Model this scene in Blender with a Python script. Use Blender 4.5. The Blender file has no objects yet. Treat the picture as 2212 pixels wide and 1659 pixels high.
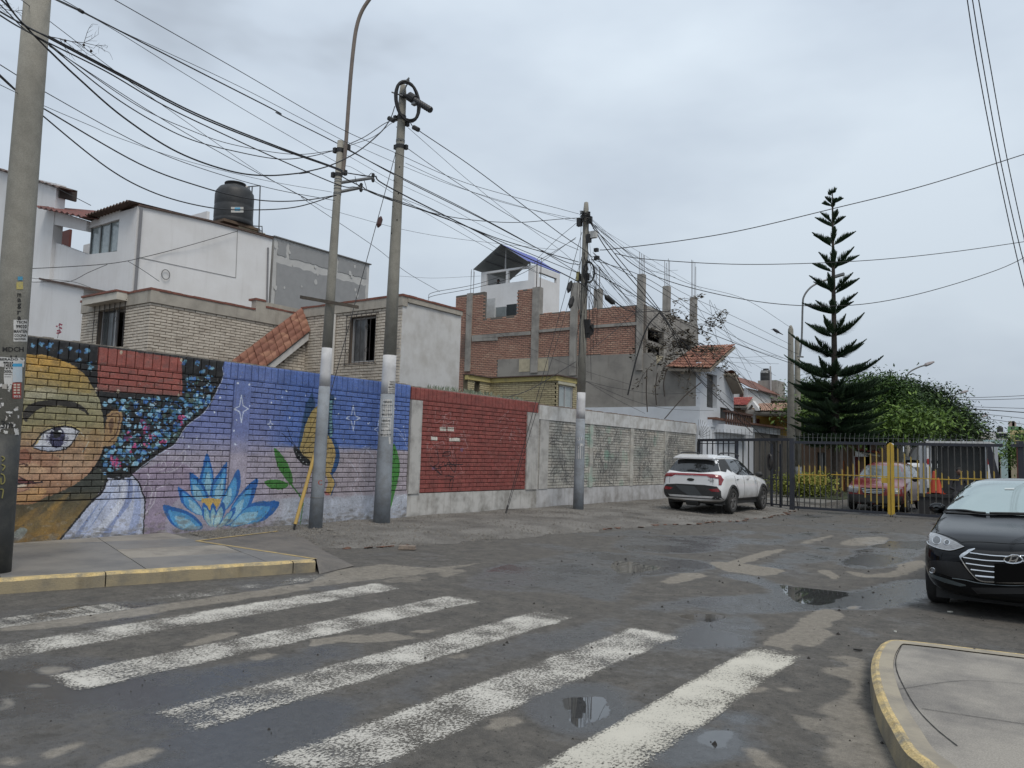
import bpy,bmesh,math,random
import numpy as np
from mathutils import Vector,Matrix
from mathutils.bvhtree import BVHTree
random.seed(7)
R_=math.radians
SC=bpy.context.scene
COL=SC.collection

# ------------------------------------------------------------------ camera
EYE=Vector((0,0,1.65));FPX=1662.0;CX,CY=1106.0,829.5
def cam_axes(pitch,roll,yaw):
    p,r,y=R_(pitch),R_(roll),R_(yaw)
    f0=Vector((-math.sin(y),math.cos(y),0));r0=Vector((math.cos(y),math.sin(y),0));u0=Vector((0,0,1))
    f=f0*math.cos(p)+u0*math.sin(p);u=u0*math.cos(p)-f0*math.sin(p)
    return f,r0*math.cos(r)+u*math.sin(r),u*math.cos(r)-r0*math.sin(r)
FW,RT,UP=cam_axes(5.15,1.7,35.9)
cd=bpy.data.cameras.new('camera');cam=bpy.data.objects.new('camera',cd);COL.objects.link(cam)
cd.sensor_width=36;cd.lens=36*FPX/2212;cd.clip_start=0.1;cd.clip_end=2000
mw=Matrix.Identity(4)
for i in range(3):
    mw[i][0]=RT[i];mw[i][1]=UP[i];mw[i][2]=-FW[i];mw[i][3]=EYE[i]
cam.matrix_world=mw;SC.camera=cam
# ------------------------------------------------------------------ world, sun, exposure
w=bpy.data.worlds.new('World');SC.world=w;w.use_nodes=True
nt=w.node_tree;nt.nodes.clear()
def wn(t):return nt.nodes.new(t)
wo=wn('ShaderNodeOutputWorld');bg=wn('ShaderNodeBackground');tc=wn('ShaderNodeTexCoord')
sky=wn('ShaderNodeTexSky');sky.sky_type='NISHITA';sky.sun_disc=False
SUN_EL,SUN_AZ=R_(58),R_(120)
sky.sun_elevation=SUN_EL;sky.sun_rotation=SUN_AZ;sky.dust_density=4
mp=wn('ShaderNodeMapping');mp.inputs['Scale'].default_value=(1,1,2.4)
no=wn('ShaderNodeTexNoise');no.inputs['Scale'].default_value=1.7;no.inputs['Detail'].default_value=5;no.inputs['Roughness'].default_value=.5
cr=wn('ShaderNodeValToRGB');cr.color_ramp.elements[0].position=.36;cr.color_ramp.elements[1].position=.66
cr.color_ramp.elements[0].color=(4.5,5.1,5.9,1);cr.color_ramp.elements[1].color=(7.9,8.9,9.9,1)
cr.color_ramp.elements.new(.47).color=(6.4,7.3,8.4,1)
sx=wn('ShaderNodeSeparateXYZ');mr=wn('ShaderNodeMapRange')
mr.inputs['From Min'].default_value=0.0;mr.inputs['From Max'].default_value=.5;mr.inputs['To Min'].default_value=.74;mr.inputs['To Max'].default_value=1.03
mxm=wn('ShaderNodeVectorMath');mxm.operation='SCALE'
mix=wn('ShaderNodeMixRGB');mix.inputs[0].default_value=.95
L=nt.links.new
L(tc.outputs['Generated'],mp.inputs['Vector']);L(mp.outputs[0],no.inputs['Vector']);L(no.outputs['Fac'],cr.inputs[0])
L(tc.outputs['Generated'],sx.inputs[0]);L(sx.outputs['Z'],mr.inputs['Value'])
L(cr.outputs[0],mxm.inputs[0]);L(mr.outputs[0],mxm.inputs['Scale'])
L(sky.outputs[0],mix.inputs[1]);L(mxm.outputs[0],mix.inputs[2]);L(mix.outputs[0],bg.inputs['Color'])
bg.inputs['Strength'].default_value=.079
L(bg.outputs[0],wo.inputs[0])
sd=bpy.data.lights.new('sun','SUN');sd.energy=1.5;sd.angle=R_(24);sd.color=(1,.93,.83)
so=bpy.data.objects.new('sun',sd);COL.objects.link(so)
sdir=Vector((math.sin(SUN_AZ)*math.cos(SUN_EL),math.cos(SUN_AZ)*math.cos(SUN_EL),math.sin(SUN_EL)))
so.rotation_euler=sdir.to_track_quat('Z','Y').to_euler()
SC.view_settings.view_transform='Standard';SC.view_settings.look='None'
SC.view_settings.exposure=0.27;SC.view_settings.gamma=1

# ------------------------------------------------------------------ pixel helpers (2212 px wide grid)
def ray(x,y):return FW+RT*((x-CX)/FPX)-UP*((y-CY)/FPX)
def gz(x,y,z=0):
    d=ray(x,y);return EYE+d*((z-EYE.z)/d.z)
def gx(x,y,X):
    d=ray(x,y);return EYE+d*(X/d.x)
def gy(x,y,Y):
    d=ray(x,y);return EYE+d*(Y/d.y)
def gd(x,y,d):return EYE+ray(x,y)*d
def proj(p):
    q=Vector(p)-EYE;z=q.dot(FW)
    if z < .05:return None
    return CX+FPX*q.dot(RT)/z,CY-FPX*q.dot(UP)/z,z
def z3(x,y):return (x*.45208/1.49186,(1050+y*.45208)/1.49186)
def z4(x,y):return ((700+x*.45208)/1.49186,(1100+y*.45208)/1.49186)
def z6(x,y):return (938.4+.303*x,402.2+.303*y)
def z8(x,y):return (603.3+.2727*x,134+.2727*y)
def z1(x,y):return (x*.3333,y*.3333)
def z2(x,y):return (x*.2727,335.1+.2727*y)
def zb(x,y):return (1608.7+.2727*x,770.8+.2727*y)       # region 2400,1150
def zs(x,y):return ((2900+x*.30143)/1.49186,(1480+y*.30143)/1.49186)   # sedan
def zv(x,y):return ((2140+x*.16275)/1.49186,(1440+y*.16275)/1.49186)   # suv
def visible(p,wall=False):
    q=proj(p)
    if not q or not (-20 < q[0] < 2232 and -20 < q[1] < 1680):return False
    if wall and q[1] > 722+.1333*(q[0]-60)-3:return False
    return True
def dist(p):return (Vector(p)-EYE).length

# ------------------------------------------------------------------ images painted by code
def s2(c):return tuple(v/255 for v in c)
class Canvas:
    def __init__(s,W,H,col):
        s.W,s.H=W,H;s.a=np.zeros((H,W,3),np.float32);s.a[:]=s2(col)
    def mask(s,pts):
        P=np.array(pts,float);x0=max(0,int(P[:,0].min())-1);x1=min(s.W,int(P[:,0].max())+2)
        y0=max(0,int(P[:,1].min())-1);y1=min(s.H,int(P[:,1].max())+2)
        if x1 <= x0 or y1 <= y0:return None
        X,Y=np.meshgrid(np.arange(x0,x1)+.5,np.arange(y0,y1)+.5)
        m=np.zeros(X.shape,bool);n=len(P)
        for i in range(n):
            ax,ay=P[i];bx,by=P[(i+1) % n]
            if ay == by:continue
            c=((Y >= min(ay,by)) & (Y < max(ay,by)))
            m ^= c & (X < (Y-ay)*(bx-ax)/(by-ay)+ax)
        return m,(x0,x1,y0,y1)
    def poly(s,pts,col,alpha=1.,fn=None):
        r=s.mask(pts)
        if r is None:return
        m,(x0,x1,y0,y1)=r;sub=s.a[y0:y1,x0:x1]
        c=np.array(s2(col),np.float32) if fn is None else fn(x0,x1,y0,y1)[m]
        sub[m]=sub[m]*(1-alpha)+c*alpha
    def stroke(s,pts,wd,col,alpha=1.):
        for (a,b) in zip(pts[:-1],pts[1:]):
            a=np.array(a,float);b=np.array(b,float);d=b-a;l=np.hypot(*d)
            if l < 1e-6:continue
            n=np.array((-d[1],d[0]))/l*wd/2;e=d/l*wd*.3
            s.poly([a-e+n,b+e+n,b+e-n,a-e-n],col,alpha)
    def ell(s,c,rx,ry,col,alpha=1.,rot=0,n=20):
        s.poly([(c[0]+rx*math.cos(t)*math.cos(rot)-ry*math.sin(t)*math.sin(rot),c[1]+rx*math.cos(t)*math.sin(rot)+ry*math.sin(t)*math.cos(rot)) for t in [i*2*math.pi/n for i in range(n)]],col,alpha)
    def image(s,name,data=False):
        im=bpy.data.images.new(name,s.W,s.H)
        if data:im.colorspace_settings.name='Non-Color'
        o=np.ones((s.H,s.W,4),np.float32);o[...,:3]=np.clip(s.a,0,1)
        im.pixels.foreach_set(o.ravel());im.pack();return im
def blur(a,k):
    for ax in (0,1):
        c=np.cumsum(np.pad(a,[(k+1,k) if i == ax else (0,0) for i in range(a.ndim)],mode='edge'),axis=ax)
        n=a.shape[ax];a=(np.take(c,range(2*k+1,2*k+1+n),axis=ax)-np.take(c,range(0,n),axis=ax))/(2*k+1)
    return a
def smooth_pts(pts,n=6):
    out=[];N=len(pts)
    for i in range(N):
        p0,p1,p2,p3=[np.array(pts[(i+j-1) % N],float) for j in range(4)]
        for k in range(n):
            t=k/n;out.append(tuple(.5*((2*p1)+(-p0+p2)*t+(2*p0-5*p1+4*p2-p3)*t*t+(-p0+3*p1-3*p2+p3)*t**3)))
    return out

# ------------------------------------------------------------------ materials
MATS={}
def mat(name,col,rough=.8,c2=None,scale=3.,amt=.5,bump=0.,bscale=60.,metal=0.,spec=.5,coat=0.,img=None,imap=None,streak=0.,speck=0.,emit=None,trans=0.):
    if name in MATS:return MATS[name]
    m=bpy.data.materials.new(name);m.use_nodes=True;MATS[name]=m
    t=m.node_tree;N=t.nodes.new;l=t.links.new;b=t.nodes['Principled BSDF']
    b.inputs['Roughness'].default_value=rough;b.inputs['Metallic'].default_value=metal
    b.inputs['Specular IOR Level'].default_value=spec;b.inputs['Coat Weight'].default_value=coat
    if coat:b.inputs['Coat Roughness'].default_value=.04
    geo=N('ShaderNodeNewGeometry');pos=geo.outputs['Position']
    if img:
        y0,wy,zz0,hz=imap
        vm=N('ShaderNodeSeparateXYZ');l(pos,vm.inputs[0]);cb=N('ShaderNodeCombineXYZ')
        for o,a,s_,i in (('Y',y0,wy,0),('Z',zz0,hz,1)):
            sb=N('ShaderNodeMath');sb.operation='SUBTRACT';sb.inputs[1].default_value=a;l(vm.outputs[o],sb.inputs[0])
            dv=N('ShaderNodeMath');dv.operation='DIVIDE';dv.inputs[1].default_value=s_;l(sb.outputs[0],dv.inputs[0]);l(dv.outputs[0],cb.inputs[i])
        it=N('ShaderNodeTexImage');it.image=img;it.extension='EXTEND';l(cb.outputs[0],it.inputs[0]);c=it.outputs[0]
    else:
        rg=N('ShaderNodeRGB');rg.outputs[0].default_value=(*col,1);c=rg.outputs[0]
    c2=c2 or tuple(v*.72 for v in col)
    n1=N('ShaderNodeTexNoise');n1.inputs['Scale'].default_value=scale;n1.inputs['Detail'].default_value=7;n1.inputs['Roughness'].default_value=.62;l(pos,n1.inputs['Vector'])
    r1=N('ShaderNodeMapRange');r1.inputs['From Min'].default_value=.42;r1.inputs['From Max'].default_value=.68;r1.inputs['To Max'].default_value=amt;l(n1.outputs['Fac'],r1.inputs['Value'])
    mx=N('ShaderNodeMixRGB');l(r1.outputs[0],mx.inputs[0]);l(c,mx.inputs[1]);mx.inputs[2].default_value=(*c2,1);c=mx.outputs[0]
    if streak:
        mpp=N('ShaderNodeMapping');mpp.inputs['Scale'].default_value=(2.2,2.2,.22);l(pos,mpp.inputs[0])
        n2=N('ShaderNodeTexNoise');n2.inputs['Scale'].default_value=3;n2.inputs['Detail'].default_value=6;l(mpp.outputs[0],n2.inputs['Vector'])
        r2=N('ShaderNodeMapRange');r2.inputs['From Min'].default_value=.55;r2.inputs['From Max'].default_value=.75;r2.inputs['To Max'].default_value=streak;l(n2.outputs['Fac'],r2.inputs['Value'])
        m2=N('ShaderNodeMixRGB');m2.blend_type='MULTIPLY';l(r2.outputs[0],m2.inputs[0]);l(c,m2.inputs[1]);m2.inputs[2].default_value=(.5,.46,.42,1);c=m2.outputs[0]
    if speck:
        n3=N('ShaderNodeTexNoise');n3.inputs['Scale'].default_value=bscale*1.3;n3.inputs['Detail'].default_value=3;l(pos,n3.inputs['Vector'])
        r3=N('ShaderNodeMapRange');r3.inputs['From Min'].default_value=.35;r3.inputs['From Max'].default_value=.65;r3.inputs['To Min'].default_value=1-speck;r3.inputs['To Max'].default_value=1+speck;l(n3.outputs['Fac'],r3.inputs['Value'])
        m3=N('ShaderNodeVectorMath');m3.operation='SCALE';l(c,m3.inputs[0]);l(r3.outputs[0],m3.inputs['Scale']);c=m3.outputs[0]
    l(c,b.inputs['Base Color'])
    if bump:
        nb=N('ShaderNodeTexNoise');nb.inputs['Scale'].default_value=bscale;nb.inputs['Detail'].default_value=5;l(pos,nb.inputs['Vector'])
        bp=N('ShaderNodeBump');bp.inputs['Strength'].default_value=bump;bp.inputs['Distance'].default_value=.01;l(nb.outputs['Fac'],bp.inputs['Height']);l(bp.outputs[0],b.inputs['Normal'])
    if trans:b.inputs['Alpha'].default_value=1-trans
    return m
def brickmat(name,c1,c2,c3,bl=.3,bh=.1,rough=.85,axis='Y'):
    """colour varies brick by brick from world position"""
    if name in MATS:return MATS[name]
    m=bpy.data.materials.new(name);m.use_nodes=True;MATS[name]=m
    t=m.node_tree;N=t.nodes.new;l=t.links.new;b=t.nodes['Principled BSDF'];b.inputs['Roughness'].default_value=rough
    geo=N('ShaderNodeNewGeometry');mpn=N('ShaderNodeMapping');l(geo.outputs['Position'],mpn.inputs[0])
    mpn.inputs['Scale'].default_value=(1/bl,1/bl,1/bh)
    vo=N('ShaderNodeTexVoronoi');vo.inputs['Scale'].default_value=1.0;l(mpn.outputs[0],vo.inputs['Vector'])
    cr=N('ShaderNodeValToRGB');e=cr.color_ramp.elements;e[0].color=(*c1,1);e[1].color=(*c3,1);e.new(.5).color=(*c2,1)
    sp=N('ShaderNodeSeparateXYZ');l(vo.outputs['Color'],sp.inputs[0]);l(sp.outputs[0],cr.inputs[0])
    n1=N('ShaderNodeTexNoise');n1.inputs['Scale'].default_value=9;n1.inputs['Detail'].default_value=8;n1.inputs['Roughness'].default_value=.7;l(geo.outputs['Position'],n1.inputs['Vector'])
    r3=N('ShaderNodeMapRange');r3.inputs['From Min'].default_value=.3;r3.inputs['From Max'].default_value=.7;r3.inputs['To Min'].default_value=.78;r3.inputs['To Max'].default_value=1.15;l(n1.outputs['Fac'],r3.inputs['Value'])
    m3=N('ShaderNodeVectorMath');m3.operation='SCALE';l(cr.outputs[0],m3.inputs[0]);l(r3.outputs[0],m3.inputs['Scale'])
    l(m3.outputs[0],b.inputs['Base Color'])
    nb=N('ShaderNodeTexNoise');nb.inputs['Scale'].default_value=45;nb.inputs['Detail'].default_value=5;l(geo.outputs['Position'],nb.inputs['Vector'])
    bp=N('ShaderNodeBump');bp.inputs['Strength'].default_value=.4;bp.inputs['Distance'].default_value=.008;l(nb.outputs['Fac'],bp.inputs['Height']);l(bp.outputs[0],b.inputs['Normal'])
    return m

# ------------------------------------------------------------------ mesh builder
class MB:
    def __init__(s):s.v=[];s.f=[];s.m=[]
    def add(s,vs,fs,mi=0):
        o=len(s.v);s.v += [tuple(v) for v in vs];s.f += [tuple(i+o for i in f) for f in fs];s.m += [mi]*len(fs);return s
    def hexa(s,b,t,mi=0):      # 4 bottom, 4 top points
        return s.add(list(b)+list(t),[(3,2,1,0),(4,5,6,7),(0,1,5,4),(1,2,6,5),(2,3,7,6),(3,0,4,7)],mi)
    def box(s,a,b,mi=0):
        x0,y0,z0=[min(p,q) for p,q in zip(a,b)];x1,y1,z1_=[max(p,q) for p,q in zip(a,b)]
        return s.hexa([(x0,y0,z0),(x1,y0,z0),(x1,y1,z0),(x0,y1,z0)],[(x0,y0,z1_),(x1,y0,z1_),(x1,y1,z1_),(x0,y1,z1_)],mi)
    def quad(s,a,b,c,d,mi=0):return s.add([a,b,c,d],[(0,1,2,3)],mi)
    def slab(s,pts,th,mi=0):   # polygon with thickness vector th
        n=len(pts);th=Vector(th);q=[Vector(p)+th for p in pts]
        return s.add(list(pts)+q,[tuple(range(n)),tuple(range(2*n-1,n-1,-1))]+[(i,(i+1) % n+0,(i+1) % n+n,i+n)[::-1] for i in range(n)],mi)
    def tube(s,pts,r,n=6,mi=0,cap=True):
        pts=[Vector(p) for p in pts];rs=r if isinstance(r,(list,tuple)) else [r]*len(pts)
        vs=[];up=None
        for i,p in enumerate(pts):
            d=(pts[min(i+1,len(pts)-1)]-pts[max(i-1,0)])
            if d.length < 1e-9:d=Vector((0,0,1))
            d.normalize()
            if up is None:up=d.orthogonal().normalized()
            up=up-d*up.dot(d)
            if up.length < 1e-6:up=d.orthogonal()
            up.normalize();w_=d.cross(up)
            vs += [p+(up*math.cos(2*math.pi*k/n)+w_*math.sin(2*math.pi*k/n))*rs[i] for k in range(n)]
        fs=[(i*n+k,i*n+(k+1) % n,(i+1)*n+(k+1) % n,(i+1)*n+k) for i in range(len(pts)-1) for k in range(n)]
        if cap:fs += [tuple(range(n-1,-1,-1)),tuple(range((len(pts)-1)*n,len(pts)*n))]
        return s.add(vs,fs,mi)
    def build(s,name,m,parent=None,smooth=False,loc=None):
        me=bpy.data.meshes.new(name);o0=Vector(parent['org']) if parent is not None and 'org' in parent else Vector((0,0,0))
        pp=parent.parent if parent is not None else None
        if loc is not None:o0=Vector(loc)
        me.from_pydata([(v[0]-o0.x,v[1]-o0.y,v[2]-o0.z) for v in s.v],[],s.f);me.update()
        for mm in (m if isinstance(m,(list,tuple)) else [m]):me.materials.append(mm)
        if isinstance(m,(list,tuple)) and len(m) > 1:me.polygons.foreach_set('material_index',s.m)
        if smooth:me.polygons.foreach_set('use_smooth',[True]*len(me.polygons))
        o=bpy.data.objects.new(name,me);COL.objects.link(o)
        if parent is not None:
            o.parent=parent;o['org']=tuple(o0)
        elif loc is not None:o.location=loc;o['org']=tuple(loc)
        return o
def tag(o,label=None,cat=None,group=None,kind=None):
    if label:o['label']=label
    if cat:o['category']=cat
    if group:o['group']=group
    if kind:o['kind']=kind
    return o
def thing(name,loc,label,cat,group=None):
    o=bpy.data.objects.new(name,None);COL.objects.link(o);o.empty_display_size=.2
    o.location=loc;o['org']=tuple(loc);return tag(o,label,cat,group)
def struct(name,mb,m,smooth=False):return tag(mb.build(name,m,None,smooth),kind='structure')
def fan(pts,rise=0):return [tuple(p) for p in pts]
def copy_tree(o,parent=None):
    c=o.copy();COL.objects.link(c)
    if parent is not None:c.parent=parent
    for ch in list(o.children):copy_tree(ch,c)
    return c
def curve3(ctrl,n=10):
    P=[Vector(p) for p in ctrl]
    if len(P) == 2:return [P[0].lerp(P[1],i/3) for i in range(4)]
    out=[]
    Q=[P[0]*2-P[1]]+P+[P[-1]*2-P[-2]]
    for i in range(1,len(Q)-2):
        p0,p1,p2,p3=Q[i-1:i+3]
        for k in range(n):
            t=k/n;out.append(.5*((2*p1)+(-p0+p2)*t+(2*p0-5*p1+4*p2-p3)*t*t+(-p0+3*p1-3*p2+p3)*t**3))
    out.append(P[-1]);return out

# planes: ('X', c) faces +X, u runs along Y ; ('Y', c) faces -Y, u runs along X
def P3(pl,u,z,off=0.):return Vector((pl[1]+off,u,z)) if pl[0] == 'X' else Vector((u,pl[1]-off,z))
def pbox(mb,pl,u0,u1,z0,z1_,o0,o1,mi=0):return mb.box(P3(pl,u0,z0,o0),P3(pl,u1,z1_,o1),mi)
def gp(pl,x,y):
    p=gx(x,y,pl[1]) if pl[0] == 'X' else gy(x,y,pl[1])
    return (p.y if pl[0] == 'X' else p.x),p.z
def wallpanel(pl,u0,u1,z0,z1_,th,holes=(),mb=None):
    """wall of thickness th whose outer face lies on the plane, with real openings"""
    mb=mb or MB()
    us=sorted({u0,u1,*[h[0] for h in holes],*[h[1] for h in holes]});zs_=sorted({z0,z1_,*[h[2] for h in holes],*[h[3] for h in holes]})
    us=[u for u in us if u0 <= u <= u1];zs_=[z for z in zs_ if z0 <= z <= z1_]
    full=lambda i,j:0 <= i < len(us)-1 and 0 <= j < len(zs_)-1 and not any(h[0]-1e-6 <= us[i] and us[i+1] <= h[1]+1e-6 and h[2]-1e-6 <= zs_[j] and zs_[j+1] <= h[3]+1e-6 for h in holes)
    for i in range(len(us)-1):
        for j in range(len(zs_)-1):
            if not full(i,j):continue
            a,b,c,d=us[i],us[i+1],zs_[j],zs_[j+1]
            q=lambda u,z,o:P3(pl,u,z,o)
            mb.quad(q(a,c,0),q(b,c,0),q(b,d,0),q(a,d,0));mb.quad(q(a,c,-th),q(a,d,-th),q(b,d,-th),q(b,c,-th))
            if not full(i-1,j):mb.quad(q(a,c,0),q(a,d,0),q(a,d,-th),q(a,c,-th))
            if not full(i+1,j):mb.quad(q(b,c,0),q(b,c,-th),q(b,d,-th),q(b,d,0))
            if not full(i,j-1):mb.quad(q(a,c,0),q(a,c,-th),q(b,c,-th),q(b,c,0))
            if not full(i,j+1):mb.quad(q(a,d,0),q(b,d,0),q(b,d,-th),q(a,d,-th))
    return mb
# shared unit brick: chamfered front, front towards local +Y, size 1 x 1 x 1
def unit_brick(m):
    k='brick_'+m.name
    if k in bpy.data.meshes:return bpy.data.meshes[k]
    c=.04;cz=.1;f=.3
    v=[(-.5,-.5,-.5),(.5,-.5,-.5),(.5,-.5,.5),(-.5,-.5,.5),(-.5,.5-f,-.5),(.5,.5-f,-.5),(.5,.5-f,.5),(-.5,.5-f,.5),
         (-.5+c,.5,-.5+cz),(.5-c,.5,-.5+cz),(.5-c,.5,.5-cz),(-.5+c,.5,.5-cz)]
    fs=[(0,1,2,3)[::-1],(0,1,5,4),(1,2,6,5),(2,3,7,6),(3,0,4,7),(4,5,9,8),(5,6,10,9),(6,7,11,10),(7,4,8,11),(8,9,10,11)]
    fs=[f_[::-1] for f_ in fs]
    me=bpy.data.meshes.new(k);me.from_pydata(v,[],fs);me.materials.append(m);me.update();return me
BRICK_V=None
def lay(parent,cells,m,pl,depth,maxind=300,name='brick',wallhid=False,jit=.25):
    """cells: (u0,u1,z0,z1). the nearest visible ones become objects, the rest one joined part"""
    me=unit_brick(m);org=Vector(parent['org']);items=[]
    for (a,b,c,d) in cells:
        p=P3(pl,(a+b)/2,(c+d)/2,0);items.append((not visible(p,wallhid),dist(p),a,b,c,d))
    items.sort(key=lambda t:t[:2]);rest=MB();rnd=random.Random(5)
    uv=[tuple(v.co) for v in me.vertices];uf=[tuple(p.vertices) for p in me.polygons]
    for i,(hid,ds,a,b,c,d) in enumerate(items):
        dp=depth*(1+jit*(rnd.random()-.5));cen=P3(pl,(a+b)/2,(c+d)/2,-depth/2+dp/2-0.0);du,dz=(b-a),(d-c)
        if pl[0] == 'X':M=Matrix(((0,1,0),(-1,0,0),(0,0,1)))
        else:M=Matrix(((-1,0,0),(0,-1,0),(0,0,1)))
        rot=M.to_4x4() @ Matrix.Rotation(R_(rnd.uniform(-.5,.5)),4,'Y') @ Matrix.Rotation(R_(rnd.uniform(-.8,.8)),4,'Z')
        if i < maxind and not hid:
            o=bpy.data.objects.new(name,me);COL.objects.link(o);o.parent=parent
            o.matrix_local=Matrix.Translation(cen-org) @ rot @ Matrix.Diagonal((du,dp,dz,1))
        else:
            Mx=Matrix.Translation(cen) @ rot @ Matrix.Diagonal((du,dp,dz,1))
            rest.add([Mx @ Vector(v) for v in uv],uf)
    if rest.v:tag(rest.build(name+'work',m,parent),kind='stuff')
def courses(u0,u1,z0,z1_,bl,bh,gap=.012,holes=(),keep=None):
    out=[];n=max(1,round((z1_-z0)/bh));bh=(z1_-z0)/n
    for j in range(n):
        a=u0-(bl/2 if j % 2 else 0)
        while a < u1-.02:
            p,q=max(a,u0),min(a+bl,u1);c,d=z0+j*bh,z0+(j+1)*bh
            segs=[(p,q)]
            for h in holes:
                if h[2] < d-.4*bh and h[3] > c+.4*bh:
                    ns=[]
                    for (s_,e) in segs:
                        if h[0] > s_:ns.append((s_,min(e,h[0])))
                        if h[1] < e:ns.append((max(s_,h[1]),e))
                        if h[0] > e or h[1] < s_:pass
                    segs=[x for x in ns if x[1]-x[0] > .001] if not (h[0] >= q or h[1] <= p) else segs
            for (s_,e) in segs:
                if e-s_ > .05 and (keep is None or keep((s_+e)/2,(c+d)/2)):out.append((s_+gap/2,e-gap/2,c+gap/2,d-gap/2))
            a += bl
    return out
# lettering as mesh, normalised to a unit box
TXT={}
def text_mesh(body):
    if body not in TXT:
        cu=bpy.data.curves.new('t','FONT');cu.body=body;cu.resolution_u=2;cu.offset=.02
        ob=bpy.data.objects.new('t',cu);COL.objects.link(ob)
        dg=bpy.context.evaluated_depsgraph_get();me=bpy.data.meshes.new_from_object(ob.evaluated_get(dg))
        v=[tuple(p.co) for p in me.vertices];f=[tuple(p.vertices) for p in me.polygons]
        bpy.data.objects.remove(ob);bpy.data.curves.remove(cu);bpy.data.meshes.remove(me)
        xs=[p[0] for p in v];ys=[p[1] for p in v];x0,x1,y0,y1=min(xs),max(xs),min(ys),max(ys)
        TXT[body]=([((p[0]-x0)/(x1-x0),(p[1]-y0)/(y1-y0)) for p in v],f)
    return TXT[body]
def put_text(mb,body,box,fn,mi=0):
    """box = (x0,y0,x1,y1) in the grid of fn, y down"""
    v,f=text_mesh(body);x0,y0,x1,y1=box
    mb.add([fn(x0+(x1-x0)*a,y1-(y1-y0)*b) for a,b in v],f,mi)
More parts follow.
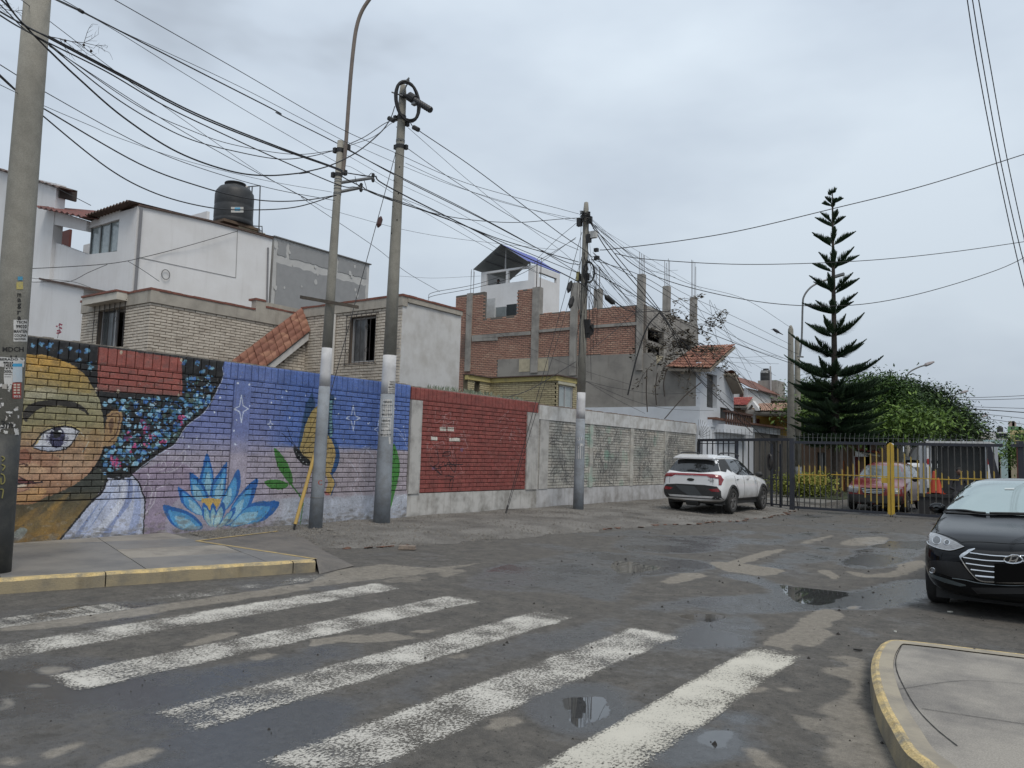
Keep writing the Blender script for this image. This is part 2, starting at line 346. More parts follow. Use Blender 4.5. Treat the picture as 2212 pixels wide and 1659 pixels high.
# =================================================================== ground and road
rng=np.random.default_rng(3)
RX0,RX1,RY0,RY1,RES=-14.,6.,-2.,34.,40.
def roadmask():
    W_,H_=int((RX1-RX0)*RES),int((RY1-RY0)*RES)
    dry=Canvas(W_,H_,(0,0,0));wet=Canvas(W_,H_,(0,0,0))
    def rp(pts,pix=gz):
        out=[]
        for x,y in pts:
            p=pix(x,y);out.append(((p.x-RX0)*RES,(p.y-RY0)*RES))
        return out
    S=lambda x,y:(x/1.49186,y/1.49186)
    za=lambda x,y:S(2000+x*.45208,1725+y*.45208);zl=lambda x,y:S(x*.45208,1725+y*.45208);zm=lambda x,y:S(1000+x*.45208,1725+y*.45208)
    def D(z,pts,a=1.,c=dry):c.poly(rp([z(*p) for p in smooth_pts(pts,5)]),(255,255,255),a)
    D(za,[(1020,780),(1130,710),(1230,660),(1290,600),(1420,535),(1500,530),(1580,565),(1540,610),(1450,665),(1510,690),(1460,740),(1370,795),(1240,775),(1180,820),(1130,800)])
    D(za,[(640,200),(720,190),(900,205),(1150,245),(1120,275),(1010,290),(850,270),(740,250)])
    D(za,[(770,190),(900,150),(1050,110),(1180,100),(1040,150),(900,195),(820,200)],.8)
    D(za,[(300,330),(420,275),(560,270),(610,290),(500,320),(400,345)],.7)
    D(za,[(1400,255),(1480,250),(1550,300),(1520,312),(1460,285)],.9)
    D(za,[(1600,255),(1700,265),(1800,280),(1950,255),(2000,205),(2150,180),(2140,240),(1990,290),(1850,300),(1720,300)],.85)
    D(za,[(1560,60),(1700,15),(1900,15),(1860,60),(1700,75)],.55)
    D(za,[(1280,50),(1440,10),(1520,0),(1420,40),(1330,60)],.5)
    D(za,[(1470,870),(1620,860),(1760,900),(1750,1000),(1700,1180),(1800,1300),(1850,1500),(1950,1659),(1500,1659),(1450,1500),(1560,1400),(1400,1250),(1520,1180),(1620,1050),(1430,960),(1640,930)],.6)
    D(za,[(1240,1290),(1400,1300),(1560,1390),(1480,1420),(1330,1380)],.5)
    D(za,[(890,1520),(960,1510),(1100,1600),(1180,1659),(1000,1659)],.75)
    D(za,[(870,1090),(1000,1075),(1070,1090),(960,1120)],.7);D(za,[(1110,1090),(1200,1085),(1270,1110),(1150,1115)],.7)
    D(za,[(1630,510),(1690,505),(1680,525),(1640,525)],.8)
    D(zl,[(280,1560),(420,1500),(600,1465),(560,1510),(400,1570),(330,1600)],.6)
    D(zl,[(720,1659),(850,1580),(980,1520),(1130,1530),(1050,1600),(900,1659)],.65)
    D(zl,[(0,1610),(130,1570),(170,1620),(40,1640)],.6);D(zl,[(0,1150),(60,1180),(50,1230),(0,1250)],.6)
    D(zl,[(230,960),(380,930),(530,940),(400,985),(300,990)],.5);D(zl,[(220,1075),(330,1060),(370,1075),(280,1095)],.5)
    D(zl,[(1250,780),(1400,745),(1560,700),(1700,690),(1560,745),(1400,780)],.7);D(zl,[(1750,880),(1900,840),(2000,850),(1880,890)],.6)
    D(zm,[(0,745),(150,730),(270,705),(420,715),(560,700),(740,735),(600,745),(380,760),(200,765),(60,790),(0,790)],.9)
    D(zm,[(700,690),(880,672),(900,690),(780,700)],.8);D(zm,[(1240,1380),(1330,1320),(1450,1300),(1510,1330),(1420,1370),(1320,1395)],.9)
    D(zm,[(1000,860),(1130,835),(1150,860),(1040,885)],.5);D(zm,[(520,320),(700,290),(860,300),(760,330),(600,340)],.4)
    D(zm,[(920,255),(1060,240),(1100,260),(950,300)],.5)
    # concrete gutter band beside the kerb, running on along the verge
    dry.poly(rp([zl(0,650),zl(700,560),zl(1500,440),zl(2212,335),zm(160,250),zm(520,205),zm(880,235),zm(1290,185),zm(900,265),zm(560,305),zm(0,370),zl(2212,390),zl(1400,510),zl(500,650),zl(0,690)]),(150,150,150),1)
    # damp sheets that mirror the sky
    for z,pts,a in [(za,[(0,130),(250,140),(600,190),(640,240),(420,270),(120,300),(0,330)],.8),(za,[(700,280),(1000,300),(1150,350),(1620,400),(1900,330),(2180,320),(2190,450),(1900,520),(1500,530),(1100,560),(700,560),(500,480),(700,440),(1050,400),(900,330)],1.),
                      (za,[(350,470),(600,430),(780,470),(620,540),(350,560),(150,520)],.6),(za,[(600,600),(950,580),(1000,700),(880,790),(500,800),(420,720)],.8),(za,[(1590,660),(1730,650),(1850,720),(1700,730)],.8),
                      (za,[(1020,210),(1250,110),(1500,90),(1550,160),(1300,220),(1100,240)],.6),(za,[(1560,180),(1800,70),(2160,40),(2150,130),(1900,230),(1650,240)],.9),
                      (za,[(0,20),(500,0),(900,30),(700,110),(300,130),(0,100)],.7),(za,[(640,1310),(830,1250),(1000,1320),(900,1350),(740,1340)],1.),
                      (za,[(350,1500),(560,1400),(900,1400),(950,1500),(800,1600),(400,1659),(250,1659)],1.),(zm,[(1500,1200),(1750,1100),(2100,1060),(2212,1250),(2100,1400),(1750,1420),(1600,1350)],1.),
                      (zm,[(1050,360),(1400,200),(2212,130),(2212,470),(1800,420),(1400,400)],.7),(zm,[(0,800),(350,770),(350,850),(100,900),(0,900)],.7),(zm,[(1100,840),(1350,760),(2100,600),(2212,640),(1800,800),(1300,960),(1000,1010),(750,1080),(600,1060)],.6),
                      (zm,[(640,1150),(850,1120),(880,1180),(700,1210)],1.),(zl,[(600,1080),(1300,980),(1900,880),(2212,830),(2212,930),(1700,1050),(1300,1180),(1000,1240),(700,1220),(400,1130)],.6),(zl,[(1100,1600),(1900,1350),(1950,1500),(1900,1659),(1200,1659)],.6),
                      (zm,[(0,1200),(700,1050),(1100,1000),(500,1240),(0,1420)],.4)]:
        D(z,pts,a,wet)
    # further wet patches towards the gate and outside the picture
    r=random.Random(4)
    for _ in range(110):
        x=r.uniform(-11,5);y=r.uniform(12,33) if r.random() < .65 else r.uniform(-2,3)
        c=wet
        a,b=r.uniform(.2,.9),r.uniform(.3,1.6)
        c.poly([((x-RX0+a*math.cos(t)*(1+.3*r.random()))*RES,(y-RY0+b*math.sin(t)*(1+.3*r.random()))*RES) for t in [i*.4 for i in range(16)]],(255,255,255),r.uniform(.25,.6) if c is wet else .35)
    out=Canvas(W_,H_,(0,0,0));out.a[...,0]=blur(dry.a[...,0],1);out.a[...,1]=blur(wet.a[...,0],4)
    pud=Canvas(W_,H_,(0,0,0))
    for z,pts in [(za,[(1130,355),(1220,362),(1380,378),(1560,400),(1640,425),(1560,455),(1480,492),(1350,498),(1240,470),(1180,415)]),(za,[(-60,190),(60,188),(160,205),(300,225),(240,250),(60,268),(-40,262)]),
                   (zm,[(1760,1190),(1850,1150),(1960,1160),(2080,1150),(2160,1200),(2120,1290),(2020,1320),(1940,1390),(1870,1350),(1850,1270)]),(za,[(520,1440),(620,1395),(780,1400),(850,1440),(780,1480),(700,1520),(590,1500)]),(za,[(420,570),(640,560),(760,580),(660,620),(500,610)])]:D(z,pts,1.,pud)
    out.a[...,2]=blur(pud.a[...,0],1)
    return out.image('road_wear',True)
def road_material():
    m=bpy.data.materials.new('asphalt');m.use_nodes=True;t=m.node_tree;N=t.nodes.new;l=t.links.new;b=t.nodes['Principled BSDF']
    geo=N('ShaderNodeNewGeometry');pos=geo.outputs['Position']
    def noise(sc,d=5,r=.6,v=pos):
        n=N('ShaderNodeTexNoise');n.inputs['Scale'].default_value=sc;n.inputs['Detail'].default_value=d;n.inputs['Roughness'].default_value=r;l(v,n.inputs['Vector']);return n
    def rng_(s,a,b_,c=0.,d=1.):
        n=N('ShaderNodeMapRange');n.inputs['From Min'].default_value=a;n.inputs['From Max'].default_value=b_;n.inputs['To Min'].default_value=c;n.inputs['To Max'].default_value=d;l(s,n.inputs['Value']);return n.outputs[0]
    def mth(op,a,b_):
        n=N('ShaderNodeMath');n.operation=op
        for i,v in enumerate((a,b_)):
            if isinstance(v,(int,float)):n.inputs[i].default_value=v
            else:l(v,n.inputs[i])
        return n.outputs[0]
    # warped lookup into the wear mask
    nw=noise(2.6,6,.6);vs_=N('ShaderNodeVectorMath');vs_.operation='SUBTRACT';l(nw.outputs['Color'],vs_.inputs[0]);vs_.inputs[1].default_value=(.5,.5,.5)
    vk=N('ShaderNodeVectorMath');vk.operation='SCALE';vk.inputs['Scale'].default_value=.22;l(vs_.outputs[0],vk.inputs[0])
    va=N('ShaderNodeVectorMath');va.operation='ADD';l(pos,va.inputs[0]);l(vk.outputs[0],va.inputs[1])
    mp_=N('ShaderNodeMapping');mp_.vector_type='POINT';mp_.inputs['Scale'].default_value=(1/(RX1-RX0),1/(RY1-RY0),1);mp_.inputs['Location'].default_value=(-RX0/(RX1-RX0),-RY0/(RY1-RY0),0);l(va.outputs[0],mp_.inputs[0])
    im=N('ShaderNodeTexImage');im.image=roadmask();im.extension='CLIP';l(mp_.outputs[0],im.inputs[0])
    sp=N('ShaderNodeSeparateXYZ');l(im.outputs['Color'],sp.inputs[0])
    big=noise(.55,6,.55).outputs['Fac'];med=noise(4,8,.7).outputs['Fac'];fine=noise(170,4,.7).outputs['Fac'];gr=noise(60,3,.6).outputs['Fac']
    dry=rng_(mth('MULTIPLY',sp.outputs['X'],rng_(med,.3,.55,.6,1.15)),.18,.62)
    wet0=mth('ADD',mth('MULTIPLY',sp.outputs['Y'],.46),rng_(big,.42,.7,0.,.45))
    wet=rng_(mth('ADD',wet0,mth('ADD',mth('MULTIPLY',med,.7),mth('MULTIPLY',noise(19,7,.8).outputs['Fac'],.5))),.80,1.14)
    wet=mth('MULTIPLY',wet,mth('SUBTRACT',1.,mth('MULTIPLY',sp.outputs['X'],.85)))
    c0=N('ShaderNodeMixRGB');l(rng_(med,.35,.7),c0.inputs[0]);c0.inputs[1].default_value=(.078,.074,.068,1);c0.inputs[2].default_value=(.138,.126,.110,1)
    c1=N('ShaderNodeMixRGB');l(wet,c1.inputs[0]);l(c0.outputs[0],c1.inputs[1]);c1.inputs[2].default_value=(.050,.051,.052,1)
    c2=N('ShaderNodeMixRGB');l(dry,c2.inputs[0]);l(c1.outputs[0],c2.inputs[1]);c2.inputs[2].default_value=(.215,.195,.165,1)
    vo=N('ShaderNodeTexVoronoi');vo.inputs['Scale'].default_value=24;l(pos,vo.inputs['Vector'])
    k1=rng_(fine,.3,.7,.55,1.5);pit=rng_(vo.outputs['Distance'],.04,.26,.12,1.)
    pit=mth('MAXIMUM',pit,rng_(gr,.46,.56,0.,1.));pit=mth('MULTIPLY',pit,rng_(noise(14,6,.75).outputs['Fac'],.3,.7,.72,1.28));pit=mth('MAXIMUM',pit,mth('MULTIPLY',dry,.85))
    kk=mth('MULTIPLY',k1,pit);sc_=N('ShaderNodeVectorMath');sc_.operation='SCALE';l(c2.outputs[0],sc_.inputs[0]);l(kk,sc_.inputs['Scale']);l(sc_.outputs[0],b.inputs['Base Color'])
    pud=rng_(mth('ADD',sp.outputs['Z'],mth('ADD',mth('MULTIPLY',med,.5),mth('MULTIPLY',noise(26,5,.8).outputs['Fac'],.9))),1.22,1.42)
    rough=mth('SUBTRACT',.78,mth('MULTIPLY',wet,.60));rough=mth('ADD',rough,mth('MULTIPLY',dry,.15));rough=mth('MULTIPLY',rough,mth('SUBTRACT',1.,mth('MULTIPLY',pud,.93)));l(rough,b.inputs['Roughness'])
    l(mth('ADD',.3,mth('MULTIPLY',wet,.65)),b.inputs['Specular IOR Level'])
    bp=N('ShaderNodeBump');bp.inputs['Distance'].default_value=.012;l(mth('MULTIPLY',mth('SUBTRACT',.9,mth('MULTIPLY',wet,.72)),mth('SUBTRACT',1.,pud)),bp.inputs['Strength']);l(mth('ADD',mth('MULTIPLY',fine,.7),mth('MULTIPLY',gr,.9)),bp.inputs['Height']);l(bp.outputs[0],b.inputs['Normal'])
    return m
ASPH=road_material()
g=MB();g.box((-400,-60,-1.2),(400,900,-.012));struct('ground',g,mat('soil',(.13,.11,.09),.95,scale=1.5,bump=.5))
g=MB();g.box((-12.4,-40,-.5),(40,120,0));road=struct('road',g,ASPH)
# worn zebra paint
def paint(name,col,lo,hi,sc=44.):
    m=bpy.data.materials.new(name);m.use_nodes=True;t=m.node_tree;N=t.nodes.new;l=t.links.new;b=t.nodes['Principled BSDF'];o=t.nodes['Material Output']
    geo=N('ShaderNodeNewGeometry');mp_=N('ShaderNodeMapping');mp_.inputs['Scale'].default_value=(1.5,.85,1);l(geo.outputs['Position'],mp_.inputs[0])
    n=N('ShaderNodeTexNoise');n.inputs['Scale'].default_value=sc;n.inputs['Detail'].default_value=9;n.inputs['Roughness'].default_value=.8;l(mp_.outputs[0],n.inputs['Vector'])
    n2=N('ShaderNodeTexNoise');n2.inputs['Scale'].default_value=2.4;n2.inputs['Detail'].default_value=5;l(geo.outputs['Position'],n2.inputs['Vector'])
    ad=N('ShaderNodeMath');ad.operation='MULTIPLY_ADD';l(n2.outputs['Fac'],ad.inputs[0]);ad.inputs[1].default_value=.42;l(n.outputs['Fac'],ad.inputs[2])
    eg=N('ShaderNodeAttribute');eg.attribute_name='edge';e2=N('ShaderNodeMath');e2.operation='MULTIPLY_ADD';l(eg.outputs['Fac'],e2.inputs[0]);e2.inputs[1].default_value=.13;e3=N('ShaderNodeMath');e3.operation='SUBTRACT';l(ad.outputs[0],e3.inputs[0]);e3.inputs[1].default_value=.13;l(e3.outputs[0],e2.inputs[2])
    r=N('ShaderNodeMapRange');r.inputs['From Min'].default_value=lo;r.inputs['From Max'].default_value=hi;l(e2.outputs[0],r.inputs['Value'])
    mx=N('ShaderNodeMixRGB');mx.inputs[1].default_value=(*[v*.62 for v in col],1);mx.inputs[2].default_value=(*col,1);l(n2.outputs['Fac'],mx.inputs[0]);l(mx.outputs[0],b.inputs['Base Color']);b.inputs['Roughness'].default_value=.75
    bp=N('ShaderNodeBump');bp.inputs['Strength'].default_value=.6;bp.inputs['Distance'].default_value=.01;l(n.outputs['Fac'],bp.inputs['Height']);l(bp.outputs[0],b.inputs['Normal'])
    tr=N('ShaderNodeBsdfTransparent');ms=N('ShaderNodeMixShader');l(r.outputs[0],ms.inputs[0]);l(tr.outputs[0],ms.inputs[1]);l(b.outputs[0],ms.inputs[2]);l(ms.outputs[0],o.inputs['Surface'])
    return m
PW=paint('worn_white_paint',(.60,.575,.52),.675,.73);PW2=paint('fresh_white_paint',(.62,.59,.51),.60,.68);PF=paint('faint_white_paint',(.6,.58,.53),.765,.82)
road['org']=(0,0,0)
def stripe(x0,x1,ya,yb,m,z=.004):
    r=random.Random(int(x0*100));mb=MB();n=40;A=[];B=[]
    for i in range(n+1):
        y=ya+(yb-ya)*i/n;A.append((x0+r.uniform(-.006,.006),y,z));B.append((x1+r.uniform(-.006,.006),y,z))
    e=.055;C_=[(a[0]+e,a[1],z) for a in A];D_=[(b[0]-e,b[1],z) for b in B];q=n+1
    mb.add(A+C_+D_+B,[(k*q+i,(k+1)*q+i,(k+1)*q+i+1,k*q+i+1) for k in range(3) for i in range(n)]);o=mb.build('crosswalk_stripe',m,road)
    at=o.data.attributes.new('edge','FLOAT','POINT');at.data.foreach_set('value',[0.]*q+[0. if i in (0,n) else 1. for i in range(q)]*2+[0.]*q);return o
stripe(-2.33,-1.88,-.5,7.0,PW2);stripe(-1.82,-1.55,-.5,3.8,PF)
stripe(-3.50,-2.95,2.65,6.95,PW);stripe(-4.62,-4.10,2.65,6.95,PW);stripe(-5.85,-5.32,2.6,6.95,PW);stripe(-7.02,-6.48,2.4,6.95,PW)
stripe(-8.02,-7.62,2.2,6.9,PF);stripe(-8.02,-7.55,1.6,4.2,PW)
# road edge dashes near the gate
for pts in ([(1835,1113),(1925,1104),(1922,1107),(1840,1117)],[(2088,1122),(2120,1116),(2125,1118),(2095,1125)]):
    mb=MB();q=[gz(x,y,.004) for x,y in pts];mb.add(q,[(0,1,2,3)]);mb.build('line_marking',PF,road)
# puddles
def puddle(pts,name='puddle',z=.004):
    mb=MB();sm=smooth_pts(pts,6);q=[gz(x,y,z) for x,y in sm];mb.add(q,[tuple(range(len(q)))])
    o=mb.build(name,PUD,None,loc=tuple(q[0]));tag(o,kind='structure');return o
PUD=bpy.data.materials.new('water');PUD.use_nodes=True;b_=PUD.node_tree.nodes['Principled BSDF'];b_.inputs['Base Color'].default_value=(.012,.012,.009,1);b_.inputs['Roughness'].default_value=.02;b_.inputs['IOR'].default_value=1.45
za=lambda x,y:((2000+x*.45208)/1.49186,(1725+y*.45208)/1.49186);zm=lambda x,y:((1000+x*.45208)/1.49186,(1725+y*.45208)/1.49186)
# ------------------------------------------------------------------ left corner pavement
CONC=mat('pavement_concrete',(.285,.262,.228),.75,(.14,.13,.12),1.7,.95,.35,90,speck=.18)
CONC2=mat('pavement_concrete_damp',(.21,.20,.185),.5,(.12,.12,.12),1.6,.8,.3,90,speck=.12)
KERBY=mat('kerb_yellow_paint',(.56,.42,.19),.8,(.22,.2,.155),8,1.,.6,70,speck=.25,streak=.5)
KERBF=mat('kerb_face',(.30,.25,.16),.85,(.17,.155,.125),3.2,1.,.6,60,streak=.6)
KZ=.15
C1=gz(-420,1331);C0=gz(0,1284);C2=gz(682,1236)      # kerb foot line
kx=lambda y:-9.35+(y-3.3)*.36   # slanted kerb line, road side
KA=Vector((-12.3,-5,0));
edge=[Vector((C1.x,C1.y,0)),Vector((C0.x,C0.y,0)),Vector((C2.x,C2.y,0))]
e_dir=(edge[2]-edge[1]).normalized();e_n=Vector((-e_dir.y,e_dir.x,0))      # towards the wall
L0=edge[1]-e_dir*6;L1=edge[2]
pav=MB();inn=.16
ramp_top=gz(425,1168,KZ)
poly=[L0+e_n*inn,L1+e_n*inn,Vector((ramp_top.x,ramp_top.y,0)),Vector((-12.4,ramp_top.y+.3,0)),Vector((-12.4,L0.y-1,0))]
pav.slab([(p.x,p.y,-.2) for p in poly],(0,0,KZ+.2-.012));pavo=struct('pavement',pav,mat('joint_dirt',(.05,.045,.04),.95));pavo['org']=(0,0,0)
# slabs clipped to the polygon
def clip(poly_,a,n):   # keep side where (p-a).n >= 0
    out=[]
    for i in range(len(poly_)):
        p,q=poly_[i],poly_[(i+1) % len(poly_)];dp,dq=(p-a).dot(n),(q-a).dot(n)
        if dp >= 0:out.append(p)
        if dp*dq < 0:out.append(p+(q-p)*(dp/(dp-dq)))
    return out
def slabs(parent,poly_,o,d,su,sv,nu,nv,z,mats,gap=.012,th=.05,name='paving_slab',rr=random.Random(2)):
    n=Vector((-d.y,d.x,0))
    for i in range(-nu,nu):
        for j in range(-nv,nv):
            c=[o+d*(su*i+gap/2)+n*(sv*j+gap/2),o+d*(su*(i+1)-gap/2)+n*(sv*j+gap/2),o+d*(su*(i+1)-gap/2)+n*(sv*(j+1)-gap/2),o+d*(su*i+gap/2)+n*(sv*(j+1)-gap/2)]
            for k in range(len(poly_)):
                a,b=poly_[k],poly_[(k+1) % len(poly_)];t_=(b-a).normalized();c=clip(c,a,Vector((-t_.y,t_.x,0))) if c else c
            if len(c) < 3:continue
            rr=random.Random(i*31+j*7+500);zz=z+rr.uniform(-.003,.003);mb=MB();mb.slab([(p.x,p.y,zz-th) for p in c],(0,0,th));mb.build(name,rr.choice(mats),parent)
slabs(pavo,[poly[0],poly[1],poly[2]],edge[1]+e_n*inn,e_dir,1.45,1.0,8,8,KZ,[CONC,CONC,CONC2]);slabs(pavo,[poly[0],poly[2],poly[3],poly[4]],edge[1]+e_n*inn,e_dir,1.45,1.0,8,8,KZ,[CONC,CONC,CONC2])
# kerb stones
kp=MB();r=random.Random(9);y=0
tot=(L1-L0).length;s0=0
while s0 < tot-.05:
    s1=min(tot,s0+r.choice([1.9,2.2,2.6]));kb=MB();n=12;tops=[];
    for i in range(n):
        a=s0+.006+(s1-s0-.012)*i/n;b=s0+.006+(s1-s0-.012)*(i+1)/n
        P=[L0+e_dir*a,L0+e_dir*b];j0=.004*math.sin(a*9);j1=.004*math.sin(b*9)
        q=lambda P_,off,z:(P_.x+e_n.x*off,P_.y+e_n.y*off,z)
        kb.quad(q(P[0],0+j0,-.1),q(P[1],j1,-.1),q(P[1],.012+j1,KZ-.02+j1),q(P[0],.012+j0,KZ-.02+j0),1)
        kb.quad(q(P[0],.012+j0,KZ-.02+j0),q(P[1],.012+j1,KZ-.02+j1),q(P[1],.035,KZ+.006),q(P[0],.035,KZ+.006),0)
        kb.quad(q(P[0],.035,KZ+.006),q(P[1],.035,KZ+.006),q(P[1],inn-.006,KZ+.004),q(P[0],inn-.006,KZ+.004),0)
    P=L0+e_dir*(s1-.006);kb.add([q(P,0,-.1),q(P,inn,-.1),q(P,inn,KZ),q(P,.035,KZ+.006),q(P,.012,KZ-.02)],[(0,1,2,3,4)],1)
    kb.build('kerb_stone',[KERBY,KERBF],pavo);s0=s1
# yellow line along the ramp edge of the slab
mb=MB();a,b,c=gz(682,1207,KZ+.004),gz(425,1168,KZ+.004),gz(600,1147,KZ+.004)
for p,q_ in ((a,b),(b,c)):
    d=(q_-p).normalized();n=Vector((-d.y,d.x,0))*.035;mb.quad(p-n,q_-n,q_+n,p+n)
YP=mat('yellow_line_paint',(.42,.31,.13),.8,(.2,.18,.14),8,.9,.4,80)
mb.build('yellow_line',YP,pavo)
# ochre stain puddles on the slabs near the wall
# ------------------------------------------------------------------ ramp and verge
RAMP=mat('ramp_concrete',(.15,.135,.12),.8,(.09,.085,.08),3,.8,.6,110,speck=.25)
mb=MB()
rp=[gz(683,1207,KZ-.004),gz(425,1169,KZ-.004),gz(600,1146,KZ-.004),gz(640,1150,.12),gz(700,1190,.06),gz(765,1222,.012),gz(690,1240,.004)]
mb.add(rp,[tuple(range(len(rp)))[::-1]]);tag(mb.build('ramp',RAMP,None,loc=tuple(rp[0])),kind='structure')
DIRT=mat('gravel_dirt',(.175,.165,.15),.9,(.07,.063,.056),.9,.95,.9,75,speck=.6)
# verge: a gently domed strip between wall and road, broken outer edge
mb=MB();ny,nx=90,18;vs=[]
edgeX=[(8.0,-10.5),(8.8,-9.9),(9.4,-9.4),(10.5,-9.2),(12,-8.9),(14,-8.6),(17,-8.3),(19,-7.7),(21,-7.3),(24,-7.2),(27.2,-7.6),(34,-7.9),(60,-7.9)]
from bisect import bisect
def ex(y):
    i=min(max(bisect([e[0] for e in edgeX],y)-1,0),len(edgeX)-2);a,b=edgeX[i],edgeX[i+1];return a[1]+(b[1]-a[1])*max(0,min(1,(y-a[0])/(b[0]-a[0])))
r=random.Random(12)
for i in range(ny+1):
    yy=7.2+(60-7.2)*(i/ny)**1.6
    for j in range(nx+1):
        t_=j/nx;X_=-12.42+(ex(yy)+.12*math.sin(yy*3.1)+.08*math.sin(yy*7.7)+12.42)*t_
        z_=.13*(1-t_**3)+.012*math.sin(yy*2.3+X_*3)+r.uniform(-.006,.006) if j < nx else .002
        if yy < 9.6:z_=min(z_,.02+.11*max(0,(1-t_)))
        vs.append((X_,yy,max(z_,.002)))
mb.add(vs,[(i*(nx+1)+j,i*(nx+1)+j+1,(i+1)*(nx+1)+j+1,(i+1)*(nx+1)+j) for i in range(ny) for j in range(nx)]);verge=struct('verge',mb,DIRT,True)
def verge_z(x,y):t_=(x+12.42)/(ex(y)+12.42);return max(.002,.13*(1-max(0,min(1,t_))**3)+.012*math.sin(y*2.3+x*3))
# gravel
PEB=mat('pebbles',(.19,.175,.155),.9,(.07,.065,.06),20,.9)
mb=MB();r=random.Random(21)
for _ in range(9000):
    yy=7.6+24*r.random()**1.5;X_=r.uniform(-12.3,ex(yy)+.5*r.random()**3);s_=r.uniform(.006,.02)*(1+r.random()**6*2);z_=verge_z(X_,yy)
    a=r.uniform(0,6.3);pts=[(X_+s_*math.cos(a+k*2.1)*r.uniform(.7,1.2),yy+s_*math.sin(a+k*2.1)*r.uniform(.7,1.2),z_-.004) for k in range(3)]
    mb.add(pts+[(X_,yy,z_+s_*.8)],[(0,1,3),(1,2,3),(2,0,3)])
tag(mb.build('gravel',PEB),'loose grey gravel scattered over the dirt verge','gravel',kind='stuff')
mb=MB()
for _ in range(2600):
    yy=r.uniform(2.2,27);X_=r.uniform(-7.8,2.5)
    if yy < 4 and X_ > -1:continue
    s_=r.uniform(.002,.007)*(1+2.0*r.random()**8)*(1+yy/25);a=r.uniform(0,6)
    mb.add([(X_+s_*math.cos(a+k*2.1),yy+s_*math.sin(a+k*2.1),.0) for k in range(3)]+[(X_,yy,s_)],[(0,1,3),(1,2,3),(2,0,3)])
tag(mb.build('road_grit',mat('grit',(.03,.027,.024),.95)),'dark grit and leaf crumbs scattered on the damp asphalt','grit',kind='stuff')
# broken red brick edging of the verge
RB=mat('edging_brick',(.15,.075,.05),.95,(.06,.05,.042),7,.95,.7,60)
k=0
for (y0,y1,st) in ((8.9,10.0,.13),(15.5,26.5,.21)):
    yy=y0
    while yy < y1:
        if r.random() < .8:
            X_=ex(yy)+.12*math.sin(yy*3.1)+.02;mb=MB();mb.box((-.04,-.08,-.02),(.04,.08,.018));mb.v=[tuple(Matrix.Rotation(r.uniform(-.5,.5),3,'Z') @ (Vector(v)*r.uniform(.5,1.3))) for v in mb.v]
            mb.v=[(v[0]+X_,v[1]+yy,max(.0,v[2])+.006) for v in mb.v];mb.build('edging_brick',RB,verge_p) if False else None
            o=mb.build('edging_brick',RB,None);o.parent=verge
        yy += st*r.uniform(.9,1.6)
# stray things on the verge
p=gz(880,1180,.06)
mb=MB();M=Matrix.Translation((p.x,p.y,verge_z(p.x,p.y)+.03)) @ Matrix.Rotation(R_(35),4,'Z');mb.box((-.14,-.06,-.03),(.14,.06,.03));mb.v=[tuple(M @ (Vector(v)*r.uniform(.92,1.05))) for v in mb.v]
tag(mb.build('loose_brick',mat('dusty_brick',(.26,.21,.17),.9,(.12,.1,.09),14,.8,.5),None,loc=tuple(p)),'single dusty brick lying loose on the gravel verge in front of the coil pole','brick')
p=gz(2660*.0+1788,1407,.0) if False else gz(2265*.8,1407)
# ------------------------------------------------------------------ right corner pavement (curved kerb)
p2_=[]
ks=[(2212,1659+60),(1975,1659),(1935,1600),(1905,1550),(1888,1500),(1880,1455),(1882,1425),(1895,1408),(1925,1403),(2000,1408),(2100,1417),(2212,1428)]
top=[gz(x,y-0,KZ) for x,y in [(1975+30,1659),(1955,1618),(1925,1568),(1900,1520),(1885,1470),(1882,1430),(1895,1398),(1920,1382),(2000,1388),(2100,1400),(2212,1413)]]
first=top[0]+(top[0]-top[1])*4;last=top[-1]+(top[-1]-top[-2])*9
line=curve3([first]+top+[last],5)
cc=Vector((1.5,3.6,KZ))
def off2(pts,d_):
    out=[]
    for i,p in enumerate(pts):
        t_=(pts[min(i+1,len(pts)-1)]-pts[max(i-1,0)]).normalized();n=Vector((t_.y,-t_.x,0))
        if n.dot(cc-p) < 0:n=-n
        out.append(p+n*d_)
    return out
li=off2(line,.15);lf=off2(line,-.012)
mb=MB();pp=li+[Vector((9,li[-1].y,KZ)),Vector((9,-2,KZ)),Vector((li[0].x,-2,KZ))]
mb.slab([(p.x,p.y,-.2) for p in pp],(0,0,KZ+.2-.006));pr=tag(mb.build('pavement',CONC),kind='structure');pr['org']=(0,0,0)
hull=[Vector((p.x,p.y,0)) for p in [li[0],*li[2:-1:2],li[-1],Vector((6,li[-1].y,0)),Vector((6,li[0].y,0))]]
if sum((hull[i].x*hull[(i+1) % len(hull)].y-hull[(i+1) % len(hull)].x*hull[i].y) for i in range(len(hull))) < 0:hull.reverse()
mb=MB()
mb2=MB();L_=len(line)
for i in range(L_-1):
    q=lambda A,z:(A.x,A.y,z)
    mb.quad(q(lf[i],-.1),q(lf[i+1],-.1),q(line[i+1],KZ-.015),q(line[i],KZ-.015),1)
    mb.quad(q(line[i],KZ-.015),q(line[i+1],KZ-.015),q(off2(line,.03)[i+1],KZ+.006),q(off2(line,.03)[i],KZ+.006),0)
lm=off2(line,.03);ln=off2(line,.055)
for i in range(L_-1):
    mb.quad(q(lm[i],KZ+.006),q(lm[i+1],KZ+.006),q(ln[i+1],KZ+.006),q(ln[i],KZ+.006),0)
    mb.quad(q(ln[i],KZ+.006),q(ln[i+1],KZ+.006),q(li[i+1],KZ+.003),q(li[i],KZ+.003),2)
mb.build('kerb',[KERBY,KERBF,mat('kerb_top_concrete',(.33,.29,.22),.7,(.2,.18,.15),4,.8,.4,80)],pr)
CR_=mat('crack',(.03,.028,.026),.95)
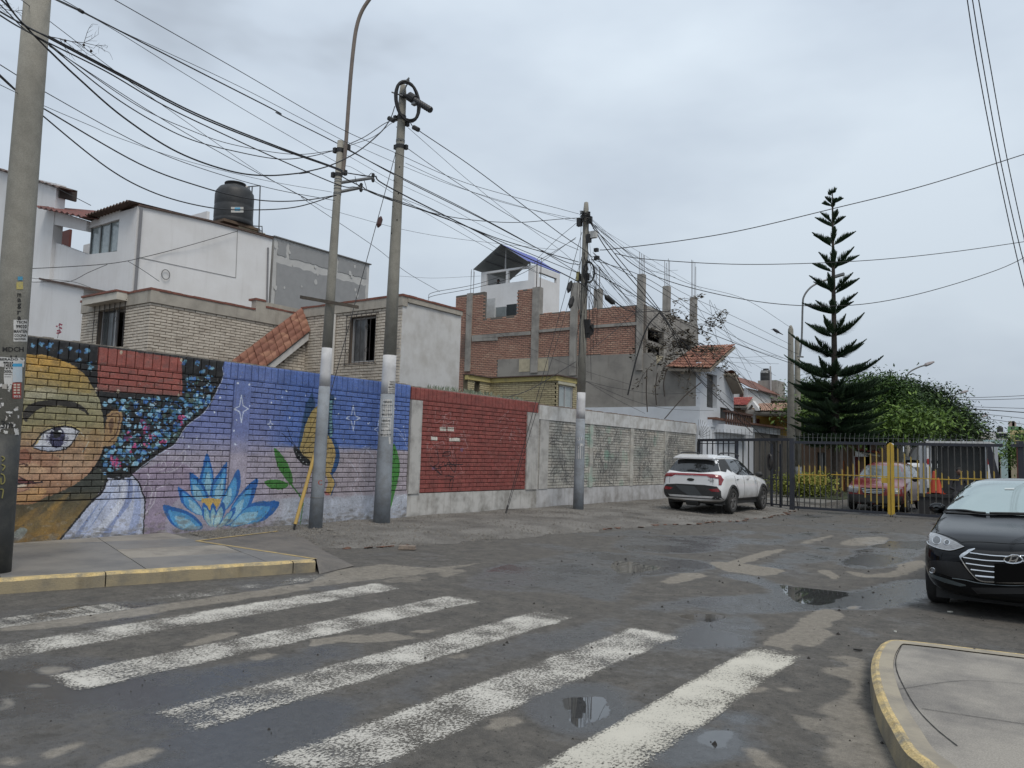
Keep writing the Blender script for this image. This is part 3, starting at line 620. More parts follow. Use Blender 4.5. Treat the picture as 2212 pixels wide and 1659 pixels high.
def flatline(pts,wd,m,par,z,name):
    mb=MB();P=curve3([gz(x,y,z) for x,y in pts],8);A=[];B=[]
    for i,p in enumerate(P):
        t_=(P[min(i+1,len(P)-1)]-P[max(i-1,0)]).normalized();n=Vector((-t_.y,t_.x,0))*wd*(.6+.6*random.random());A.append(p-n);B.append(p+n)
    n=len(A);mb.add(A+B,[(i,i+1,n+i+1,n+i) for i in range(n-1)]);mb.build(name,m,par)
PRZ=KZ-.002
flatline([za(2005,780),za(1965,870),za(1968,960),za(2020,1080),za(2110,1230),za(2240,1370),za(2400,1500)],.004,CR_,pr,PRZ,'joint')
flatline([(1990,1530),(2090,1545),(2230,1566)],.003,CR_,pr,PRZ,'joint');flatline([(1930,1490),(2080,1470),(2230,1478)],.002,CR_,pr,PRZ,'joint')
WETM=mat('damp_film',(.19,.18,.165),.3,(.12,.12,.12),3,.5,.15,90)
def film(pts,z,par,name='damp_patch'):
    mb=MB();q_=[gz(x,y,z) for x,y in smooth_pts(pts,5)];mb.add(q_,[tuple(range(len(q_)))]);mb.build(name,WETM,par)
# litter
def bit(x,y,sx_,sy_,col,name,label,rot=0,z=0.):
    p=gz(x,y,z);mb=MB();M=Matrix.Translation((p.x,p.y,z+.008)) @ Matrix.Rotation(R_(rot),4,'Z')
    mb.slab([M @ Vector((sx_*math.cos(t_)*(1+.25*math.sin(3*t_)),sy_*math.sin(t_),.0)) for t_ in [i*.7 for i in range(9)]],(0,0,.012));tag(mb.build(name,mat(name+'_m',col,.7),None,loc=tuple(p)),label,'litter')
bit(1854,1407,.035,.012,(.02,.018,.015),'dead_leaf','small dark curled leaf lying on the asphalt beside the right kerb tip',20)
bit(2053,1324,.03,.01,(.6,.58,.5),'paper_scrap','tiny pale paper scrap on the asphalt in front of the black sedan',40)
bit(1934,1367,.012,.008,(.6,.6,.55),'pebble','small white pebble on the asphalt near the right pavement corner',0)
bit(1958,1599,.01,.008,(.7,.7,.68),'white_crumb','tiny white crumb in the gutter at the foot of the curved kerb',0)
# =================================================================== the long street wall
WX=-12.5;WP=('X',WX);WY0,WY1=3.0,13.22;WTOP=3.17
IR=130.
def wc(z,x,y):        # zoom pixel -> canvas pixel of the mural
    u,v=gp(WP,*z(x,y));return ((u-WY0)*IR,v*IR)
def mural():
    W_,H_=int((WY1-WY0)*IR),int(3.25*IR)
    c=Canvas(W_,H_,(90,105,165));r=random.Random(8);m=lambda x,y:wc(z3,x,y);n4=lambda x,y:wc(z4,x,y)
    def P(z,pts,col,a=1.,sm=True,fn=None):c.poly([wc(z,*p) for p in (smooth_pts(pts,5) if sm else pts)],col,a,fn)
    def S(z,pts,wd,col,a=1.,sm=True):
        q=[wc(z,*p) for p in pts]
        if sm and len(q) > 2:q=[tuple(v[:2]) for v in curve3([(x,y,0) for x,y in q],6)]
        c.stroke(q,wd,col,a)
    # sky gradient: blue above, lilac grey below
    zz=np.linspace(0,3.25,H_)[:,None]
    def lerp(a,b,t_):return np.array(s2(a))*(1-t_)+np.array(s2(b))*t_
    t1=np.clip((zz-1.45)/.45,0,1);t2=np.clip((zz-2.0)/1.2,0,1)
    col=lerp((158,150,168),(104,116,172),t1);col=col*(1-t2)+np.array(s2((88,112,178)))*t2
    c.a[:]=col[:,None,:]
    yy=np.arange(W_)/IR+WY0
    rt=np.clip((yy-9.2)/.6,0,1)[None,:,None];sharp=np.clip((zz-1.62)/.06,0,1)
    col2=lerp((160,150,160),(76,106,178),sharp)[:,None,:];c.a=c.a*(1-rt)+col2*rt
    pl_=np.clip((.66-zz)/.04,0,1)[:,:,None];c.a=(c.a*(1-pl_*rt)+np.array(s2((170,176,190)))*pl_*rt).astype(np.float32)
    for _ in range(2600):
        x,y=r.uniform(0,W_),r.uniform(0,H_);q=12*(r.random()-.5);rr=r.uniform(4,16)
        b=c.a[min(H_-1,int(y)),min(W_-1,int(x))]*255+q;c.ell((x,y),rr*1.8,rr*.7,tuple(b),.35,r.uniform(-.3,.3),8)
    P(z3,[(880,1080),(1030,1020),(1250,960),(1400,1100),(1200,1300),(1150,1500),(1020,1500)],(136,112,142),.45)
    # hair mass
    P(z3,[(-400,-60),(190,40),(700,120),(1300,200),(1604,243),(1580,300),(1588,360),(1560,420),(1530,490),(1505,560),(1450,620),(1380,668),(1330,712),(1290,780),(1240,845),(1170,885),(1100,935),(1040,992),(960,1042),(900,1075),(840,1082),(760,1100),(690,1180),(600,1270),(300,1290),(-400,1290)],(24,25,27),sm=False)
    S(z3,[(1580,300),(1588,360),(1530,490),(1450,620),(1330,712),(1240,845),(1100,935),(960,1042)],2,(190,200,225),.8)
    # neck and jaw shadow
    def neckfn(x0,x1,y0,y1):
        X,Y=np.meshgrid(np.arange(x0,x1),np.arange(y0,y1));t_=np.clip((Y-IR*.15)/(IR*.75),0,1)[...,None];u=np.clip((X-IR*1.6)/(IR*1.9),0,1)[...,None]
        return (np.array(s2((176,130,56)))*(1-t_)+np.array(s2((58,62,54)))*t_)*(.75+.3*u)
    P(z3,[(-400,1275),(90,1275),(330,1215),(560,1110),(700,1010),(770,1075),(740,1150),(640,1260),(410,1530),(60,1560),(-400,1600)],None,sm=False,fn=neckfn)
    for _ in range(26):a=r.uniform(80,480);b=r.uniform(1290,1480);P(z3,[(a,b),(a+110,b-90),(a+170,b-110),(a+60,b+6)],r.choice([(206,150,60),(150,120,60),(110,100,70),(130,100,50)]),.22)
    P(z3,[(70,1520),(130,1440),(190,1455),(140,1520)],(140,160,170),.7)
    # face
    face=[(-400,120),(185,203),(300,208),(420,240),(520,288),(600,350),(660,440),(700,520),(725,620),(737,720),(737,820),(722,900),(695,960),(640,1040),(560,1112),(430,1182),(330,1218),(230,1268),(90,1275),(-400,1290)]
    def facefn(x0,x1,y0,y1):
        X,Y=np.meshgrid(np.arange(x0,x1)/IR+WY0,np.arange(y0,y1)/IR);k=[(.7,(150,104,68)),(1.15,(176,134,104)),(1.55,(168,132,98)),(1.9,(152,138,94)),(2.3,(146,142,110)),(2.55,(170,142,82)),(2.8,(190,146,66)),(3.1,(194,150,70))]
        out=np.zeros(X.shape+(3,));zs__=[a for a,_ in k]
        for ch in range(3):out[...,ch]=np.interp(Y,zs__,[q[1][ch]/255 for q in k])
        sh=np.clip((X-8.0)/.7,0,1)[...,None]
        return out*(1-.22*sh)
    P(z3,face,None,sm=True,fn=facefn)
    for (pts,col,a) in [([(100,880),(200,860),(330,900),(420,960),(340,1010),(200,1000),(100,1000)],(150,96,74),.35),([(100,1000),(250,980),(330,1040),(220,1060),(100,1060)],(196,160,122),.6),([(440,930),(600,900),(690,860),(640,1000),(520,1080),(420,1010)],(192,158,124),.45),
                          ([(190,470),(330,440),(420,480),(300,520),(180,530)],(184,176,146),.6),([(100,1180),(260,1150),(330,1180),(250,1250),(90,1260)],(204,160,96),.5),([(640,760),(700,740),(720,840),(680,930),(600,960)],(150,118,76),.6),([(180,540),(640,600),(660,700),(560,720),(300,700),(150,760)],(138,132,92),.5),
                          ([(330,300),(560,360),(640,480),(420,430)],(164,136,66),.5),([(120,900),(190,880),(210,960),(160,980),(110,960)],(120,66,50),.6)]:P(z3,pts,col,a)
    for _ in range(420):
        x,y=r.uniform(90,700),r.uniform(260,1220);q=wc(z3,x,y)
        try:b=c.a[int(q[1]),int(q[0])]*255
        except IndexError:continue
        if b[0] < 90:continue
        c.ell(q,r.uniform(3,9),r.uniform(2,4),tuple(b*r.uniform(.84,1.14)),.5,r.uniform(-.5,.3),7)
    # brow
    P(z3,[(160,625),(200,570),(270,540),(380,528),(480,533),(560,560),(610,600),(632,640),(590,615),(530,592),(430,572),(330,577),(260,602),(205,650),(185,685),(165,670)],(46,42,36))
    # eye
    P(z3,[(225,880),(262,825),(292,770),(345,728),(440,706),(520,712),(580,745),(520,745),(440,735),(360,745),(300,800),(262,860)],(196,176,110),.8)
    P(z3,[(235,868),(270,830),(300,772),(360,737),(440,723),(510,729),(560,750),(545,792),(500,848),(440,882),(350,896),(290,886)],(196,198,206))
    P(z3,[(235,868),(290,850),(360,866),(430,868),(440,882),(350,896),(290,886)],(150,158,178),.7)
    c.ell(m(403,797),.112*IR*.95,.145*IR*1.1,(30,30,56));c.ell(m(405,825),.08*IR*.95,.07*IR*1.1,(84,84,128),.7)
    for k in range(30):
        t_=k*.21;q0=wc(z3,405+22*math.cos(t_),800+20*math.sin(t_));q1=wc(z3,405+82*math.cos(t_),803+58*math.sin(t_));c.stroke([q0,q1],1.4,r.choice([(56,56,100),(110,110,150),(24,24,48),(24,24,48)]),.6)
    c.ell(m(403,772),.055*IR,.07*IR,(12,12,16));c.ell(m(425,752),.028*IR,.016*IR,(235,238,240));c.ell(m(380,748),.02*IR,.012*IR,(225,228,235))
    S(z3,[(225,862),(290,775),(360,735),(440,718),(515,727),(565,752)],3.2,(22,20,24));S(z3,[(235,870),(290,888),(350,898),(440,884),(500,850),(558,755)],2.2,(40,34,34));S(z3,[(262,820),(300,745),(380,705),(480,698),(555,722)],1.3,(92,78,56),.8)
    S(z3,[(560,755),(600,790)],1.3,(190,200,205),.6);S(z3,[(630,820),(600,880),(585,900)],2,(190,200,190),.5)
    # nose and mouth
    S(z3,[(112,1005),(150,985),(190,990),(175,1000)],2.2,(60,34,30),.9);S(z3,[(190,900),(215,940),(205,985)],1.6,(120,70,52),.7)
    P(z3,[(95,1110),(150,1085),(185,1100),(235,1112),(300,1116),(240,1128),(170,1126),(100,1128)],(96,44,44));P(z3,[(95,1130),(170,1128),(245,1130),(200,1165),(140,1180),(95,1182)],(176,128,100));P(z3,[(100,1132),(160,1130),(190,1140),(140,1152),(98,1160)],(205,196,176),.8)
    S(z3,[(95,1128),(170,1126),(240,1120),(300,1114)],2.4,(34,20,24));S(z3,[(95,1090),(130,1075),(170,1096),(235,1110)],1.8,(38,24,26));S(z3,[(95,1184),(140,1182),(200,1162)],1.4,(110,60,50),.8)
    # ear
    P(z3,[(735,860),(738,780),(748,690),(768,630),(810,598),(850,600),(872,645),(860,720),(842,795),(800,852)],(160,126,84));S(z3,[(765,650),(810,625),(848,640),(840,720),(815,790),(770,830)],2.4,(88,60,44));P(z3,[(775,680),(800,660),(805,720),(780,770)],(96,68,50),.8);S(z3,[(735,865),(800,852),(842,795),(872,645),(850,600),(805,596)],2,(30,24,22))
    # flowers in the hair
    zone=[(738,560),(790,520),(1280,512),(1325,350),(1545,360),(1520,480),(1470,590),(1360,660),(1290,740),(1240,830),(1120,880),(1020,960),(900,1030),(720,1060),(715,900),(800,870),(860,760),(885,640),(830,580)]
    zp=np.array(zone,float)
    def inz(x,y):
        k=False;j=len(zone)-1
        for i in range(len(zone)):
            if (zone[i][1] > y) != (zone[j][1] > y) and x < (zone[j][0]-zone[i][0])*(y-zone[i][1])/(zone[j][1]-zone[i][1])+zone[i][0]:k=not k
            j=i
        return k
    blues=[(74,132,190),(96,160,205),(44,92,160),(120,178,208),(52,106,132),(60,120,200),(150,190,214)]
    def petal(x,y,s_,col,a=.95):
        P(z3,[(x+s_*r.uniform(.7,1.2)*math.cos(t_),y+s_*r.uniform(.6,1.1)*math.sin(t_)) for t_ in (0,1.1,2.2,3.3,4.4,5.4)],col,a,sm=False)
    for _ in range(1500):
        x,y=r.uniform(715,1545),r.uniform(345,1060)
        if inz(x,y):petal(x,y,r.uniform(6,22)*(1 if y > 500 else .8),r.choice(blues if r.random() < .62 else [(24,40,52),(30,52,48),(20,24,34),(70,96,84)]))
    for (fx,fy) in [(1285,655),(1290,690),(1040,735),(1070,790),(1020,845),(900,790),(950,850),(830,960),(840,1000),(1020,690),(1160,830),(810,985)]:
        for _ in range(9):petal(fx+r.gauss(0,16),fy+r.gauss(0,16),r.uniform(5,13),r.choice([(176,50,110),(206,90,140),(140,36,84),(90,40,90)]))
    for _ in range(90):x,y=r.uniform(740,1500),r.uniform(350,1030);(petal(x,y,r.uniform(3,6),(205,222,230)) if inz(x,y) else None)
    for (fx,fy) in [(225,145),(290,130),(360,135),(350,155),(430,190),(495,160),(555,180),(620,180),(560,245),(635,275),(640,300),(1310,265),(1400,270),(1495,300),(1440,330),(60,120),(0,150)]:
        for _ in range(6):petal(fx+r.gauss(0,9),fy+r.gauss(0,7),r.uniform(6,15),r.choice(blues[:5]),.85)
    # red painted-over patch
    def redfn(x0,x1,y0,y1):
        X,Y=np.meshgrid(np.arange(x0,x1),np.arange(y0,y1));t_=np.clip((Y/IR-2.35)/.25,0,1)[...,None];return np.array(s2((112,84,78)))*(1-t_)+np.array(s2((152,76,66)))*t_
    P(z3,[(695,152),(1292,232),(1296,500),(690,468)],None,sm=False,fn=redfn)
    for _ in range(60):x,y=r.uniform(700,1270),r.uniform(190,460);P(z3,[(x,y),(x+40,y-5),(x+50,y+14),(x+5,y+18)],r.choice([(168,92,80),(130,66,60),(120,92,86)]),.35)
    for q in [(860,190),(838,468),(1272,495),(1288,245),(682,455)]:c.ell(m(*q),3,4,(190,175,150))
    # white collar
    P(z3,[(765,1078),(900,1086),(932,1062),(980,1112),(1010,1182),(1026,1252),(1012,1500),(400,1545),(640,1268),(712,1200),(750,1122)],(176,184,208),sm=False)
    for pts,col,a in [([(800,1100),(850,1110),(700,1350),(560,1530),(500,1530),(700,1260)],(116,136,186),.7),([(900,1100),(940,1110),(930,1250),(820,1400),(760,1520),(700,1520),(860,1300)],(112,130,182),.7),([(960,1130),(990,1180),(1000,1300),(960,1490),(900,1500),(950,1300)],(140,156,200),.7),
                        ([(780,1090),(880,1095),(760,1250),(600,1480),(560,1500),(740,1200)],(212,218,232),.5),([(880,1120),(910,1140),(860,1300),(660,1520),(620,1520),(820,1280)],(218,222,234),.6)]:P(z3,pts,col,a)
    S(z3,[(760,1075),(840,1088),(910,1078),(935,1060)],4,(20,20,24));S(z3,[(930,1062),(985,1118),(1012,1190),(1028,1260),(1014,1500)],3,(20,20,24));S(z3,[(410,1540),(640,1262),(720,1190),(760,1100)],4,(24,22,22))
    # white plant sketches
    for pts in [[(1040,1340),(1080,1200),(1060,1120)],[(1010,1180),(1060,1080),(1040,1050)],[(1130,1050),(1240,1030),(1310,960),(1320,880)],[(1320,880),(1270,930),(1220,1000),(1245,1030)],[(1140,1000),(1160,960),(1180,1010),(1130,1030)],[(1190,1130),(1100,1170),(1060,1230)],[(1030,1340),(1090,1260),(1110,1180)]]:S(z3,pts,1.8,(200,196,206),.75)
    # lotus
    B1,B2,B3,B4=(26,92,172),(70,152,208),(150,192,208),(40,110,150)
    def pet(pts,c1=B2,c2=B3):
        P(z3,pts,B1);cx=sum(p[0] for p in pts)/len(pts);cy=sum(p[1] for p in pts)/len(pts)
        base=max(pts,key=lambda p:p[1])
        for k,col,a in ((.80,c1,.9),(.55,c2,.75)):
            ox,oy=cx+(base[0]-cx)*(1-k)*.9,cy+(base[1]-cy)*(1-k)*.9;P(z3,[(ox+(p[0]-cx)*k,oy+(p[1]-cy)*k) for p in pts],col,a)
    pet([(1155,1280),(1230,1292),(1320,1318),(1400,1372),(1440,1440),(1350,1460),(1255,1440),(1190,1375)]);pet([(1265,1150),(1350,1205),(1425,1290),(1435,1350),(1350,1320),(1290,1265),(1272,1205)])
    pet([(1470,910),(1502,990),(1522,1110),(1490,1215),(1440,1210),(1415,1120),(1435,1020)]);pet([(1610,970),(1608,1080),(1600,1180),(1560,1235),(1500,1225),(1505,1130),(1555,1050)]);pet([(1350,1045),(1415,1090),(1470,1180),(1475,1240),(1400,1245),(1360,1200),(1352,1120)])
    pet([(1690,1020),(1708,1100),(1690,1200),(1630,1290),(1560,1330),(1570,1250),(1620,1150)]);pet([(1830,1090),(1812,1200),(1765,1300),(1680,1385),(1600,1425),(1640,1300),(1720,1180)]);pet([(1985,1258),(1945,1330),(1860,1395),(1750,1415),(1630,1432),(1700,1340),(1790,1265),(1900,1250)])
    P(z3,[(1435,1235),(1560,1235),(1545,1290),(1500,1320),(1455,1290)],(196,160,80));pet([(1445,1260),(1490,1320),(1512,1400),(1500,1435),(1450,1380),(1436,1320)],(130,180,190),(170,200,200));pet([(1512,1262),(1540,1330),(1530,1400),(1508,1432),(1490,1380),(1492,1320)],(130,180,190),(170,200,200));pet([(1580,1255),(1600,1310),(1570,1400),(1520,1435),(1520,1370),(1545,1310)],(130,180,190),(170,200,200));pet([(1670,1290),(1665,1340),(1610,1410),(1550,1438),(1590,1370),(1630,1320)],(110,170,190),(170,200,200))
    # leaves and stem
    P(z3,[(1950,868),(2012,930),(2062,1012),(2082,1092),(2072,1135),(2010,1060),(1970,985)],(54,120,44));P(z3,[(1880,1112),(1940,1096),(2000,1102),(2052,1130),(2010,1165),(1930,1160)],(54,120,44));S(z3,[(2060,1120),(2110,1180),(2148,1240),(2150,1300),(2135,1410)],3.4,(54,120,44))
    P(z4,[(1250,735),(1283,800),(1297,900),(1283,1000),(1258,1085),(1236,1175),(1226,1180),(1238,1060),(1240,940)],(58,132,48));S(z4,[(1232,1180),(1270,1120),(1330,1095),(1310,1150),(1232,1186)],1.8,(200,204,212),.8)
    # butterfly
    P(z4,[(668,370),(625,470),(598,600),(572,750),(590,775),(610,650),(650,545),(692,460),(684,400)],(38,74,118));P(z4,[(705,465),(640,560),(605,680),(588,785),(690,800),(780,770),(800,640),(800,470)],(176,150,86));P(z4,[(790,400),(830,396),(816,520),(824,640),(800,690),(782,640),(790,520)],(30,62,96))
    for k in range(11):P(z4,[(796,425+k*24),(815,422+k*24),(815,438+k*24),(797,441+k*24)],(110,160,164),.9,sm=False)
    P(z4,[(600,790),(700,740),(790,690),(838,720),(860,800),(850,880),(800,955),(740,930),(660,880)],(178,150,88));P(z4,[(800,680),(845,715),(868,800),(856,890),(805,965),(822,890),(840,800),(820,720)],(34,76,132));P(z4,[(762,920),(808,935),(832,1010),(818,1060),(806,1095),(770,1075),(786,1000)],(180,150,84));S(z4,[(806,940),(836,1012),(820,1062),(806,1096)],3,(34,76,132))
    for a,b in [((600,790),(700,540)),((600,790),(790,640)),((610,800),(840,760)),((620,820),(820,880)),((700,800),(720,600)),((650,690),(740,620)),((640,840),(770,930))]:S(z4,[a,b],1.6,(44,40,36),.8)
    P(z4,[(540,760),(575,770),(610,810),(655,850),(662,885),(610,880),(570,840),(548,800)],(24,26,28));[c.ell(n4(x,y),1.8,1.8,(190,195,195)) for x,y in [(560,790),(590,830),(610,860),(575,815),(632,870)]]
    S(z4,[(560,765),(505,700),(455,655)],1.6,(24,26,40));S(z4,[(562,760),(520,690),(497,615)],1.6,(24,26,40));P(z4,[(755,1065),(800,1090),(770,1098)],(170,80,80),.7)
    # stars
    def star(z,x,y,a,b,wd):
        P4=[(x,y-b),(x+a*.25,y-b*.22),(x+a,y),(x+a*.25,y+b*.22),(x,y+b),(x-a*.25,y+b*.22),(x-a,y),(x-a*.25,y-b*.22),(x,y-b)];S(z,P4,wd,(200,210,228),.95,sm=False)
    star(z4,165,482,50,98,2.4);star(z4,375,592,20,32,1.8);star(z4,965,548,48,92,2.2);star(z4,1148,628,32,66,2.)
    for x,y in [(488,352),(512,543),(460,400),(628,388),(1050,750),(1070,588),(1080,582),(835,410),(1180,690),(1205,880),(1325,608),(138,300),(130,560),(225,460),(60,330),(120,735),(860,520),(1262,480),(900,700)]:c.ell(n4(x,y),r.uniform(1.4,3),r.uniform(1.4,3),(200,210,228))
    for x,y in [(1565,512),(1525,615),(1400,805),(1300,800),(1195,908),(1340,860),(1690,410),(1770,420),(1660,750),(2060,655),(2040,465),(1930,550)]:c.ell(m(x,y),2.4,2.8,(200,210,228))
    for pts in [[(1255,620),(1300,640),(1345,740),(1362,765)],[(1330,640),(1338,700),(1290,660)],[(940,850),(1000,960),(960,1020),(985,1100)],[(1100,745),(1030,800),(1010,900),(1050,1000)],[(1035,760),(1080,790),(1120,840)],[(970,1250),(1030,1130),(1010,1040)]]:S(z4,pts,1.8,(186,190,208),.7)
    P(z3,[(1365,1110),(1440,1120),(1430,1180),(1360,1170)],(130,84,100),.0)
    # scuffs and damp at the foot
    for _ in range(500):
        x=r.uniform(0,W_);y=r.expovariate(1/9)+.13*IR;c.ell((x,y),r.uniform(3,14),r.uniform(1.5,5),r.choice([(120,112,104),(96,92,86),(150,146,140)]),.3,0,7)
    for _ in range(2600):c.ell((r.uniform(0,W_),r.uniform(0,H_)),r.uniform(.6,2.4),r.uniform(.6,2.2),r.choice([(60,50,48),(170,160,150),(110,96,90)]),.4,0,5)
    for _ in range(60):x=r.uniform(0,W_);y=r.uniform(1.2*IR,3.1*IR);c.stroke([(x,y),(x+r.uniform(-1,1),y-r.uniform(20,90))],r.uniform(1,2.6),(70,64,62),.16)
    return c
def rough_edges(c,amp=.75,seed=1):
    rg=np.random.default_rng(seed);H_,W_=c.a.shape[:2];dx=blur(rg.normal(size=(H_,W_)),3);dy=blur(rg.normal(size=(H_,W_)),3);dx *= amp/dx.std();dy *= amp/dy.std()
    Y,X=np.mgrid[0:H_,0:W_];c.a=c.a[np.clip(Y+dy.astype(int),0,H_-1),np.clip(X+dx.astype(int),0,W_-1)]
    g_=blur(rg.normal(size=(H_,W_)),9);g_ /= g_.std();g2=blur(rg.normal(size=(H_,W_)),1);g2 /= g2.std();c.a=(c.a*(1+.035*g_+.04*g2)[...,None]).astype(np.float32)
    return c
def fade(c,k,lift=0.):
    rough_edges(c)
    g_=c.a.mean(axis=2,keepdims=True);c.a=(c.a*(1-k)+g_*k+lift).astype(np.float32);return c
IM1=fade(mural(),.14,.012).image('mural_paint')
MUR=mat('mural_paint',(.5,.5,.5),.62,(.2,.2,.2),8,.12,.35,55,img=IM1,imap=(WY0,WY1-WY0,0,3.25),speck=.14,streak=.10)
MORT=mat('dark_mortar',(.045,.04,.045),.95,(.02,.02,.02),20,.6,.5,80)
def base_wall(y0,y1,top,lab,m_base,plz,name='brick_wall',mort=None):
    t=thing(name,(WX-.1,(y0+y1)/2,.1),lab,'wall')
    mb=MB();mb.box((WX-.24,y0,-.1),(WX-.02,y1,top-.004));mb.build('mortar',mort or MORT,t)
    mb=MB();mb.box((WX-.02,y0,-.1),(WX+.022,y1,plz));mb.build('plinth',m_base,t)
    return t
w1=base_wall(3.0,13.22,WTOP,'brick street wall painted with a face mural, lotus flower and butterfly on blue',MUR,.72)
colu=gp(WP,*z3(1670,370))[0],gp(WP,*z3(1790,380))[0]
def wcells(y0,y1,z0,zt,top,holes=(),sp=.15):
    a=courses(y0,y1,z0,zt,.305,.1035,.012,holes)
    yy=y0;b=[]
    while yy < y1-.02:b.append((yy+.006,min(yy+sp,y1)-.006,zt+.006,top));yy += sp
    return a+b
pil=[(colu[0],colu[1],0,2.86)]
lay(w1,wcells(3.0,13.2,.73,2.86,WTOP,pil),MUR,WP,.03,300)
mb=MB();mb.box((WX-.02,colu[0]+.004,.722),(WX+.028,colu[1]-.004,2.855));mb.build('pilaster',MUR,w1)
TOPM=mat('wall_top_mortar',(.30,.27,.23),.95,(.12,.11,.1),14,.9,.6,60)
mb=MB();r=random.Random(31);n=70
for i in range(n):
    a=3.0+i*10.2/n;mb.box((WX-.23,a,WTOP-.01),(WX-.01,a+10.2/n,WTOP+.012+r.random()*.018))
mb.build('coping',TOPM,w1)
# --- red wall
RY_0,RY_1=13.22,18.6
def redwall():
    W_,H_=int((RY_1-RY_0)*IR),int(3.25*IR);c=Canvas(W_,H_,(138,66,60));r=random.Random(5)
    q=lambda x,y:(lambda u:((u[0]-RY_0)*IR,u[1]*IR))(gp(WP,*z4(x,y)))
    for _ in range(1500):
        x,y=r.uniform(0,W_),r.uniform(0,H_);k=r.choice([(140,72,66),(112,54,50),(134,66,58),(150,84,74)]);c.ell((x,y),r.uniform(4,20),r.uniform(3,8),k,.35,0,7)
    for _ in range(30):x,y=q(r.uniform(1480,1780),r.uniform(480,900));c.stroke([(x,y),(x+r.uniform(-20,20),y-r.uniform(5,30)),(x+r.uniform(-26,26),y-r.uniform(10,50))],1.2,(170,150,150),.5)
    for _ in range(9):
        x,y=r.uniform(1520,1780),r.uniform(520,800);pts=[tuple(v[:2]) for v in curve3([(*q(x+r.uniform(-60,60),y+r.uniform(-70,70)),0) for _ in range(5)],6)];c.stroke(pts,1.4,(176,156,158),.6)
    for _ in range(14):
        x,y=r.uniform(1960,2160),r.uniform(560,950);pts=[tuple(v[:2]) for v in curve3([(*q(x+r.uniform(-50,50),y+r.uniform(-80,80)),0) for _ in range(4)],6)];c.stroke(pts,1.4,(176,156,158),.6 if y < 800 else .25)
    for (x,y) in [(1583,612),(1638,612),(1520,680),(1650,688),(1682,688)]:
        c.poly([q(x,y),q(x+46,y+3),q(x+46,y+30),q(x,y+27)],(196,192,182))
    for a,b in [(1740,775),(1540,905)]:c.ell(q(a,b),9,6,(110,90,140),.6)
    K=(28,22,28)
    for pts in [[(1515,885),(1570,905),(1640,880),(1750,878)],[(1560,750),(1575,860),(1540,900),(1590,950)],[(1600,820),(1620,790),(1660,790),(1650,815),(1600,820)],[(1590,880),(1610,860),(1625,890),(1645,862),(1660,895),(1690,860)],[(1620,960),(1680,965),(1660,990),(1650,1040)],[(1680,985),(1665,1060)],[(1545,895),(1600,955),(1580,880)],[(1690,790),(1700,850),(1690,930),(1660,900)],[(1640,830),(1660,870),(1700,890)]]:
        c.stroke([tuple(v[:2]) for v in curve3([(*q(*p),0) for p in pts],6)],3,K,.85)
    for x,y in [(1522,830),(1530,855),(1715,830),(1728,835),(1712,850)]:c.ell(q(x,y),2.4,2.4,K,.9)
    return c
IM2=fade(redwall(),.12,.01).image('red_wall_paint')
REDW=mat('red_wall_paint',(.5,.5,.5),.75,(.12,.05,.045),5,.35,.4,55,img=IM2,imap=(RY_0,RY_1-RY_0,0,3.25),speck=.16,streak=.15)
WPL=mat('peeling_white_plinth',(.50,.49,.47),.85,(.20,.19,.17),2.2,.95,.5,50,streak=.6)
GPL=mat('grey_white_column',(.46,.45,.43),.85,(.24,.23,.22),3,.9,.5,50,streak=.4)
w2=base_wall(RY_0+.002,RY_1,WTOP-.03,'dark red brick street wall with black and chalky graffiti and a white plinth',WPL,.64)
cA=gp(WP,*z4(1390,600))[0],gp(WP,*z4(1450,600))[0];cB=gp(WP,1136,960)[0]
hol=[(RY_0,cA[1],0,2.84),(cB,RY_1,0,2.84)]
lay(w2,wcells(RY_0+.01,RY_1,.65,2.84,WTOP-.03,hol),REDW,WP,.03,300)
for a,b in ((RY_0+.01,cA[1]),(cB,RY_1)):
    mb=MB();mb.box((WX-.02,a,.642),(WX+.05,b-.006,2.835));mb.build('pilaster',GPL,w2)
mb=MB();r=random.Random(33)
for i in range(40):a=RY_0+i*5.38/40;mb.box((WX-.23,a,WTOP-.04),(WX-.01,a+5.38/40,WTOP-.015+r.random()*.02))
mb.build('coping',TOPM,w2)
# --- white-grey brick wall
GY0,GY1=18.6,30.3
def greywall():
    W_,H_=int((GY1-GY0)*70),int(3.2*70);c=Canvas(W_,H_,(190,187,179));r=random.Random(15)
    for _ in range(1600):c.ell((r.uniform(0,W_),r.uniform(0,H_)),r.uniform(4,18),r.uniform(3,8),r.choice([(188,184,174),(150,146,138),(176,168,156),(140,138,134)]),.35,0,7)
    for (cx_,ww) in ((1.6,1.9),(4.2,1.7),(7.0,1.5),(9.3,1.3)):
        for _ in range(22):c.ell(((cx_+r.uniform(-.5,.5)*ww)*70,(1.65+r.uniform(-.75,.75))*70),r.uniform(14,34),r.uniform(8,26),r.choice([(128,128,124),(112,114,112),(122,136,130)]),.16,0,9)
        for _ in range(60):
            x_,y_=(cx_+r.uniform(-ww,ww)*.55)*70,(1.65+r.uniform(-.85,.85))*70;q_=r.uniform(8,40);pts=[(x_+r.uniform(-q_,q_)*.7,y_+r.uniform(-q_,q_)) for _ in range(4)];c.stroke([tuple(v[:2]) for v in curve3([(*p,0) for p in pts],6)],1.3,(66,68,70),.55)
    for _ in range(30):x=r.choice([2.9,5.4,7.9,4.2])*70+r.gauss(0,12);y=r.choice([2.3,.7,1.6])*70+r.gauss(0,14);c.ell((x,y),r.uniform(4,16),r.uniform(6,18),(116,162,142),.25,0,8)
    return c
IM3=greywall().image('grey_wall_paint')
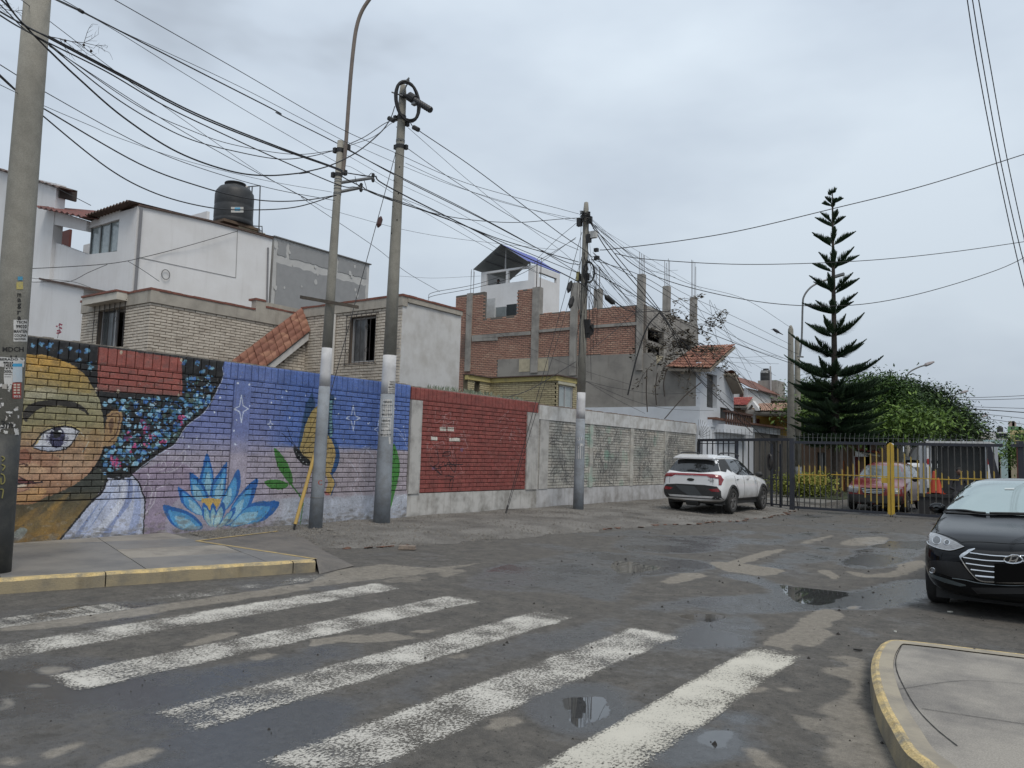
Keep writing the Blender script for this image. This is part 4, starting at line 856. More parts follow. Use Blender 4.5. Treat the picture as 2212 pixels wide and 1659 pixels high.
GRB=mat('grey_wall_paint',(.5,.5,.5),.85,(.24,.23,.21),6,.5,.5,55,img=IM3,imap=(GY0,GY1-GY0,0,3.2),speck=.1)
w3=base_wall(GY0+.002,GY1,2.70,'long whitewashed brick street wall with dark scribbled graffiti in four bays',mat('pale_plinth',(.50,.50,.51),.85,(.27,.26,.25),2.4,.9,.5,50,streak=.6),.64,mort=mat('grey_mortar',(.13,.125,.12),.95,(.08,.08,.075),14,.6))
cols=[(gp(WP,1164,960)[0],19.15)]+[(gp(WP,a,960)[0],gp(WP,b,960)[0]) for a,b in ((1272,1279),(1360,1366.5),(1434,1440))]
lay(w3,courses(GY0+.01,GY1,.65,2.66,.30,.088,.012,[(a,b,0,2.7) for a,b in cols]),GRB,WP,.03,300)
PIL=mat('grey_wall_column',(.5,.5,.5),.85,(.3,.3,.29),5,.5,.4,50,img=IM3,imap=(GY0,GY1-GY0,0,3.2))
for a,b in cols:mb=MB();mb.box((WX-.02,a,.642),(WX+.04,b,2.66));mb.build('pilaster',GPL if a < 19 else PIL,w3)
mb=MB();mb.box((WX-.27,GY0+.01,2.664),(WX+.05,GY1,3.08));mb.build('coping_band',mat('white_coping',(.60,.60,.59),.8,(.36,.34,.31),3,.85,.4,45,streak=.55),w3)
mb=MB();r=random.Random(41)
for i in range(140):
    a=GY0+.01+i*11.65/140;mb.box((WX-.27,a,3.08),(WX+.05-r.random()*.02,a+11.65/140,3.09+r.random()*.03))
mb.build('coping_crust',mat('coping_crust',(.26,.2,.16),.95,(.12,.1,.09),14,.8,.5),w3)
# succulent leaves and shards on top of the red wall
SUC=mat('succulent',(.13,.17,.12),.6,(.25,.25,.18),12,.8)
def succ(yc,wd,n,name,lab,h=.12):
    t=MB();r=random.Random(int(yc*10))
    for _ in range(n):
        yy=yc+r.uniform(-wd,wd);x=WX-r.uniform(.03,.2);hh=h*r.uniform(.5,1.2);d=r.uniform(-.05,.05);e=r.uniform(-.06,.06);w_=r.uniform(.008,.016)
        t.add([(x,yy-w_,WTOP-.01),(x,yy+w_,WTOP-.01),(x+w_,yy,WTOP-.01),(x+e*.5,yy+d*.6+w_*1.2,WTOP+hh*.6),(x+e*.5,yy+d*.6-w_*1.2,WTOP+hh*.6),(x+e,yy+d,WTOP+hh)],[(0,1,3,4),(4,3,5),(1,2,3),(2,0,4),(2,4,3)])
    tag(t.build(name,SUC,None,loc=(WX-.1,yc,WTOP)),lab,'plant',kind='stuff')
succ(14.55,.55,70,'succulent_plant','spiky green succulents at the left end of the red wall top');succ(15.9,.6,80,'succulent_plant','row of grey-green succulents on the middle of the red wall top');succ(17.3,.6,50,'succulent_plant','sparse low succulents near the right end of the red wall top',.08)
succ(11.6,.9,60,'dry_weeds','dry brown weeds on the blue wall top just left of the coil pole',.05)
# small plant on the near end of the mural wall
t=thing('flowering_plant',(WX-.1,5.6,WTOP),'tiny pink-flowered plant sprouting behind the mural wall top at left','plant');mb=MB();P0=gx(*z2(455,1450),WX-.14);P1=gx(*z2(470,1330),WX-.14);mb.tube([P0,P0.lerp(P1,.5)+Vector((0,.01,0)),P1],.004,4);mb.build('stem',mat('plant_stem',(.08,.05,.04)),t)
mb=MB();r=random.Random(3)
for k in range(12):
    q=P0.lerp(P1,r.uniform(.3,1.05))+Vector((r.uniform(-.03,.03),r.uniform(-.04,.04),0));s_=.018;mb.add([q+Vector((0,-s_,0)),q+Vector((.01,0,-s_)),q+Vector((0,s_,.005)),q+Vector((.0,.004,s_))],[(0,1,2,3)])
tag(mb.build('flower',mat('pink_petal',(.25,.06,.09)),t),kind='stuff')
# =================================================================== houses behind the wall
WHT=mat('white_plaster',(.69,.69,.695),.85,(.58,.57,.56),.9,.6,.25,40,streak=.14)
WHT2=mat('stained_white_plaster',(.60,.595,.585),.9,(.42,.40,.37),1.8,.7,.3,40,streak=.15)
BEI=brickmat('beige_brick',(.53,.475,.405),(.59,.535,.46),(.43,.38,.32),.28,.075)
BEIM=mat('beige_mortar',(.15,.12,.095),.95,(.09,.075,.06),12,.6)
BEIC=mat('beige_plaster',(.40,.37,.32),.9,(.26,.24,.21),2.5,.8,.4,50,streak=.5)
RTL=mat('red_coping_tile',(.22,.085,.06),.8,(.10,.05,.04),8,.8,.4,60)
TERR=brickmat('terracotta_tile',(.26,.12,.08),(.19,.08,.055),(.33,.17,.11),.35,.2)
DARK=mat('dark_interior',(.012,.012,.013),.9)
IRON=mat('black_iron',(.022,.022,.024),.5,(.06,.04,.03),12,.5)
GLS=mat('window_glass',(.05,.06,.065),.06,(.03,.035,.04),2,.5,spec=.8)
GLS2=mat('curtained_glass',(.24,.27,.28),.12,(.13,.15,.16),3,.6,spec=.7)
ALU=mat('pale_metal_frame',(.42,.42,.42),.45)
RUST=mat('rusty_sheet',(.11,.07,.055),.8,(.05,.04,.035),6,.8)
CCR=mat('grey_concrete',(.31,.295,.27),.9,(.17,.16,.15),1.6,.9,.5,50,streak=.4)
CCD=mat('cement_render',(.28,.265,.24),.92,(.16,.15,.14),.9,.9,.35,40,streak=.35)
def window(par,pl,u0,u1,z0,z1_,frame=ALU,panes=2,open_right=True,grille=None,glass=GLS,dep=.16,bars=7):
    f=MB();e=.045
    pbox(f,pl,u0,u1,z0,z0+e,-dep,-dep+.05);pbox(f,pl,u0,u1,z1_-e,z1_,-dep,-dep+.05)
    for k in range(panes+1):
        u=u0+(u1-u0-e)*k/panes;pbox(f,pl,u,u+e,z0+e,z1_-e,-dep,-dep+.05)
    fo=f.build('window_frame',frame,par)
    for k in range(panes):
        if open_right and k == panes-1:continue
        a=u0+e+(u1-u0-e)*k/panes;b=u0+(u1-u0-e)*(k+1)/panes;g_=MB();pbox(g_,pl,a+.003,b-.003,z0+e,z1_-e,-dep+.012,-dep+.02);g_.build('window_pane',glass,fo)
    if grille:
        gr=MB();o=.07;m_=.12
        for z in (z0-.06,z1_+.06):gr.tube([P3(pl,u0-m_,z,o),P3(pl,u1+m_,z,o)],.012,5)
        for u in (u0-m_+.02,u1+m_-.02):
            for z in (z0-.06,z1_+.06):gr.tube([P3(pl,u,z,o),P3(pl,u,z,-.01)],.012,5)
        go=gr.build('window_grille',IRON,par)
        for k in range(bars):
            u=u0-m_*.6+(u1-u0+m_*1.2)*k/(bars-1);b_=MB();b_.tube([P3(pl,u,z0-.06,o),P3(pl,u,z1_+.06,o)],.009,5);b_.build('grille_bar',IRON,go)
            if k < bars-1 and k % 2 == 0:
                for zc in (z0+.25*(z1_-z0),z0+.75*(z1_-z0)):
                    c_=MB();c_.tube([P3(pl,u+.08+.065*math.cos(t_),zc+.065*math.sin(t_),o) for t_ in [i*.628 for i in range(11)]],.006,4);c_.build('grille_ring',IRON,go)
def tiles(par,A,B,C,D,nu,nv,m,name='roof_tile',r=.5,maxind=300,base=None):
    """A-B eave, D-C ridge. nu columns, nv rows of curved tiles"""
    A,B,C,D=map(Vector,(A,B,C,D));nrm=(B-A).cross(D-A).normalized()
    if nrm.z < 0:nrm=-nrm
    b=MB();b.slab([A-nrm*.03,B-nrm*.03,C-nrm*.03,D-nrm*.03],-nrm*.10);b.build('roof_deck',base or BEIC,par)
    rn=random.Random(3);cnt=0;rest=MB()
    for j in range(nv):
        for i in range(nu):
            u0,u1,v0,v1=i/nu,(i+1)/nu,j/nv,(j+1.18)/nv
            pt=lambda u,v:(A.lerp(B,u)).lerp(D.lerp(C,u),v)
            w_=(pt(u1,v0)-pt(u0,v0));L_=w_.length;vs=[];lift=.02+rn.uniform(0,.02)
            for (v,l_) in ((v0,.045+lift),(v1,.012+lift)):
                for k in range(6):
                    t_=k/5;vs.append(pt(u0+(u1-u0)*t_,v)+nrm*(math.sin(math.pi*t_)*L_*r*.5+l_))
            for (v,l_) in ((v0,.015+lift),):
                for k in range(6):
                    t_=k/5;vs.append(pt(u0+(u1-u0)*t_,v)+nrm*(math.sin(math.pi*t_)*L_*r*.5+l_))
            fs=[(k,k+1,k+7,k+6) for k in range(5)]+[(12+k,13+k,k+1,k) for k in range(5)]
            if cnt < maxind:t=MB();t.add(vs,fs);t.build(name,m,par)
            else:rest.add(vs,fs)
            cnt += 1
    if rest.v:tag(rest.build('roof_tilework',m,par),kind='stuff')
def coping(par,pl,u0,u1,z,wd=.24,st=.3,m=RTL):
    u=u0;rn=random.Random(6)
    while u < u1-.02:
        b=MB();e=min(u+st,u1);h=rn.uniform(.045,.06);pbox(b,pl,u+.004,e-.004,z,z+h,-wd,.06+rn.uniform(0,.01));b.build('coping_tile',m,par);u=e
def corrug(par,P,name='corrugated_roof',m=RUST,n=20,amp=.035,th=.02):
    """wavy sheet through 4 corners A,B (eave) C,D (ridge); waves run across A-B"""
    A,B,C,D=map(Vector,P);nr=(B-A).cross(D-A).normalized();nr=nr if nr.z > 0 else -nr;mb=MB();N=n*4;vs=[]
    for i in range(N+1):
        t_=i/N;o=nr*math.sin(t_*n*2*math.pi)*amp;a,d=A.lerp(B,t_)+o,D.lerp(C,t_)+o;vs += [a,d,d-nr*th,a-nr*th]
    mb.add(vs,[(4*i+k,4*i+4+k,4*i+4+(k+1) % 4,4*i+(k+1) % 4) for i in range(N) for k in range(4)]);mb.build(name,m,par)

# ---- beige brick house, left block: side face X=-18 (towards street), end face Y=9.8 (towards camera)
HX,HY,HZ=-18.,9.8,5.35
t=thing('brick_house',(-16,13,0),'beige brick two-storey house with barred windows and orange tiled stair roof behind the mural wall','house')
PA,PB=('X',HX),('Y',HY)
uL=-21.45;INY=gx(651,657,HX).y
w0,w1_=gp(PB,211,700)[0],gp(PB,270,700)[0];wz1=gp(PB,240,660)[1]
hw=(w0,w1_,3.55,wz1)
mb=wallpanel(PB,uL,HX-.02,0,HZ-.0,.2,[hw]);mb.build('wall',BEIM,t)
lay(t,courses(uL,HX,2.9,HZ-.3,.30,.075,.014,[hw]),BEI,('Y',HY),.03,110,'brick',True)
mb=MB();pbox(mb,PB,uL,HX+.05,HZ-.3,HZ,-.15,.05);mb.build('parapet_band',BEIC,t);coping(t,PB,uL-.05,HX+.06,HZ)
window(t,PB,*hw,glass=mat('dim_curtain',(.10,.11,.11),.15,(.05,.055,.06),5,.6),grille=True,bars=7)
mb=MB();pbox(mb,PB,w0-.25,w1_+.12,wz1+.03,wz1+.22,0,.32);mb.build('window_canopy',mat('canopy_plaster',(.55,.52,.46),.9,(.4,.38,.34),3,.7),t)
mb=MB();pbox(mb,PB,w0-.27,w1_+.13,wz1+.222,wz1+.27,-.0,.35);mb.build('canopy_tile',RTL,t)
mb=wallpanel(PA,HY+.0,INY+3,0,HZ,.2);mb.build('wall',BEIM,t)
lay(t,courses(HY-.03,INY,2.9,HZ-.3,.30,.075,.014),BEI,PA,.03,190,'brick',True)
mb=MB();y1_=gx(551,650,HX).y;pbox(mb,PA,HY+.152,y1_,HZ-.3,HZ-.002,-.15,.048);mb.build('parapet_band',BEIC,t);coping(t,PA,HY+.16,y1_,HZ,.26)
mb=MB();pbox(mb,PA,y1_,INY-.002,HZ-.3,HZ+.28,-.15,.054);mb.build('parapet_step',BEIC,t);coping(t,PA,y1_-.03,y1_+.32,HZ+.28,.26);coping(t,PA,y1_+.32,INY,HZ+.12,.26)
mb=MB();mb.box((uL,HY+.2,HZ-.35),(HX-.2,INY+3,HZ-.25));mb.build('roof_slab',CCR,t)
mb=MB();mb.box((uL,HY+.2,0),(uL+.2,INY+3,HZ-.36));mb.build('wall',BEIM,t)
# ---- right block
BX=gy(871,637,INY).x;ZB=gy(871,640,INY).z;BY1=gx(997,665,BX).y
PC,PD=('Y',INY),('X',BX)
ww=(gp(PC,757,690)[0],gp(PC,812,690)[0],gp(PC,785,782)[1],gp(PC,785,684)[1])
mb=wallpanel(PC,HX+.02,BX-.2,0,ZB,.2,[ww]);mb.build('wall',BEIM,t)
lay(t,courses(HX+.02,BX,2.6,ZB-.25,.30,.08,.014,[ww]),BEI,PC,.03,300,'brick',True)
mb=MB();pbox(mb,PC,HX+.06,BX+.03,ZB-.25,ZB,-.15,.05);mb.build('parapet_band',BEIC,t);coping(t,PC,HX+.06,BX+.06,ZB)
window(t,PC,*ww,glass=mat('dim_curtain2',(.11,.115,.12),.15,(.06,.065,.07),5,.6),grille=True,bars=7)
dp=gp(PC,727,680)[0];mb=MB();mb.tube([P3(PC,dp,2.6,.07),P3(PC,dp,ZB-.28,.07)],.05,8);mb.build('drainpipe',mat('pvc_white',(.6,.58,.55),.5),t)
cut=(gx(900,645,BX).y)
mb=wallpanel(PD,INY+.003,BY1,0,ZB-.14,.2);mb.build('end_wall',WHT2,t)
mb=MB();pbox(mb,PD,INY+.152,BY1,ZB-.13,ZB-.002,-.15,.048);mb.build('parapet_band',BEIC,t);coping(t,PD,INY+.16,BY1+.05,ZB+.002,.26)
mb=MB();mb.box((HX,INY+.2,ZB-.35),(BX-.2,BY1-.01,ZB-.25));mb.box((HX,BY1-.21,0),(BX-.21,BY1-.01,ZB-.36));mb.build('roof_slab',CCR,t)
# stair roof: slopes down towards the street corner in front of the side face
e0=gx(652,672,HX+.02);
ra,rb=gx(652,683,HX+.1),gx(513,777,HX+.1)          # upper and lower back edge on the side face
dv=Vector((1.35,0,-.18))
A_=Vector((HX+.05,rb.y-.9,rb.z-.7));D_=Vector((HX+.05,INY-.05,gx(651,668,HX+.05).z))
slope=(D_.z-A_.z)/(D_.y-A_.y)
dz_=gx(654,716,HX+.42).z-D_.z
B_=A_+Vector((.42,.0,dz_));C_=D_+Vector((.42,0,dz_))
tiles(t,A_,B_,C_,D_,4,15,TERR,'stair_roof_tile',r=.25)
mb=MB();
mb.slab([B_+Vector((0,0,-.02)),C_+Vector((0,0,-.02)),C_+Vector((0,0,-.22)),B_+Vector((0,0,-.22))],(-.1,0,0));mb.build('stair_roof_beam',WHT2,t)
pe=('X',HX+.3);mb=MB();mb.slab([(HX+.3,A_.y,0),(HX+.3,INY-.01,0),(HX+.3,INY-.01,C_.z-.2),(HX+.3,A_.y,B_.z-.2)],(-.15,0,0));mb.build('stair_wall',BEIM,t)
lay(t,courses(A_.y,INY-.01,2.6,C_.z-.3,.30,.08,.014,keep=lambda u,z:z < B_.z-.24+(u-A_.y)*slope),BEI,pe,.03,60,'brick',True)

# ---- white house far left, with side wall, corrugated roofs and glazed corner
GX_=-22.
t=thing('white_house',(-24,12,0),'tall white rendered house with corrugated roof, open balcony and long blank side wall at left','house')
c0=gx(298,445,GX_);c1=gx(588,516,GX_);yC=c0.y;zC=c0.z
pS=('X',GX_);yE=c1.y
mb=MB();mb.slab([(GX_,yC,0),(GX_,yE,0),(GX_,yE,c1.z),(GX_,(yC+yE)/2,gx(440,475,GX_).z),(GX_,yC,zC)],(-.2,0,0));mb.build('side_wall',WHT,t)
mb=MB();tp=[(yC,zC),((yC+yE)/2,gx(440,475,GX_).z),(yE,c1.z)]
for (a,za_),(b,zb_) in zip(tp[:-1],tp[1:]):mb.slab([(GX_+.06,a,za_+.0),(GX_+.06,b,zb_+.0),(GX_+.06,b,zb_+.05),(GX_+.06,a,za_+.05)],(-.4,0,0))
mb.build('wall_capping',RUST,t)
dpx=[gx(297,447,GX_+.08),gx(297,520,GX_+.08),gx(292,610,GX_+.08)]
mb=MB();mb.tube([Vector((GX_+.07,yC+.07,zC-.05)),Vector((GX_+.07,yC+.07,4.5))],.045,7);mb.build('drainpipe',mat('grey_pvc',(.20,.20,.21),.5),t)
mb=MB();mb.tube([P3(pS,gp(pS,578,535)[0],9-.6,.03),P3(pS,gp(pS,580,640)[0],5,.03)],.03,6);mb.build('downpipe',mat('grey_pvc',(.20,.20,.21),.5),t)
# wall seams, thin battens on the blank wall
mb=MB()
for a,b in (((2-1+512,497),(509,600)),((300,556),(509,600))):
    p,q=gp(pS,*a),gp(pS,*b);mb.tube([P3(pS,*p,.004),P3(pS,*q,.004)],.012,4)
mb.build('wall_seam',mat('seam',(.3,.3,.3),.9),t)
# front face at Y = yC, runs left (to -X)
pF=('Y',yC)
gl=(gp(pF,193,500)[0],gp(pF,256,500)[0]);gzl=gp(pF,225,550)[1];gzh=gp(pF,255,474)[1]
bl0=gp(pF,112,500)[0]
zt0=gp(pF,186,482)[1]
x112=bl0;zbal=gp(pF,190,543)[1];zbal2=gp(pF,112,520)[1]
mb=MB();mb.slab([(GX_-.2,yC,gzl-.0),(GX_-.2,yC,zC-.02),(gl[1],yC,zt0+(zC-zt0)*(gl[1]-gl[0]+.3)/(GX_-gl[0]+.3)),(gl[1],yC,gzl)],(0,.2,0));mb.build('corner_wall',WHT,t)
mb=MB();mb.slab([(gl[1],yC,gzh),(gl[1],yC,gzh+.5),(gl[0],yC,gzh+.18),(gl[0],yC,gzh-.0)],(0,.2,0));mb.build('lintel',WHT,t)
mb=MB();mb.slab([(GX_-.2,yC,0),(gl[0]-4,yC,0),(gl[0]-4,yC,zbal2-.05),(x112,yC,zbal2),(gl[0],yC,zbal-.1),(gl[1],yC,gzl),(GX_-.2,yC,gzl)],(0,.2,0));mb.build('front_wall',WHT,t)
fr=MB();pbox(fr,pF,gl[0],gl[1],gzl,gzl+.06,-.12,-.05);
for k in range(4):u=gl[0]+(gl[1]-gl[0]-.05)*k/3;pbox(fr,pF,u,u+.05,gzl+.06,gzh+.1,-.12,-.05)
fo=fr.build('window_frame',mat('bronze_frame',(.12,.13,.13),.4),t)
for k in range(3):
    a=gl[0]+.05+(gl[1]-gl[0]-.05)*k/3;b=a+(gl[1]-gl[0]-.05)/3-.05;m_=MB();pbox(m_,pF,a+.003,b,gzl+.06,gzh+.1,-.10,-.09);m_.build('window_pane',mat('blue_curtain_glass',(.28,.33,.34),.1,(.17,.20,.21),7,.8,spec=.8),fo)
# recessed balcony room
mb=MB();mb.box((x112-3,yC+2.4,zbal2-1.2),(GX_-.3,yC+2.5,zt0+.6));mb.build('balcony_back_wall',WHT,t)
mb=MB();mb.box((gl[0]-.02,yC+.21,zbal2-1.2),(gl[0]+.1,yC+2.4,zt0+.2));mb.build('balcony_side_wall',WHT,t)
mb=MB();mb.box((x112-.3,yC+.21,zbal2-1.3),(gl[0]-.03,yC+2.4,zbal2-1.21));mb.build('balcony_floor',CCR,t)
db=gy(112,500,yC+2.35),gy(151,530,yC+2.35);mb=MB();mb.box((db[0].x,yC+2.3,zbal2-1.15),(db[1].x,yC+2.39,gy(130,503,yC+2.35).z));mb.build('door',mat('red_brown_door',(.12,.03,.02),.6,(.07,.02,.015),5,.6),t)
h0=gp(pF,112,485)[1];h1=gp(pF,112,456)[1];h2=gp(pF,196,500)[1];h3=gp(pF,196,479)[1]
mb=MB();mb.slab([(x112,yC-.1,h0),(gl[0],yC-.1,h2),(gl[0],yC-.1,h3),(x112,yC-.1,h1)],(0,.3,0));mb.build('balcony_beam',WHT,t)
corrug(t,[(x112-.2,yC-.5,h1+.04),(gl[0]+.6,yC-.5,h3-.05),(gl[0]+.6,yC+3,h3+.5),(x112-.2,yC+3,h1+.7)],n=9,m=mat('red_corrugated',(.17,.06,.05),.7,(.07,.05,.045),6,.8))
corrug(t,[(gl[0]-.1,yC-.3,gp(pF,186,476)[1]),(GX_+.04,yC-.3,zC+.09),(GX_+.04,yE,c1.z+.09),(gl[0]-.1,yE,zC-.2)],n=16)
# left tower part of the house
xl=gp(pF,116,500)[0]
pT=('Y',yC-.12);xr=gy(116,480,yC-.12).x;zr=gy(115,400,yC-.12).z;z0_=gy(0,368,yC-.12);xl_=z0_.x-2.5
mb=MB();zl_=z0_.z+(z0_.z-zr)*2.5/(xr-z0_.x)*1;mb.slab([(xl_,yC-.12,0),(xr,yC-.12,0),(xr,yC-.12,zr),(xl_,yC-.12,zl_)],(0,.3,0));mb.build('tower',WHT,t)
k=[gy(127,404,yC-.25),gy(0,366,yC-.25)];k2=k[0]+(k[1]-k[0])*1.6
corrug(t,[k2,k[0],k[0]+Vector((0,.55,.02)),k2+Vector((0,.55,.02))],n=14,amp=.03)
mb=MB();q=gy(126,412,yC-.1);mb.box((xr+.002,yC-.05,gy(118,427,yC-.1).z),(q.x,yC+.5,gy(118,404,yC-.1).z));mb.build('eave_box',mat('dark_wood',(.05,.04,.035),.8),t)
# low white annex between tower and beige house
YA_=yC-.7;a0=gy(93,600,YA_);a1=gy(181,624,YA_);zt_a,zt_b=gy(93,604,YA_).z,gy(180,624,YA_).z
mb=MB();mb.slab([(a0.x-3.2,YA_,0),(a1.x,YA_,0),(a1.x,YA_,zt_b),(a0.x,YA_,zt_a),(a0.x-3.2,YA_,zt_a)],(0,.5,0));mb.build('annex_wall',WHT,t)
mb=MB();mb.slab([(a0.x-.1,YA_-.08,zt_a+.0),(a1.x+.5,YA_-.08,zt_b-.1),(a1.x+.5,YA_-.08,zt_b-.04),(a0.x-.1,YA_-.08,zt_a+.06)],(0,.7,0));mb.build('annex_capping',RUST,t)
# cable coil hook on the blank wall
cp=gx(358,593,GX_+.05);mb=MB();mb.tube([cp+Vector((0,.13*math.cos(a),.15*math.sin(a))) for a in [i*.45 for i in range(15)]],.012,5);
tag(mb.build('cable_coil',mat('grey_cable',(.12,.12,.12),.6),None,loc=tuple(cp)),'small round cable coil hanging on the blank white side wall','cable coil')
# ---- drywall-clad grey volume
t=thing('grey_panel_house',(-24,19,0),'upper storey clad in grey boards with white joint patches behind the beige house','house')
q0,q1=gx(594,512,GX_-.3),gx(799,570,GX_-.3);px_=GX_-.3
mb=MB();mb.box((px_-5,q0.y,0),(px_-.02,q1.y,q0.z));mb.build('body',mat('joint_compound',(.48,.48,.47),.9,(.38,.38,.38),3,.6),t)
GP_=mat('grey_board',(.28,.285,.29),.85,(.24,.245,.25),4,.7)
pp_=('X',px_);H0=q0.z;LL=q1.y-q0.y
for (a,b,c_,d) in [(.03,.12,H0-.62,H0-.06),(.14,.62,H0-.62,H0-.06),(.64,.97,H0-.62,H0-.06),(.03,.55,H0-2.6,H0-.85),(.57,.97,H0-2.6,H0-.85),(.03,.97,H0-4.6,H0-2.75)]:
    r=random.Random(int(a*100));P_=[]
    u0,u1=q0.y+LL*a,q0.y+LL*b
    for i in range(14):P_.append((px_-.02,u0+(u1-u0)*i/14,d-r.uniform(0,.07)))
    for i in range(8):P_.append((px_-.02,u1-r.uniform(0,.05),d+(c_-d)*i/8))
    for i in range(14):P_.append((px_-.02,u1-(u1-u0)*i/14,c_+r.uniform(0,.05)))
    for i in range(8):P_.append((px_-.02,u0+r.uniform(0,.05),c_+(d-c_)*i/8))
    mb=MB();mb.slab(P_,(.016,0,0));mb.build('wall_board',GP_,t)
mb=MB();r=random.Random(5)
for _ in range(26):
    u,z=q0.y+LL*r.random(),H0-r.uniform(.2,3.4);s_=r.uniform(.03,.09);mb.slab([(px_,u+s_*math.cos(a)*r.uniform(.6,1.1),z+s_*1.2*math.sin(a)) for a in [i*.8 for i in range(8)]],(.006,0,0))
tag(mb.build('filler_dabs',mat('joint_compound',(.5,.5,.5)),t),kind='stuff')
mb=MB();mb.box((px_-.4,q0.y-.05,H0),(px_+.05,q1.y+.05,H0+.04));mb.build('roof_edge',mat('grey_edge',(.16,.16,.16),.8),t)
# ---- water tank
def tank(bp,rad,h,lab,label_on=True,colr=(.022,.024,.026)):
    t=thing('water_tank',tuple(bp),lab,'water tank');m_=mat('black_plastic',colr,.55,(.05,.05,.052),5,.6,.2,30);mb=MB();prof=[(0,0),(.96,0),(1,.03),(1,.1),(.985,.12),(1,.14),(1,.42),(.985,.44),(1,.46),(1,.70),(.985,.72),(.98,.76),(.80,.87),(.50,.90),(.50,.97),(.56,.975),(.55,1.),(0,1.01)];n=24
    vs=[(bp.x+rad*p[0]*math.cos(2*math.pi*k/n),bp.y+rad*p[0]*math.sin(2*math.pi*k/n),bp.z+h*p[1]) for p in prof for k in range(n)]
    mb.add(vs,[(i*n+k,i*n+(k+1) % n,(i+1)*n+(k+1) % n,(i+1)*n+k) for i in range(len(prof)-1) for k in range(n)]);mb.build('tank_body',m_,t,True);return t
bp=gd(503,488,26.3);th_=(gd(503,394,26.3)-bp).z
t=tank(bp,.64,th_,'black plastic water tank with torn blue sticker on the roof of the white house')
def oncyl(c,rad,px,py,eps=.006):
    d=ray(px,py);o=EYE-c;a=d.x*d.x+d.y*d.y;b=2*(o.x*d.x+o.y*d.y);cc_=o.x*o.x+o.y*o.y-(rad+eps)**2;di=b*b-4*a*cc_
    tt=(-b-math.sqrt(max(di,0)))/(2*a);return EYE+d*tt
def patch(mb,fn,x0,y0,x1,y1,nx=4,ny=2,mi=0):
    vs=[fn(x0+(x1-x0)*i/nx,y0+(y1-y0)*j/ny) for j in range(ny+1) for i in range(nx+1)]
    mb.add(vs,[(j*(nx+1)+i,(j+1)*(nx+1)+i,(j+1)*(nx+1)+i+1,j*(nx+1)+i+1) for j in range(ny) for i in range(nx)],mi)
mb=MB();fnn=lambda x,y:oncyl(bp,.64,x,y);patch(mb,fnn,499,447,526,459);mb.build('sticker',mat('sticker_white',(.5,.5,.48),.6),t)
mb=MB();fnn=lambda x,y:oncyl(bp,.64,x,y,.012);patch(mb,fnn,507,448,519,455);mb.build('sticker_print',mat('sticker_blue',(.10,.34,.52),.6),t)
t=thing('roof_plinth',tuple(bp-Vector((0,0,.3))),'brown timber and block base under the black tank on the white house','plinth')
mb=MB();mb.box((bp.x-.55,bp.y-.7,bp.z-.09),(bp.x+.55,bp.y+.7,bp.z));mb.build('board',mat('old_wood',(.13,.09,.06),.9,(.07,.05,.04),8,.8),t)
mb=MB();mb.box((bp.x-.5,bp.y-.1,bp.z-1.6),(bp.x+.5,bp.y+.95,bp.z-.092));mb.build('block',mat('cream_block',(.36,.31,.22),.9),t)
t=thing('water_pipes',tuple(bp+Vector((.6,.6,0))),'thin grey pipe frame rising beside the black roof tank','pipes')
dq=26.5
for pts in ([(538,402),(541,470),(541,495)],[(562,402),(560,470),(559,508)],[(524,400),(530,405),(540,403),(562,401)],[(545,402),(543,440),(546,490)],[(543,488),(566,489),(567,512)],[(556,498),(566,499)]):
    mb=MB();mb.tube([gd(x,y,dq) for x,y in pts],.022,6);mb.build('pipe',mat('pipe_grey',(.13,.14,.15),.5),t)
mb=MB();mb.tube([gd(525,401,dq),gd(535,405,dq)],.05,7);mb.build('elbow',mat('pvc_white',(.6,.58,.55),.5),t)

# ---- unfinished red brick building
BYp=31.;pR=('Y',BYp);q6=lambda x,y:gp(pR,*z6(x,y))
RBR=brickmat('raw_red_brick',(.42,.235,.17),(.33,.175,.13),(.46,.29,.215),.25,.09)
RMO=mat('red_mortar',(.13,.115,.10),.95,(.11,.09,.08),10,.7)
t=thing('unfinished_building',(-20,33,0),'unfinished three-storey red brick building with bare concrete columns and rebar','building')
xL,xR=q6(150,900)[0],q6(1500,900)[0]
zmid=q6(1000,905)[1];xs1=q6(355,850)[0];xs2=q6(592,850)[0];xs3=q6(735,850)[0]
zt1=q6(250,765)[1];zop=q6(400,945)[1];zt2=q6(650,735)[1];zt3=q6(735,912)[1];zt4=q6(1460,845)[1];zg0=q6(455,1235)[1];zg1=q6(1440,1195)[1];xg=q6(455,1240)[0]
outl=[(xL,0),(xR,0),(xR,zt4),(q6(1090,880)[0],q6(1090,878)[1]),(xs3,zt3),(xs3,zt2),(xs2,zt2),(xs2,zop),(xs1,zop),(xs1,zt1),(xL,zt1-.05)]
mb=MB();mb.slab([(a,BYp,b) for a,b in outl],(0,.2,0));mb.build('wall',RMO,t)
def topz(u):
    if u < xs1:return zt1
    if u < xs2:return zop
    if u < xs3:return zt2
    return zt3+(zt4-zt3)*(u-xs3)/(xR-xs3)
keep=lambda u,z:z < topz(u)-.03+.05*math.sin(u*7) and (z > zg0+(zg1-zg0)*(u-xg)/(xR-xg) if u > xg else True)
lay(t,courses(xL,xR-.45,3.4,zt2,.25,.092,.024,keep=keep),RBR,pR,.03,300,'brick',True)
mb=MB();mb.slab([(xg,BYp-.0,2.2),(xR+.6,BYp,2.2),(xR+.6,BYp,zg1),(xg,BYp,zg0)],(0,-.035,0));mb.build('cement_render',CCD,t)
